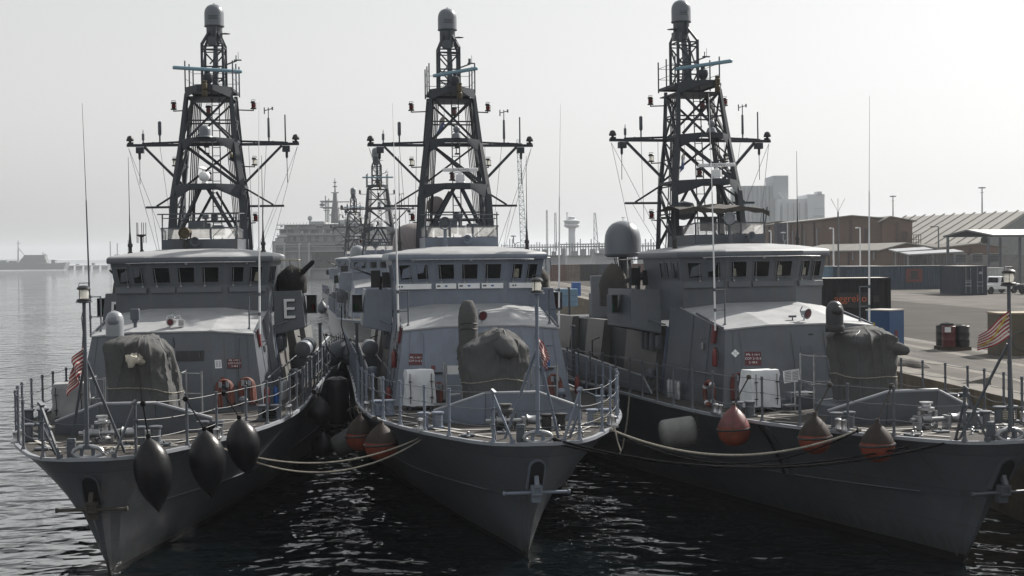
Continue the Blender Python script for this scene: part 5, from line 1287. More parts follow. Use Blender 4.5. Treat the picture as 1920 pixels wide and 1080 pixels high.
fender(715, 828, 37.5, 64, 70, 'faded orange buoy fender on the middle ship, nearest to its bow', BUOYGR, 'pear', (703, 785, 37.7), 0, band=BUOYOR)
fender(675, 812, 40.3, 54, 68, 'faded orange buoy fender on the middle ship, behind its twin', BUOYGR, 'pear', (668, 765, 40.6), 0, band=BUOYOR)
fender(648, 830, 43.5, 44, 50, 'grey cylinder fender low between hulls, beside the faded orange buoys', mat('dim_grey_fender', (.055, .058, .056), .6, var=.3), 'cyl', (655, 770, 43.6), R_(60))
fender(606, 833, 45.5, 44, 50, 'black fender floating low in the gap left of the grey cylinder fender', BLK, 'pear')
fender(1272, 811, 40.5, 56, 72, 'fat grey cylindrical fender lying on its side against the right ship', GRYFEN, 'cyl', (1306, 776, 40.6), R_(82))
fender(1376, 799, 37.5, 62, 76, 'red and orange buoy fender under a rope knot, leftmost of three on the right ship', mat('buoy_red_top', (.11, .026, .026), .5, var=.4, vscale=4), 'pear', (1404, 707, 37.8), 0, band=BUOYOR)
fender(1528, 815, 34.5, 62, 74, 'grey and orange buoy fender, middle one of three on the right ship', BUOYGR, 'pear', (1556, 722, 34.8), 0, band=BUOYOR)
fender(1645, 829, 33.0, 64, 76, 'grey and orange buoy fender nearest the right ship\'s bow', BUOYGR, 'pear', (1672, 724, 33.4), 0, band=BUOYOR)
fender(604, 576, 122, 19, 24, 'small round fender at the pale hull of the hazy ship astern', DKG, 'pear', (607, 560, 122))
def rope(a, b, sag, r, m_, label, n=22, side=(0, 0, 0), group=None):
    m = MB(); pts = []
    for i in range(n + 1):
        t = i / n; p = a.lerp(b, t); p.z -= sag * 4 * t * (1 - t); p += Vector(side) * sin(pi * t); pts.append(p)
    m.tube(pts, r, 6)
    for e in (a, b): m.lathe([(r, -.05), (r * 1.8, 0), (r, .05)], e, 8)
    tag(m.build('mooring_line', m_), label, 'rope', group)
g = 'mooring lines between the ships'
rope(atD(414, 839, 34.75), atD(795, 817, 36.9), .55, .022, ROPE, 'upper pale line sagging from the left ship to the middle ship', group=g)
rope(atD(416, 840, 34.75), atD(800, 818, 36.9), .78, .022, ROPE, 'lower pale line sagging from the left ship to the middle ship', group=g)
rope(atD(1146, 806, 36.0), atD(1612, 806, 33.4), .64, .030, ROPE, 'thick pale line from the middle ship to the right ship\'s chock', group=g)
rope(atD(1150, 808, 36.0), atD(1608, 808, 33.4), .82, .022, DKROPE, 'thin dark line just under the thick pale one between middle and right ships', group=g)
rope(atD(1040, 824, 33.3), atD(1792, 826, 32.2), .66, .032, DKROPE, 'upper black line from the middle ship\'s bow to the right ship\'s bow', group=g)
rope(atD(1044, 832, 33.3), atD(1700, 838, 32.6), .50, .024, DKROPE, 'lower black line leaving the middle ship\'s bow beneath another black line', group=g)
m = MB(); m.tube([atD(1180, 742, 45.5), atD(1176, 790, 45.4), atD(1167, 840, 45.2), atD(1160, 855, 45.0)], .03, 6); tag(m.build('hanging_rope', ROPE), 'pale rope hanging down the right ship\'s side beside the middle ship\'s bow', 'rope')
m = MB(); m.tube([atD(1152, 800, 35.9), atD(1158, 828, 35.8), atD(1164, 846, 35.7)], .022, 6); tag(m.build('hanging_rope', ROPE), 'short pale rope end hanging off the middle ship\'s bow', 'rope')
m = MB(); m.tube([atD(640, 575, 57), atD(640, 610, 57), atD(655, 665, 57), atD(632, 672, 57), atD(615, 655, 57), atD(606, 625, 57)], .025, 6); tag(m.build('mooring_line', DKROPE), 'dark looped line joining the left and middle ships by the pear fender', 'rope', g)

# ================================================================ things hung on or standing on the ships
def hose(k, side, p, z, w, h, label, m_=ORANGE, group='bundled fire hoses on the deckhouse fronts'):
    c, ux, uz = facet_pt(side, p, z, .10)
    m = MB()
    for i in range(5):
        r = w / 2 * (1 - .14 * i); t = h / 2
        pts = [c - ux * r - uz * (t * (.95 + .08 * sin(i * 2.1)))] + [c - ux * r * 1.02 + uz * t * .1]
        pts += [c + ux * (r * cos(a)) + uz * (t - r * 1.0 + r * sin(a)) for a in [pi - pi * q / 8 for q in range(9)]]
        pts += [c + ux * r * 1.02 + uz * t * .1, c + ux * r - uz * (t * (.9 + .1 * cos(i * 1.7)))]
        off = Vector((0, -.035 * (i % 3), 0)); m.tube([q + off for q in pts], .036, 6)
    o = m.build('fire_hose', m_); o.matrix_world = matship(k); tag(o, label, 'hose', group)
    for s in (-1, 1): m = MB(); a = c + ux * s * w * .22 + uz * h * .34 + Vector((0, -.13, 0)); m.box(a, (.09, .03, .17)); m.build('hose_tag', LTG, o)
    m = MB(); a = c - uz * h * .42 + ux * w * .3; m.cyl(a, a + ux * .16 + Vector((0, -.05, .05)), .035, .05, n=8); m.build('nozzle', BLKP, o)
hose('L', 1, 1.66, 3.62, .50, .84, 'orange fire hose bundle with two white tags on the left ship')
hose('L', 1, 2.30, 3.64, .46, .84, 'orange fire hose bundle without white tags, right of the tagged one on the left ship')
hose('C', -1, -1.46, 3.46, .26, .66, 'orange fire hose half hidden behind the middle ship\'s white covered locker')
hose('C', 1, 2.22, 3.55, .46, .78, 'orange fire hose bundle by the flag on the middle ship')
hose('R', -1, -2.32, 3.68, .42, .80, 'red fire hose bundle with a white tag, beside the right ship\'s life ring', mat('faded_red_hose', (.085, .014, .013), .7, var=.3, vscale=6))
def bottle(k, p, label, m_=RED):
    m = MB(); m.lathe([(.075, 0), (.085, .03), (.085, .42), (.06, .5), (.03, .53), (.03, .58)], p, 12); o = m.build('fire_extinguisher', m_); o.matrix_world = matship(k); tag(o, label, 'extinguisher', 'red extinguishers hung on the ships')
    m = MB(); m.bar(Vector(p) + Vector((0, 0, .58)), Vector(p) + Vector((.1, -.05, .56)), .03); m.tube([Vector(p) + Vector((.04, -.04, .56)), Vector(p) + Vector((.11, -.06, .4)), Vector(p) + Vector((.09, -.05, .2))], .014, 5); m.build('nozzle', BLKP, o)
bottle('L', (2.92, 10.25, 3.30), 'red extinguisher at the left ship\'s deckhouse corner beside a blue bottle')
bottle('L', (3.05, 11.6, 3.15), 'blue gas bottle standing behind the left ship\'s red extinguisher', BLUEP)
bottle('C', (2.95, 10.3, 3.35), 'red extinguisher by the orange hose on the middle ship')
bottle('C', (-2.98, 10.6, 3.12), 'red extinguisher low beside the white covered locker of the middle ship')
bottle('C', (-2.76, 11.3, 4.2), 'red cylinder high on the middle ship\'s side wall above the locker')
bottle('R', (-2.78, 11.15, 4.28), 'red cylinder with white band high on the right ship\'s side wall')
bottle('C', (3.0, 15.0, 4.3), 'red cylinder on the middle ship\'s far side wall next to the right ship')
# life ring
root = empty('life_ring'); root.matrix_world = matship('R') @ Matrix.Translation((-2.94, 11.1, 3.46)); tag(root, 'orange life ring with white bands on the right ship\'s side wall', 'life ring')
m = MB(); n = 28
for i in range(n):
    pass
m.tube([(-.05, .36 * cos(a), .36 * sin(a)) for a in [2 * pi * i / n for i in range(n + 1)]], .075, 10); m.build('ring', ORANGE, root)
m = MB()
for a in (.6, 2.2, 3.7, 5.3): m.tube([(-.05, .36 * cos(a + d), .36 * sin(a + d)) for d in (-.12, 0, .12)], .079, 10)
m.build('band', WHTCAN, root)
def locker(k, p, w, d, h, label, m_=WHTCAN, seed=1):
    root = empty('covered_locker'); root.matrix_world = matship(k) @ Matrix.Translation(p) @ Matrix.Rotation(R_(4), 4, 'Z'); tag(root, label, 'locker', 'covered lockers on the foredecks')
    m = MB(); n = 12; rows = []
    for j in range(10):
        t = j / 9; z = .12 + (h - .12) * t; r = []
        ch = .05 * max(0, (t - .88) / .12)
        fl = 1 + .03 * (1 - t)
        per = []
        hw, hd = (w / 2 - ch * .4) * fl, (d / 2 - ch) * fl
        for (x0, y0), (x1, y1) in (((-hw, -hd), (hw, -hd)), ((hw, -hd), (hw, hd)), ((hw, hd), (-hw, hd)), ((-hw, hd), (-hw, -hd))):
            for q in range(n): per.append(Vector((x0 + (x1 - x0) * q / n, y0 + (y1 - y0) * q / n, z)))
        for pnt in per:
            nz = noise.noise_vector(pnt * 2.3 + Vector((seed, 0, 0))) * .055 + noise.noise_vector(pnt * 6 + Vector((0, seed, 0))) * .02
            r.append(pnt + nz * (1 if j < 9 else .4))
        r.append(r[0]); rows.append(r)
    m.grid(rows); m.poly(rows[-1][:-1]); m.build('vinyl_cover', m_, root, angle=50)
    for x in (-.33, .33):
        m = MB()
        pts = [Vector((x * w / .9, -d / 2 * 1.02 - .05, z)) for z in (.2, h * .45, h * .75, h * .92)]; m.tube([q + Vector((.015 * sin(i * 2), 0, 0)) for i, q in enumerate(pts)], .013, 5)
        for z in (h * .32, h * .72): m.box((x * w / .9, -d / 2 - .06, z), (.10, .03, .03))
        m.build('strap', BLKP, root)
    m = MB()
    for x in (-.36, .36):
        for y in (-.25, .25): m.box((x * w, y, .06), (.06, .06, .16))
    m.box((0, 0, .12), (w * .9, d * .8, .06)); m.build('skid_frame', DKG, root)
locker('C', (-2.14, 9.15, 3.10), .88, .62, 1.20, 'white vinyl covered locker with black straps on the middle ship', seed=2)
locker('R', (-2.2, 9.15, 3.10), .92, .70, 1.20, 'white vinyl covered locker beside the hose bundle on the right ship', seed=6)
locker('L', (-2.5, 8.6, 3.10), .95, .75, 1.10, 'pale grey covered locker behind the flag on the left ship', mat('pale_grey_cover', (.26, .265, .27), .6, var=.1, bump=.3, bscale=5), seed=9)

# ---------------- jacks (striped flags) on the staffs
def flag(k, F, label, text=True, rows=13):
    root = None
    m = MB(); nu = 16
    for j in range(rows):
        m.cur = 0 if j % 2 == 0 else 1
        for q in range(2):
            v0, v1 = (j + q / 2) / rows, (j + (q + 1) / 2) / rows
            m.grid([[F(i / nu, v0) for i in range(nu + 1)], [F(i / nu, v1) for i in range(nu + 1)]])
    o = m.build('striped_flag', [mat('flag_red', (.30, .022, .035), .8, var=.2, vscale=8), mat('flag_white', (.62, .58, .54), .8, var=.1)], fix=False)
    o.matrix_world = matship(k); tag(o, label, 'flag', 'striped flags on the jackstaffs')
    nrm = (F(.6, .5) - F(.5, .5)).cross(F(.5, .6) - F(.5, .5)).normalized()
    if nrm.y > 0: nrm = -nrm
    m = MB(); pts = [F(u, v) + nrm * .012 for u, v in ((.08, .12), (.14, .20), (.26, .32), (.36, .36), (.46, .46), (.58, .56), (.66, .60), (.78, .72), (.88, .76), (.93, .70), (.97, .62))]
    if text: m.tube(pts, [.025, .028, .026, .024, .022, .02, .02, .018, .016, .012, .006], 6); m.build('serpent_emblem', YEL, o) if text else None
    if text:
        m = MB(); text_mb(m, 'DONT TREAD ON ME', (0, 0, 0), (1, 0, 0), (0, 0, 1), .092, 0, mapper=lambda x, y: F(min(1, max(0, .5 - x * .98)), .808 - y * 1.15) + nrm * .012)
        m.build('motto', mat('flag_white', (.62, .58, .54)), o, fix=False)
def FR(u, v):
    # hoist at the staff, flying to the photo's left, sinking towards the fly
    hx = Vector((-.05, .05, 6.22 - .60 * v)); fx = Vector((-.74, .25, 5.66 - .36 * v))
    p = hx.lerp(fx, u); p.x += .05 * v * (1 - u) ; p.y += .05 * sin(6 * u + 2 * v); p.z += .012 * sin(6 * u + 1) - .05 * u * (1 - u)
    return p
flag('R', FR, 'striped red and white flag flying open with its yellow snake and motto legible, right ship')
def FL(u, v):
    p = Vector((-.06 - .30 * u - .02 * sin(9 * v), .12 + .10 * sin(9 * u + 3 * v), 5.80 - .66 * v - .52 * u ** 1.2)); p.x += .05 * sin(8 * u + 4 * v)
    return p
flag('L', FL, 'striped red and white flag drooping from the left ship\'s jackstaff', False)
def FC(u, v):
    return Vector((.05 + .26 * u + .03 * sin(8 * v + 5 * u), .25 + .16 * u + .06 * sin(10 * u), 5.72 - .5 * v - .30 * u))
flag('C', FC, 'striped red and white flag half hidden behind the middle ship\'s jackstaff', False)
def pennant(k, p, w, h, mats, label):
    m = MB()
    for j, _ in enumerate(mats):
        m.cur = j; v0, v1 = j / len(mats), (j + 1) / len(mats)
        G = lambda u, v: Vector((p[0] + w * u * (.6 + .4 * v) + .03 * sin(5 * v + 6 * u), p[1] + .06 * sin(7 * u + 3 * v), p[2] - h * v - .5 * h * u))
        m.grid([[G(i / 8, v0) for i in range(9)], [G(i / 8, (v0 + v1) / 2) for i in range(9)], [G(i / 8, v1) for i in range(9)]])
    o = m.build('signal_flag', mats, fix=False); o.matrix_world = matship(k); tag(o, label, 'flag', 'signal flags in the mast rigging')
    m = MB(); m.cyl((p[0], p[1], p[2] + 1.2), (p[0], p[1], p[2] - h), .008, n=4); m.build('halyard', DKG, o)
NAVY = mat('flag_navy', (.02, .03, .10), .8); PBLUE = mat('flag_pale_blue', (.16, .22, .42), .8); WFL = mat('flag_white', (.62, .58, .54))
pennant('L', (.66, 19.4, 11.7), .26, .36, [YEL, NAVY], 'navy and yellow signal flag in the left ship\'s mast')
pennant('C', (-.30, 19.3, 13.1), -.30, .60, [WFL, PBLUE], 'white and pale blue signal flag in the middle ship\'s mast')
pennant('R', (-.50, 19.3, 11.6), -.18, .62, [WFL, PBLUE], 'white and blue signal flag in the right ship\'s mast')

# ================================================================ the quay side
def horizon(px): return CAM_HOR - sin(-CAM_ROLL) * (px - 960)
def zat(px, py, D): return atD(px, py, D).z
def container(c, L, W, H, rz, m_, label, doors=True, group='shipping containers on the quay', extra=None):
    """c is the ground corner nearest the camera; the long side runs along +x of the container, the door end along +y"""
    root = empty('shipping_container', c, (0, 0, rz)); tag(root, label, 'container', group)
    m = MB()
    def corr(a, b, out, n):
        pts = []
        for i in range(n):
            for f, o in ((0, 0), (.3, 0), (.5, -.045), (.8, -.045)):
                t = (i + f) / n; pts.append(a.lerp(b, t) + out * o)
        pts.append(b)
        m.grid([[p + Vector((0, 0, .14)) for p in pts], [p + Vector((0, 0, H - .1)) for p in pts]])
    P0, P1, P2, P3 = Vector((0, 0, 0)), Vector((L, 0, 0)), Vector((L, W, 0)), Vector((0, W, 0))
    corr(P0, P1, Vector((0, -1, 0)), int(L / .28)); corr(P2, P3, Vector((0, 1, 0)), int(L / .28)); corr(P1, P2, Vector((1, 0, 0)), int(W / .28))
    m.poly([P0 + Vector((.06, 0, .14)), P3 + Vector((.06, 0, .14)), P3 + Vector((.06, 0, H - .1)), P0 + Vector((.06, 0, H - .1))])
    m.build('corrugated_shell', m_, root)
    m = MB()
    for p in (P0, P1, P2, P3): m.box(p + Vector((0, 0, H / 2)), (.14, .14, H))
    for z in (.08, H - .06):
        m.box((L / 2, 0, z), (L - .15, .11, .12)); m.box((L / 2, W, z), (L - .15, .11, .12)); m.box((0, W / 2, z), (.11, W - .15, .12)); m.box((L, W / 2, z), (.11, W - .15, .12))
    m.build('container_frame', m_, root)
    m = MB(); m.box((L / 2, W / 2, H - .02), (L - .1, W - .1, .05)); m.build('container_roof', mat('dusty_lit_top', (.42, .40, .37), .8, var=.2), root)
    if doors:
        for q in (0, 1):
            m = MB(); m.box((-.02, W * (.26 + .48 * q), H / 2), (.05, W * .46, H - .3)); d = m.build('door', m_, root)
            m = MB()
            for y in (.16, .36): m.cyl((-.07, W * (y + .48 * q), .2), (-.07, W * (y + .48 * q), H - .15), .022, n=5)
            for z in (.9, 1.3): m.box((-.08, W * (.26 + .48 * q), z), (.03, W * .26, .05))
            m.build('lock_rod', ALU, d)
    return root
CB = mat('container_dark_blue', (.018, .026, .045), .55, spec=.18, var=.15, streak=.3)
CN = mat('container_blue', (.026, .048, .078), .55, spec=.18, var=.2, streak=.4)
CS = mat('container_sky_blue', (.15, .25, .34), .55, spec=.18, var=.12, streak=.3)
CG = mat('container_grey', (.16, .17, .175), .55, spec=.18, var=.12, streak=.3)
CK = mat('container_black', (.012, .013, .017), .55, spec=.18, var=.15, streak=.2)
CW = mat('container_white', (.40, .41, .41), .55, spec=.18, var=.1, streak=.3)
CR = mat('container_rust', (.13, .07, .06), .6, spec=.18, var=.25, streak=.4)
CBR = mat('container_brown', (.16, .13, .11), .6, spec=.18, var=.25, streak=.4)
# dark blue box with its doors towards us
c = atZ(1849, 553.0, QZ)
k = container(c, 6.06, 2.44, 2.9, R_(92), CB, 'dark blue container standing alone before the parked pickup')
m = MB(); text_mb(m, 'USAU 071485 0', (-.06, 1.75, 2.35), (0, 1, 0), (0, 0, 1), .17, .03); text_mb(m, '22G1', (-.06, 1.9, 2.1), (0, 1, 0), (0, 0, 1), .17, .03)
for z in (1.5, 1.25, 1.0): m.poly([(-.07, 1.5, z), (-.07, 2.1, z), (-.07, 2.1, z - .05), (-.07, 1.5, z - .05)])
m.box((-.06, .55, 2.2), (.02, .35, .26)); m.build('stencil_mark', LTG, k, fix=False)
# fix orientation so the door end faces right-front: long side recedes to the left
k.rotation_euler.z = R_(92)
c = atZ(1905, 549, QZ) + Vector((0, 3, 0)); container(c, 6.06, 2.44, 2.6, R_(92), CW, 'pale grey container with door rods, behind the white pickup')
c = atZ(1762, 541, QZ); kb = container(c, 11.0, 2.44, 2.75, R_(172), CN, 'long blue container with a red notice painted on its side', doors=False)
m = MB(); m.box((3.6, -.07, 1.62), (1.75, .03, 1.55)) if False else m.box((3.3, 2.5, 1.62), (1.9, .03, 1.6)); pn = m.build('painted_notice', mat('notice_red', (.11, .022, .018), .6), kb); m = MB(); m.box((3.3, 2.525, 1.75), (.8, .02, .8)); m.box((3.3, 2.525, 1.25), (1.3, .02, .14)); m.build('notice_figure', BLKP, pn)
c2 = atZ(1658, 541.5, QZ); container(c2, 6.06, 2.44, 2.75, R_(172), CN, 'blue container with pale door rods, butting the long blue one', doors=True)
c = atZ(1643, 541.0, QZ) + Vector((0, .5, 0)); kg = container(c, 2.6, 2.44, 2.8, R_(176), CG, 'grey container lettered along its top edge', doors=False)
m = MB(); text_mb(m, 'MAERSK', (1.25, 2.50, 2.45), (-1, 0, 0), (0, 0, 1), .5, .03); m.build('lettering', BLKP, kg, fix=False)
c = atZ(1606, 541.5, QZ) + Vector((0, .5, 0)); container(c, 6.06, 2.44, 2.8, R_(176), CS, 'sky blue container beside the grey lettered one', doors=False)
# generator container close to the right ship's bridge
D = 78.0; c = atD(1648, 519.5, D); c.z = QZ
ka = container(Vector((c.x, c.y, QZ)), 6.06, 2.44, zat(1648, 519.5, D) - QZ, R_(178), CK, 'black generator container with an orange name, behind the right ship\'s bridge', doors=False)
m = MB(); m.box((1.95, 2.51, 1.72), (1.75, .02, .82)); m.build('name_board', BLKP, ka)
for o in (ka,): o.rotation_euler.z = R_(178)
m = MB(); text_mb(m, 'aggreko', (2.12, 2.53, 1.80), (-1, 0, 0), (0, 0, 1), .56, .02); m.build('lettering', mat('orange_letter', (.42, .10, .03), .6), ka, fix=False)
m = MB(); m.box((.72, 2.51, 1.78), (.32, .03, .36)); m.build('vent_hatch', BLKP, ka)
# row of boxes far along the quay
row = [(1032, 28, CR, 'rust brown'), (1060, 27, CBR, 'tan brown'), (1088, 34, CK, 'charcoal'), (1123, 35, CB, 'slate blue'), (1186, 42, CR, 'maroon')]
for i, (px, w, mm, nm) in enumerate(row):
    D = 246; c = atD(px, 521, D); c.z = QZ
    container(c, w * D / CAM_F, 2.4, 2.95, R_(-2), mm, nm + ' container in the far row seen between the middle and right ships', doors=False, group='far row of containers')
# blue cabinet by the quay edge
c = atZ(1668, 668, QZ); Dc = c.y
w1, w2, hh = 32 * Dc / CAM_F, 28 * Dc / CAM_F, zat(1668, 583, Dc) - QZ
root = empty('switch_cabinet', c, (0, 0, R_(42))); tag(root, 'blue steel cabinet on legs at the quay edge behind the covered gun', 'cabinet')
BLC = mat('cabinet_blue', (.012, .06, .16), .45, var=.15)
m = MB(); m.box((.55, .55, .24 + (hh - .24) / 2), (1.1, 1.1, hh - .24)); m.build('cabinet_body', BLC, root, bevel=.02)
m = MB(); m.box((.55, .55, hh + .02), (1.16, 1.16, .05)); m.build('cabinet_top', mat('dusty_lit_top', (.42, .40, .37)), root)  # sunlit cabinet top painted as a pale sheet
m = MB(); m.box((-.015, .55, .24 + (hh - .24) / 2), (.03, 1.0, hh - .4)); d = m.build('door', BLC, root, bevel=.008)
m = MB(); m.box((-.04, .30, hh * .6), (.03, .05, .18)); m.build('handle', DKG, d)
m = MB(); m.box((-.035, .72, hh * .62), (.01, .12, .42)); m.build('warning_label', YEL, d)
m = MB(); m.box((.5, -.006, hh * .48), (.2, .012, .3)); m.build('warning_label', RED, root)
m = MB()
for x in (.12, .98):
    for y in (.12, .98): m.box((x, y, .14), (.1, .1, .28))
m.build('leg', DKG, root)
# pallet of oil drums
c = atZ(1792, 657, QZ); root = empty('pallet', c, (0, 0, R_(-4))); tag(root, 'wooden pallet under the oil drums on the quay', 'pallet')
m = MB()
for y in (0, .55, 1.1): m.box((0, y, .07), (1.32, .12, .12))
for i in range(7): m.box((-.6 + .2 * i, .55, .145), (.14, 1.25, .025))
m.build('pallet_boards', mat('pallet_wood', (.07, .055, .04), .9, var=.4), root)
for x, y, mm, nm in ((-.24, .18, mat('drum_red', (.085, .010, .014), .45, var=.2), 'red oil drum with a white label at the front of the pallet'), (.36, .18, BLKP, 'black oil drum at the front of the pallet, right of the red one'), (-.30, .82, BLKP, 'dark drum behind the red drum on the pallet'), (.38, .84, mat('drum_green', (.02, .04, .03), .5), 'dark green drum behind the black drum on the pallet')):
    m = MB(); m.lathe([(.27, 0), (.295, .01), (.295, .28), (.305, .30), (.295, .32), (.295, .60), (.305, .62), (.295, .64), (.295, .89), (.28, .90), (.27, .875), (.02, .87)], (0, 0, 0), 24)
    o = m.build('oil_drum', mm); o.location = c + Vector((x, y, .16)); tag(o, nm, 'drum', 'oil drums on the pallet')
    m = MB(); m.lathe([(.035, .87), (.035, .9)], (.15, -.1, 0), 8); m.build('bung', ALU, o)
    if x < -.2 and y < .3:
        m = MB(); m.grid([[Vector((.298 * sin(a), -.298 * cos(a), z)) for a in (-.9, -.6, -.3, 0)] for z in (.62, .86)]); m.build('paper_label', WHITE, o, fix=False)
m = MB(); m.lathe([(.3, 0), (.26, .08), (.1, .15), (.01, .16)], (0, 0, 0), 12, None, lambda a, t: 1 + .15 * sin(3 * a)); o = m.build('crumpled_bag', BLKCAN); o.location = c + Vector((-.15, .8, 1.06)); tag(o, 'crumpled black bag on top of the rear drum', 'bag')
# khaki bin at the edge of the photo
c = atZ(1876, 668, QZ); root = empty('site_box', c); tag(root, 'khaki steel box behind the right ship\'s flag', 'box')
m = MB(); m.box((1.0, .8, .85), (2.0, 1.5, 1.7)); m.build('box_shell', mat('khaki_steel', (.10, .085, .06), .7, var=.2), root, bevel=.02)
m = MB(); m.box((1.0, .8, 1.73), (2.06, 1.56, .06)); m.build('box_lid', mat('khaki_lid', (.26, .22, .15), .7), root)
m = MB(); m.tube([(.9 + .38 * cos(a), -.02, .62 + .38 * sin(a)) for a in [2 * pi * i / 20 for i in range(21)]], .02, 6); m.build('hose_ring', DKG, root)
# rubbish heap and low wedge on the quay edge
c = atZ(1705, 688, QZ); m = MB(); m.lathe([(.75, 0), (.6, .12), (.35, .24), (.05, .3)], (0, 0, 0), 14, None, lambda a, t: 1 + .25 * sin(3 * a + 1) + .1 * sin(7 * a)); o = m.build('tarpaulin_heap', BRNCAN); o.location = c; tag(o, 'dark tarpaulin heap on the quay under the blue cabinet', 'tarpaulin')
c = atZ(1838, 722, QZ); m = MB(); m.prism([(-.9, 0, 0), (.35, 0, 0), (.35, 0, .26)], (0, .6, 0)); o = m.build('ramp_wedge', CONC2, bevel=.01); o.location = c; tag(o, 'small concrete wedge on the quay edge', 'wedge')
# pickup and other vehicles
def pickup(c, rz, m_, label, name='pickup_truck', cat='pickup'):
    root = empty(name, c, (0, 0, rz)); tag(root, label, cat)
    m = MB(); prof = [(-2.6, .55), (-2.62, 1.02), (-.55, 1.04), (-.5, 1.06), (-.35, 1.70), (-.1, 1.78), (.75, 1.76), (1.35, 1.10), (2.45, .98), (2.62, .8), (2.62, .45), (-2.5, .42)]
    m.prism([(x, -.88, z) for x, z in prof], (0, 1.76, 0)); b = m.build('body', m_, root, bevel=.06, seg=3)
    m = MB()
    for s in (-.89, .89): m.poly([(-.28, s, 1.15), (.95, s, 1.15), (.72, s, 1.66), (-.16, s, 1.66)])
    m.poly([(-.49, -.7, 1.15), (-.49, .7, 1.15), (-.385, .62, 1.62), (-.385, -.62, 1.62)]); m.build('window', GLASS, root, fix=False)
    m = MB(); m.box((-1.55, 0, 1.05), (1.9, 1.5, .02)); m.build('load_bed', BLKP, root)
    for x in (-1.65, 1.65):
        for s in (-1, 1):
            m = MB(); m.lathe([(.2, -.1), (.36, -.11), (.38, -.07), (.38, .07), (.36, .11), (.2, .1)], (x, s * .8, .38), 18, (0, 1, 0)); w = m.build('wheel', BLK, root)
            m = MB(); m.lathe([(.03, 0), (.2, .01), (.2, .03), (.03, .04)], (x, s * .82, .38), 12, (0, s, 0)); m.build('rim', ALU, w)
    for s in (-1, 1):
        m = MB(); m.box((-2.61, s * .8, .88), (.06, .14, .26)); m.build('tail_light', RED, root)
    m = MB(); m.box((-2.66, 0, .52), (.12, 1.7, .14)); m.build('bumper', ALU, root)
    m = MB(); m.box((-2.635, 0, .72), (.02, .42, .12)); m.build('number_plate', YEL, root)
    return root
c = atZ(1829, 551.5, QZ); pickup(c + Vector((2.6, 1.4, 0)), R_(28), WHITE, 'white pickup truck parked beside the dark blue container')
c = atZ(1908, 551, QZ); pickup(c + Vector((2.0, -1.0, 0)), R_(200), CK, 'dark vehicle next to the white pickup at the photo edge', 'parked_car', 'car')
for px, py, nm, mm in ((1219, 527, 'white van standing by the far containers', WHITE),):
    c = atZ(px, py, QZ); root = empty('parked_van', c, (0, 0, R_(80))); tag(root, nm, 'van')
    m = MB(); m.prism([(-2.2, -.9, .35), (-2.2, -.9, 2.0), (1.3, -.9, 2.0), (2.0, -.9, 1.2), (2.3, -.9, 1.0), (2.3, -.9, .35)], (0, 1.8, 0)); m.build('body', mm, root, bevel=.08, seg=3)
    m = MB(); m.poly([(-2.21, -.7, 1.3), (-2.21, .7, 1.3), (-2.21, .7, 1.8), (-2.21, -.7, 1.8)]); m.build('window', GLASS, root, fix=False)
    for x in (-1.4, 1.5):
        m = MB()
        for s in (-1, 1): m.lathe([(.1, -.1), (.33, -.1), (.33, .1), (.1, .1)], (x, s * .8, .33), 14, (0, 1, 0))
        m.build('wheel', BLK, root)
for px, py, w, mm, nm in ((1062, 553, 1.9, CS, 'pale blue crate stacked on the quay behind the middle ship'), (1080, 536, 1.0, BLUEP, 'bright blue bin on the quay near the pale blue crate')):
    D = 120 if w > 1.5 else 150; c = atD(px, py, D); c.z = QZ
    m = MB(); m.box((0, 0, .75), (w, 1.2, 1.5)); m.box((0, -.62, .5), (w * .9, .04, .08)); m.box((0, -.62, 1.0), (w * .9, .04, .08)); o = m.build('crate', mm, bevel=.03); o.location = c; tag(o, nm, 'crate')

# ---------------- buildings
BRN = mat('brown_render', (.118, .077, .057), .8, var=.1, vscale=.3)
BRND = mat('brown_trim', (.06, .042, .038), .7, var=.15)
ROOFB = mat('beige_sheet_roof', (.20, .19, .172), .65, var=.1, vscale=.5)
def gable(p0, p1, dep, ze, zr, label, pil=5, rf=.5, name='warehouse'):
    """gable end between p0 and p1 (ground), running back along dep"""
    p0, p1, dep = Vector(p0), Vector(p1), Vector(dep)
    root = empty(name, p0); tag(root, label, 'building', 'brown harbour buildings')
    a, b = Vector((0, 0, 0)), p1 - p0; ridge = a.lerp(b, rf)
    Z = lambda p, z: Vector((p.x, p.y, z - p0.z))
    m = MB(); A, B, Rg = Z(a, ze), Z(b, ze), Z(ridge, zr)
    m.poly([a, b, B, Rg, A]); m.poly([a + dep, b + dep, B + dep, Rg + dep, A + dep]); m.poly([a, a + dep, A + dep, A]); m.poly([b, b + dep, B + dep, B]); w = m.build('wall', BRN, root)
    m = MB(); ov = dep.normalized() * .5; th = Vector((0, 0, .18)); sd_ = (b - a).normalized() * .5
    for e, s in ((A, -1), (B, 1)):
        q = [e - ov + sd_ * s, Rg - ov, Rg + dep + ov, e + dep + ov + sd_ * s]; m.hexa([p + Vector((0, 0, .02)) for p in q], [p + th for p in q])
    m.build('roof', ROOFB, root)
    m = MB(); n = (b - a).cross(Vector((0, 0, 1))).normalized()
    for i in range(pil):
        p = a + dep * ((i + .5) / pil); m.bar(p - (b - a).normalized() * .06, Z(p, ze - .2) - (b - a).normalized() * .06, .45, .2)
    p = a.lerp(b, .5); m.bar(p + n * .06, Z(p, ze) + n * .06, .4, .2); m.build('pilaster', BRND, root)
    m = MB()
    for i in range(pil):
        p = a + dep * ((i + .25) / pil) - (b - a).normalized() * .2; m.bar(Z(p, 4.5 + p0.z), Z(p, ze - 1.2), .18)
    m.build('downpipe', LTG, root)
    p = a.lerp(b, .8); m = MB(); m.bar(Z(p, ze - 4.4) + n * .05, Z(p, ze - 1.4) + n * .05, 1.4, .1); m.build('door', BRND, root)
    return root
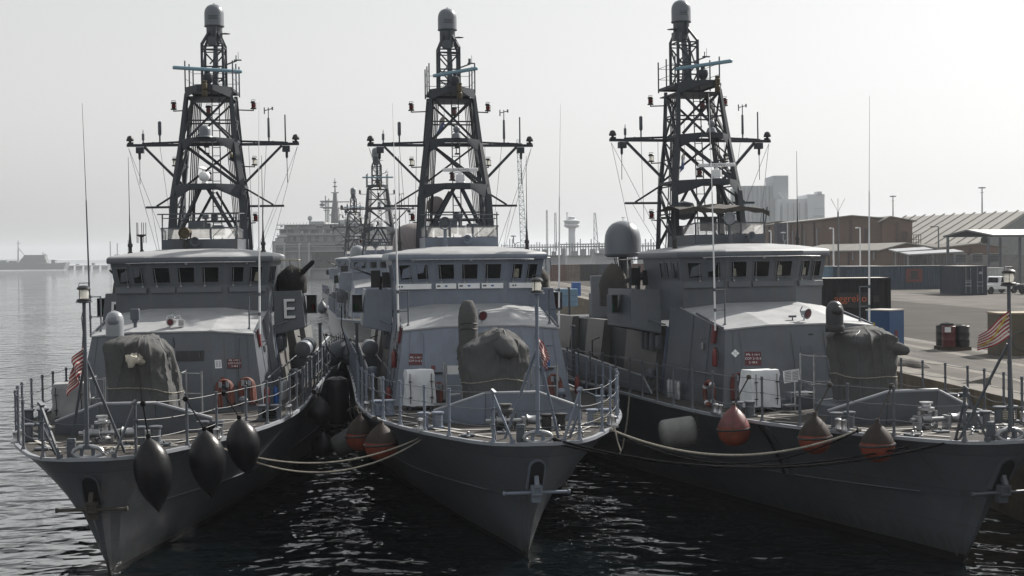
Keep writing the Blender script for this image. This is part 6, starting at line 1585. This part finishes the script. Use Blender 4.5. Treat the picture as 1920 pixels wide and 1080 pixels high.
def gpt(px, D): p = atD(px, 500, D); return Vector((p.x, p.y, QZ))
z1 = zat(1541, 413, 215)
gable(gpt(1541, 215), gpt(1652, 211), (-2.2, 36, 0), z1, zat(1590, 405.5, 213), 'tall brown building with a low gable, behind the lower brown block', 5)
gable(gpt(1654, 210), gpt(1711, 208), (-1.5, 30, 0), zat(1711, 416, 208), zat(1665, 407, 209), 'tall brown building with an emblem door at its right end, next to the gable', 3, .25)
rr = gable(gpt(1652, 186), gpt(1762, 182), (-6, 22, 0), zat(1652, 471, 186), zat(1698, 457, 184), 'low brown block with a pale roof standing before the tall brown buildings', 4, .42)
gable(gpt(1765, 190), gpt(1875, 186), (-14, 14, 0), zat(1765, 466, 190), zat(1838, 458, 188), 'low brown block half hidden under the open canopy', 4, .6)
gable(gpt(1440, 262), gpt(1480, 260), (-1, 20, 0), zat(1440, 419, 262), zat(1462, 416, 261), 'brown building end seen just right of the right ship\'s mast', 2)
# cage of railings, pole lamps
def pole_lamp(px, D, ytop, label, arm=-14, lw=.22, m_=None):
    b = gpt(px, D); zt = zat(px, ytop, D); root = empty('street_lamp', b); tag(root, label, 'lamp', 'lamps standing along the quay')
    m = MB(); m.cyl((0, 0, 0), (0, 0, zt - QZ), .12, .08, n=8); m.build('pole', m_ or DKG, root)
    x = arm * D / CAM_F; m = MB(); m.bar((0, 0, zt - QZ), (x * .6, 0, zt - QZ + .02), .1); m.build('arm', m_ or DKG, root)
    m = MB(); m.box((x * .8, 0, zt - QZ), (abs(x) * .5, .4, .18)); m.build('lamp_head', m_ or DKG, root, bevel=.04)
pole_lamp(1760, 178, 425, 'dark lamp post with a short arm before the ribbed shed roof')
pole_lamp(1563, 182, 428, 'white lamp post with an angled arm against the tall brown wall', -7, m_=WHITE)
pole_lamp(1613, 183, 427, 'second white lamp post with an angled arm, right of the first', -8, m_=WHITE)
pole_lamp(1446, 200, 433, 'white lamp post near the right ship\'s horn', -4, m_=WHITE)
for px, y0, D, lb in ((1572, 397, 160, 'thin dark pole with a spiky crown before the brown buildings'), (1465, 418, 120, 'stubby dark post above the right ship\'s bridge roof')):
    b = gpt(px, D); zt = zat(px, y0, D); root = empty('antenna_pole', b); tag(root, lb, 'pole')
    m = MB(); m.cyl((0, 0, 0), (0, 0, zt - QZ), .11 if D > 140 else .6, .09 if D > 140 else .6, n=8); m.build('pole', DKG, root)
    m = MB()
    for i in range(6): a = 2 * pi * i / 6 + .3; m.cyl((0, 0, zt - QZ), (.9 * cos(a) * (D > 140), .9 * sin(a) * (D > 140), zt - QZ + 1.5), .02, n=4)
    m.build('spikes', DKG, root)
for px, y0, D, lb in ((1675, 368, 420, 'tall floodlight mast above the brown building'), (1842, 352, 380, 'tall floodlight mast above the ribbed shed roof'), (1233, 440, 700, 'faint floodlight mast right of the big dome'), (1169, 408, 800, 'faint floodlight mast just above the big dome')):
    b = gpt(px, D); zt = zat(px, y0, D); root = empty('floodlight_mast', b); tag(root, lb, 'floodlight', 'floodlight masts across the port')
    m = MB(); m.cyl((0, 0, 0), (0, 0, zt - QZ), .4, .16, n=8); m.build('mast_pole', ALU, root)
    m = MB(); m.lathe([(.2, -.2), (1.0, -.15), (1.0, .1), (.2, .2)], (0, 0, zt - QZ), 14); m.lathe([(.1, -.1), (.6, 0), (.1, .1)], (0, 0, zt - QZ - 1.3), 10); m.build('lamp_ring', DKG, root)
b = gpt(1718, 205); m = MB(); z0, z1 = zat(1718, 458, 205) - QZ, zat(1718, 440, 205) - QZ
for x in (-.7, -.35, 0, .35, .7): m.cyl((x, 0, z0 - 1), (x, 0, z1), .05, n=5)
for z in (z0 + .3, (z0 + z1) / 2, z1): m.bar((-.7, 0, z), (.7, 0, z), .05); m.bar((-.7, 1.2, z), (.7, 1.2, z), .05); m.bar((-.7, 0, z), (-.7, 1.2, z), .05); m.bar((.7, 0, z), (.7, 1.2, z), .05)
for x in (-.7, .7): m.cyl((x, 1.2, 0), (x, 1.2, z1), .06, n=5)
o = m.build('railed_landing', BRND); o.location = b; tag(o, 'small railed landing at the right end of the tall brown building', 'railing')
# ribbed shed
RE, EE = atD(1928, 399, 212), atD(1832, 461, 204); RF = atD(1697, 412, 1.0 * 236); RF.z = RE.z; rv = RF - RE; EF = EE + rv
root = empty('shed', (RE.x, RE.y, QZ)); tag(root, 'big shed with a pale ribbed roof at the right, behind the brown buildings', 'building')
o = Vector((RE.x, RE.y, QZ)); ot = Vector((RE.x - EE.x, RE.y - EE.y, 0)); OE = RE + ot + Vector((0, 0, EE.z - RE.z)); OF = OE + rv
m = MB(); u = Vector((0, 0, .25)); m.hexa([p - o for p in (RE, RF, EF, EE)], [p - o + u for p in (RE, RF, EF, EE)]); m.hexa([p - o for p in (RE, RF, OF, OE)], [p - o + u for p in (RE, RF, OF, OE)]); m.build('roof', mat('shed_roof', (.27, .258, .236), .6, var=.06, vscale=.4), root)
m = MB(); n_ = (RF - RE).cross(EE - RE).normalized(); n_ = n_ if n_.z > 0 else -n_
for i in range(13):
    t = i / 12; a, b = RE.lerp(RF, t) - o + n_ * .3, EE.lerp(EF, t) - o + n_ * .3; m.bar(a + (a - b).normalized() * .5, b, .22, .16)
m.build('roof_rib', mat('shed_rib', (.20, .19, .17), .6), root)
m = MB(); gz = lambda p: Vector((p.x, p.y, QZ)); m.poly([p - o for p in (EE, RE, OE, gz(OE), gz(EE))]); m.poly([p - o for p in (EF, EE, gz(EE), gz(EF))]); m.poly([p - o for p in (EF, RF, OF, gz(OF), gz(EF))]); m.build('wall', CG, root)
# open canopy
D = 150; a, b, r = atD(1768, 445, D), atD(1862, 443, D), atD(1812, 433, D); dv = Vector((14, 6, 0))
root = empty('canopy', (a.x, a.y, QZ)); o = Vector((a.x, a.y, QZ)); tag(root, 'open canopy with a dark gable end on slim posts', 'canopy')
m = MB(); u = Vector((0, 0, .16))
for e in (a, b): q = [e - o, r - o, r - o + dv, e - o + dv]; m.hexa(q, [p + u for p in q])
m.build('roof', mat('canopy_roof', (.12, .13, .14), .55), root)
m = MB(); m.prism([a - o, b - o, r - o], (0, .08, 0)); m.build('gable_board', CK, root)
for px in (1777, 1853, 1875, 1912):
    p = atD(px, 445, D if px < 1860 else D + 4); m = MB(); m.bar((p.x - o.x, p.y - o.y, 0), (p.x - o.x, p.y - o.y, p.z - QZ), .24); m.build('post', DKG, root)
p = atD(1846, 450, D); m = MB(); m.lathe([(.02, -.1), (.4, -.08), (.4, .1), (.1, .2)], p - o, 12, (0, 1, 0)); m.build('fan', BLKP, root)
# low shelters and the wall with air conditioners
for (xa, ya, xb, yb, D, lb) in ((1682, 473.5, 1750, 469, 172, 'upper flat silver shelter roof before the low brown block'), (1704, 479, 1808, 473.5, 168, 'lower flat silver shelter roof over grey slats')):
    a, b = atD(xa, ya, D), atD(xb, yb, D); root = empty('shelter', (a.x, a.y, QZ)); tag(root, lb, 'shelter')
    o = Vector((a.x, a.y, QZ)); dv = Vector((0, 4, .3)); m = MB(); q = [a - o, b - o, b - o + dv, a - o + dv]; m.hexa(q, [p + Vector((0, 0, .15)) for p in q]); m.build('roof', mat('silver_sheet', (.24, .25, .26), .5), root)
    m = MB()
    for t in (.05, .5, .95): p = a.lerp(b, t) - o + Vector((0, 1.5, 0)); m.bar((p.x, p.y, 0), p, .14)
    m.build('post', ALU, root)
    m = MB()
    for i in range(16): p = a.lerp(b, (i + .5) / 16) - o + Vector((0, 2.5, 0)); m.bar((p.x, p.y, 0), p, .12, .05)
    m.build('slat', CG, root)
p0, p1 = gpt(1700, 176), gpt(2010, 165); m = MB(); d = (p1 - p0).normalized()
m.bar(p0 + Vector((0, 0, 1.9)), p1 + Vector((0, 0, 1.9)), .3, 3.8); m.bar(p0 + Vector((0, 0, 3.85)), p1 + Vector((0, 0, 3.85)), .42, .12); tag(m.build('boundary_wall', mat('pale_wall', (.22, .22, .21), .8, var=.12)), 'long grey wall behind the quay containers', 'wall')
for i, px in enumerate((1797, 1828, 1860)):
    c = gpt(px, 166); root = empty('air_conditioner', c + Vector((0, -.5, 3.0))); tag(root, ['leftmost', 'middle', 'rightmost'][i] + ' of three louvred air conditioners along the grey wall', 'air conditioner', 'louvred air conditioners on the wall')
    m = MB(); m.box((0, 0, .55), (1.3, .7, 1.1)); m.build('casing', CG, root, bevel=.03)
    m = MB()
    for k in range(5): m.box((0, -.37, .2 + .18 * k), (1.1, .03, .06))
    m.build('grille', CK, root)
# ---------------- far harbour
FAR = mat('far_haze_grey', (.30, .32, .34), .8, var=.08, vscale=.05)  # part of the distance haze is put into these paler base colours
FARL = mat('far_haze_pale', (.50, .52, .54), .8, var=.06, vscale=.05)
def fbox(mb, x0, y0, x1, y1, D, dep, o, base=None):
    a, b = atD(x0, y1, D), atD(x1, y0, D); z0 = a.z if base is None else base
    mb.box(((a.x + b.x) / 2 - o.x, D + dep / 2 - o.y, (z0 + b.z) / 2 - o.z), (abs(b.x - a.x), dep, b.z - z0))
o = Vector((atD(1470, 470, 700).x, 700, QZ))
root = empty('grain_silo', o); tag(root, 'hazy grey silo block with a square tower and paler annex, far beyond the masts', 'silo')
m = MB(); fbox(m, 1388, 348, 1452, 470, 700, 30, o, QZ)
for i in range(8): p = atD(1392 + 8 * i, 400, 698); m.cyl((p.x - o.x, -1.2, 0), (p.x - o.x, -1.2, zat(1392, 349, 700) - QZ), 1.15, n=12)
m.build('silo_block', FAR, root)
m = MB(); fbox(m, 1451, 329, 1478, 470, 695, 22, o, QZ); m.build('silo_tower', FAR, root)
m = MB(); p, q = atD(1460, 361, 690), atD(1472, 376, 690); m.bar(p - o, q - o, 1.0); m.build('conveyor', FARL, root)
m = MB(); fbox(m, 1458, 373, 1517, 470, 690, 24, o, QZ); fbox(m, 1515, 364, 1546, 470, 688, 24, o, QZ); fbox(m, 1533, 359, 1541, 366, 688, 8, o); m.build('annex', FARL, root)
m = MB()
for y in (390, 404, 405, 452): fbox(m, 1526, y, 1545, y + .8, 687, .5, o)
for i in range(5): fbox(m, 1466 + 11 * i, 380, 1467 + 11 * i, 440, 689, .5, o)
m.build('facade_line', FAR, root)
o = Vector((atD(1073, 470, 900).x, 900, QZ)); root = empty('control_tower', o); tag(root, 'pale control tower with a wide round cab, far off between the ships', 'tower')
k = 900 / CAM_F; zc = lambda y: zat(1073, y, 900) - QZ
m = MB(); m.lathe([(7.5 * k, 0), (6.6 * k, zc(427))], (0, 0, 0), 16); m.build('shaft', FARL, root)
m = MB(); m.lathe([(7 * k, zc(428)), (14.5 * k, zc(425)), (15 * k, zc(422)), (14 * k, zc(421)), (14 * k, zc(416)), (16.5 * k, zc(415)), (16 * k, zc(413.5)), (8 * k, zc(412)), (7 * k, zc(411)), (7 * k, zc(406.5)), (2 * k, zc(405))], (0, 0, 0), 20); c = m.build('cab', FARL, root)
m = MB(); m.lathe([(14.2 * k, zc(420.5)), (14.3 * k, zc(416.5))], (0, 0, 0), 20); m.build('window_band', FAR, c)
m = MB(); m.cyl((-9 * k, 0, zc(413)), (-9 * k, 0, zc(399)), .3, n=5); m.box((-9 * k, 0, zc(399)), (5 * k, .6, .4)); m.build('antenna', FAR, root)
def lattice(name, label, px, y0, y1, D, w0, w1, cat='mast', m_=None, lean=0, group=None, n=10, base=None):
    b = atD(px, y1, D); zt = zat(px, y0, D); root = empty(name, b); tag(root, label, cat, group)
    k = D / CAM_F; m = MB(); H = zt - b.z; r = .10 * (D / 300)
    P = lambda sx, sy, t: Vector((sx * (w0 + (w1 - w0) * t) * k / 2 + lean * k * t, sy * (w0 + (w1 - w0) * t) * k / 2, H * t))
    for sx in (-1, 1):
        for sy in (-1, 1): m.bar(P(sx, sy, 0), P(sx, sy, 1), r)
    m.build('chord', m_ or FAR, root)
    m = MB()
    for i in range(n):
        t0, t1 = i / n, (i + 1) / n
        for sy in (-1, 1): m.bar(P(-1, sy, t0), P(1, sy, t1), r * .7) if i % 2 else m.bar(P(1, sy, t0), P(-1, sy, t1), r * .7); m.bar(P(-1, sy, t1), P(1, sy, t1), r * .6)
        for sx in (-1, 1): m.bar(P(sx, -1, t0), P(sx, 1, t1), r * .7)
    m.build('lacing', m_ or FAR, root); return root
TEAL = mat('crane_teal', (.26, .36, .38), .6)
lattice('crane_boom', 'slim teal lattice crane boom rising right of the middle mast', 983, 262, 475, 300, 12, 5, 'crane', TEAL, -9, n=26)
lattice('lattice_tower', 'faint lattice tower left of the control tower, left leg of a pair', 1026, 394, 470, 650, 3, 2, 'tower', None, 0, 'faint lattice towers', 9)
lattice('lattice_tower', 'faint lattice tower left of the control tower, right leg of a pair', 1042, 399, 470, 650, 4, 2.5, 'tower', None, 0, 'faint lattice towers', 9)
lattice('lattice_tower', 'faint lattice tower right of the control tower', 1118, 399, 470, 700, 9, 3, 'tower', None, -2, 'faint lattice towers', 9)
o = Vector((atD(1090, 480, 620).x, 620, QZ)); root = empty('pipe_bridge', o); tag(root, 'long hazy pipe bridge with many uprights beyond the container row', 'pipe rack')
m = MB(); fbox(m, 940, 457, 1235, 460, 620, 6, o); fbox(m, 940, 462, 1235, 463, 620, 6, o); fbox(m, 1050, 456, 1150, 459, 615, 4, o); m.build('deck_beam', FAR, root)
random.seed(4); m = MB()
for i in range(58): x = 940 + 5.1 * i; fbox(m, x, 458 - random.choice((0, 0, 4, 10)), x + 1.1, 490, 622, 2, o)
m.build('upright', FAR, root)
m = MB()
for i in range(16): x = 945 + 18 * i; fbox(m, x, 468 + random.uniform(-3, 4), x + random.uniform(6, 15), 492, 630, 6, o, QZ)
m.build('plant_unit', FAR, root)
for xa, ya, xb, yb, D, mm, lb in ((1064, 478, 1110, 495, 330, FARL, 'low white shed roof behind the far container row'), (1116, 474, 1150, 495, 350, FAR, 'low grey shed behind the far container row'), (1020, 478, 1056, 495, 360, FAR, 'low grey shed at the left behind the container row')):
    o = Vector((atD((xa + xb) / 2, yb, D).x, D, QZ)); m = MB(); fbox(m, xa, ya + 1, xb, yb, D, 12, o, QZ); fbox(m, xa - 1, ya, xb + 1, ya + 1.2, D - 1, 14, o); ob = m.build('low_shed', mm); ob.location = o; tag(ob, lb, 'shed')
LSG = mat('landing_ship_haze_grey', (.19, .20, .21), .7, var=.2, vscale=.06, streak=.3); LSL = mat('landing_ship_haze_pale', (.31, .32, .33), .7, var=.18, vscale=.08, streak=.3)  # haze over the landing ship partly painted in as lighter greys
# landing ship
D = 560; o = Vector((atD(610, 520, D).x, D, 0)); root = empty('landing_ship', o); tag(root, 'big hazy grey landing ship with a boxy stern and a pyramid mast', 'warship')
m = MB(); fbox(m, 514, 459.5, 584, 525, D, 60, o, -1); fbox(m, 584, 503, 760, 525, D, 60, o, -1); fbox(m, 584, 460, 760, 471, D, 60, o); fbox(m, 700, 471, 760, 503, D, 60, o); fbox(m, 584, 471, 700, 503, D + 30, 20, o)
fbox(m, 511, 452, 520, 490, D + 4, 30, o); m.build('hull', LSG, root)
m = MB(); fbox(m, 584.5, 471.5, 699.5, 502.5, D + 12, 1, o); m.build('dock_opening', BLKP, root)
m = MB()
for (x0, y0, x1, y1, dd) in ((520, 440, 760, 461, 6), (524, 428, 760, 441, 10), (533, 421, 592, 429, 12), (583, 415, 606, 424, 14), (606, 419, 700, 429, 12), (634, 412, 672, 420, 16), (516, 446, 532, 461, 3)): fbox(m, x0, y0, x1, y1, D + dd, 40, o)
m.build('superstructure', LSL, root)
m = MB()
for x in (514, 532, 560, 578, 702, 730): fbox(m, x, 456, x + 2.2, 518, D - 1.5, 1, o)
for y in (456, 461, 470, 503): fbox(m, 514, y, 760, y + 1.6, D - 1.2, 1.4, o)
m.build('stern_frame', LSL, root)
for x, y0, w, h, dd in [(x, 443, 6.5, 9, 5.6) for x in (539, 549, 563, 577, 591, 607, 622, 640)] + [(x, 431, 11, 6, 9.6) for x in (526, 540, 566, 584, 612, 650)] + [(x, 474, 9, 12, 11.7) for x in (590, 612, 636)]:
    m = MB(); fbox(m, x, y0, x + w, y0 + h, D + dd, .3, o); m.build('window', DKG, root)
m = MB()
for y, dd in ((440, 4), (452.5, 4), (428.5, 8), (420.5, 10)):
    fbox(m, 518, y, 700, y + .9, D + dd, 2, o)
    for i in range(30): fbox(m, 520 + 6 * i, y - 3, 520.6 + 6 * i, y, D + dd, .4, o)
m.build('walkway', LSG, root)
m = MB(); kx = D / CAM_F; zt = lambda y: zat(617, y, D)
m.lathe([(9 * kx, zt(416)), (8.6 * kx, zt(400)), (7 * kx, zt(388)), (4.4 * kx, zt(370)), (3.6 * kx, zt(357)), (1.6 * kx, zt(356)), (1.1 * kx, zt(342)), (.6 * kx, zt(329))], (atD(617, 400, D).x - o.x, 20, 0), 8)
for y, w in ((357, 7), (375, 28), (387, 24), (345, 4), (337, 3), (400, 12)): m.box((atD(617, 400, D).x - o.x, 20, zt(y)), (w * 2 * kx, .5, .4))
m.build('pyramid_mast', mat('landing_ship_mast', (.12, .125, .13), .7), root)
m = MB()
for x, y0 in ((601, 364), (604, 372), (607, 369)): p = atD(x, 415, D); m.cyl((p.x - o.x, 16, p.z), (p.x - o.x, 16, zt(y0)), .22, n=6)
for y in (374, 386, 392): m.box((atD(603, 400, D).x - o.x, 16, zt(y)), (26 * kx if y < 390 else 12 * kx, .4, .4))
m.lathe([(.02, -.8), (1.1, -.4), (1.1, .4), (.02, .9)], (atD(594, 381, D).x - o.x, 16, zt(381)), 10); m.build('lattice_mast', LSG, root)
m = MB()
for x, y in ((573, 408), (643, 413)): p = atD(x, y, D); m.lathe([(.4, -2.5), (.4, -.8), (.9, -.5), (1, .2), (.6, .9), (.02, 1.1)], (p.x - o.x, 12, p.z), 12)
m.build('satellite_dome', LSL, root)
m = MB(); random.seed(21)
for i in range(40): x = random.uniform(516, 690); y = random.choice((426, 470, 437, 451)); fbox(m, x, y - random.uniform(1, 6), x + random.uniform(.6, 4), y, D + random.uniform(2, 8), 1, o)
m.build('deck_gear', LSG, root)
m = MB(); a, b = atZ(565, 521, 0), atZ(640, 521, 0); D2 = a.y; m.cyl((a.x, D2, .25), (b.x, D2, .25), .45, n=8)
for i in range(8): p = a.lerp(b, i / 7); m.lathe([(.5, -.3), (.6, 0), (.5, .3)], (p.x, D2, .25), 8, (1, 0, 0))
tag(m.build('floating_boom', mat('boom_ochre', (.45, .33, .16), .7)), 'ochre floating boom on the water near the landing ship', 'boom')
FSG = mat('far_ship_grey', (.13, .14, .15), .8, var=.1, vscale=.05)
# far left ship and causeway
D = 1500; o = Vector((atD(60, 505, D).x, D, 0)); root = empty('distant_warship', o); tag(root, 'distant grey ship with one tall mast, at the far left', 'warship')
def fpoly(pts, D, dep): return [atD(x, y, D) for x, y in pts], Vector((0, dep, 0))
m = MB(); P_, dv = fpoly([(-60, 506.5), (119, 505.5), (124, 492), (95, 494), (40, 492), (-60, 490)], D, 14); m.prism([p - o for p in P_], dv); m.build('hull', FSG, root)
m = MB(); P_, dv = fpoly([(34, 493), (46, 478), (84, 478), (84, 482), (88, 493)], D + 3, 9); m.prism([p - o for p in P_], dv); fbox(m, 60, 482, 83, 486, D + 2, 8, o); fbox(m, 96, 487, 103, 494, D + 4, 6, o); fbox(m, 0, 488, 12, 493, D + 3, 8, o); fbox(m, 17, 489, 30, 493, D + 3, 8, o); m.build('superstructure', FSG, root)
m = MB(); p, q = atD(34, 490, D + 6), atD(34, 451, D + 6); m.cyl(p - o, q - o, .8, .4, n=6); q2 = atD(46, 479, D + 6); m.cyl(atD(34, 464, D + 6) - o, q2 - o, .3, n=4)
for y in (456, 470): fbox(m, 31, y, 38, y + .8, D + 6, 1, o)
m.build('mast', FSG, root)
m = MB(); fbox(m, 80, 473, 81, 480, D + 6, 1, o); fbox(m, 83, 476, 86, 480, D + 6, 1, o); m.build('deck_gear', FSG, root)
D = 1560; o = Vector((atD(170, 500, D).x, D, 0)); root = empty('causeway', o); tag(root, 'low dark causeway on piers near the distant ship', 'causeway')
m = MB(); fbox(m, 118, 496.5, 260, 499, D, 8, o); fbox(m, 142, 495, 148, 497, D, 4, o); fbox(m, 172, 493, 177, 497, D, 4, o); m.build('roadway', FSG, root)
m = MB()
for i in range(9): fbox(m, 126 + 16 * i, 498.5, 135 + 16 * i, 505.5, D, 7, o, -1)
m.build('pier', FSG, root)
D = 2300; o = Vector((atD(230, 495, D).x, D, 0)); root = empty('distant_freighter', o); tag(root, 'faint freighter with two posts, half hidden by the left ship\'s bridge', 'freighter')
m = MB(); fbox(m, 202, 483, 330, 496, D, 20, o, 0); m.build('hull', FARL, root)
m = MB(); fbox(m, 206, 452, 208, 484, D + 4, 3, o); fbox(m, 219, 456, 221, 484, D + 4, 3, o); fbox(m, 240, 450, 241, 484, D + 4, 3, o); m.build('cargo_post', FAR, root)
m = MB(); fbox(m, 214, 477, 226, 484, D + 4, 6, o); fbox(m, 255, 474, 300, 484, D + 4, 8, o); m.build('deckhouse', FARL, root)
m = MB(); D = 5200; o = Vector((0, D, 0)); rows = []
xs = [-120, 0, 60, 120, 180, 240, 320, 400, 500, 600]
m.prism([atD(x, y, D) for x, y in [(xs[0], 496)] + [(x, 486.5 - 1.5 * sin(x * .03)) for x in xs] + [(xs[-1], 492)]], (0, 200, 0)); tag(m.build('hills', FAR), kind='structure')

# ================================================================ the hazy air
m = MB(); m.box((0, 2960, 38), (13000, 6200, 80)); hz = m.build('haze', bpy.data.materials.new('haze_air')); tag(hz, kind='stuff')
hm = hz.data.materials[0]; hm.use_nodes = True; nt = hm.node_tree; nt.nodes.clear()
ho = nt.nodes.new('ShaderNodeOutputMaterial'); hv = nt.nodes.new('ShaderNodeVolumePrincipled')
hv.inputs['Color'].default_value = (.88, .93, .98, 1); hv.inputs['Density'].default_value = .00019; hv.inputs['Anisotropy'].default_value = .35
nt.links.new(hv.outputs[0], ho.inputs['Volume'])
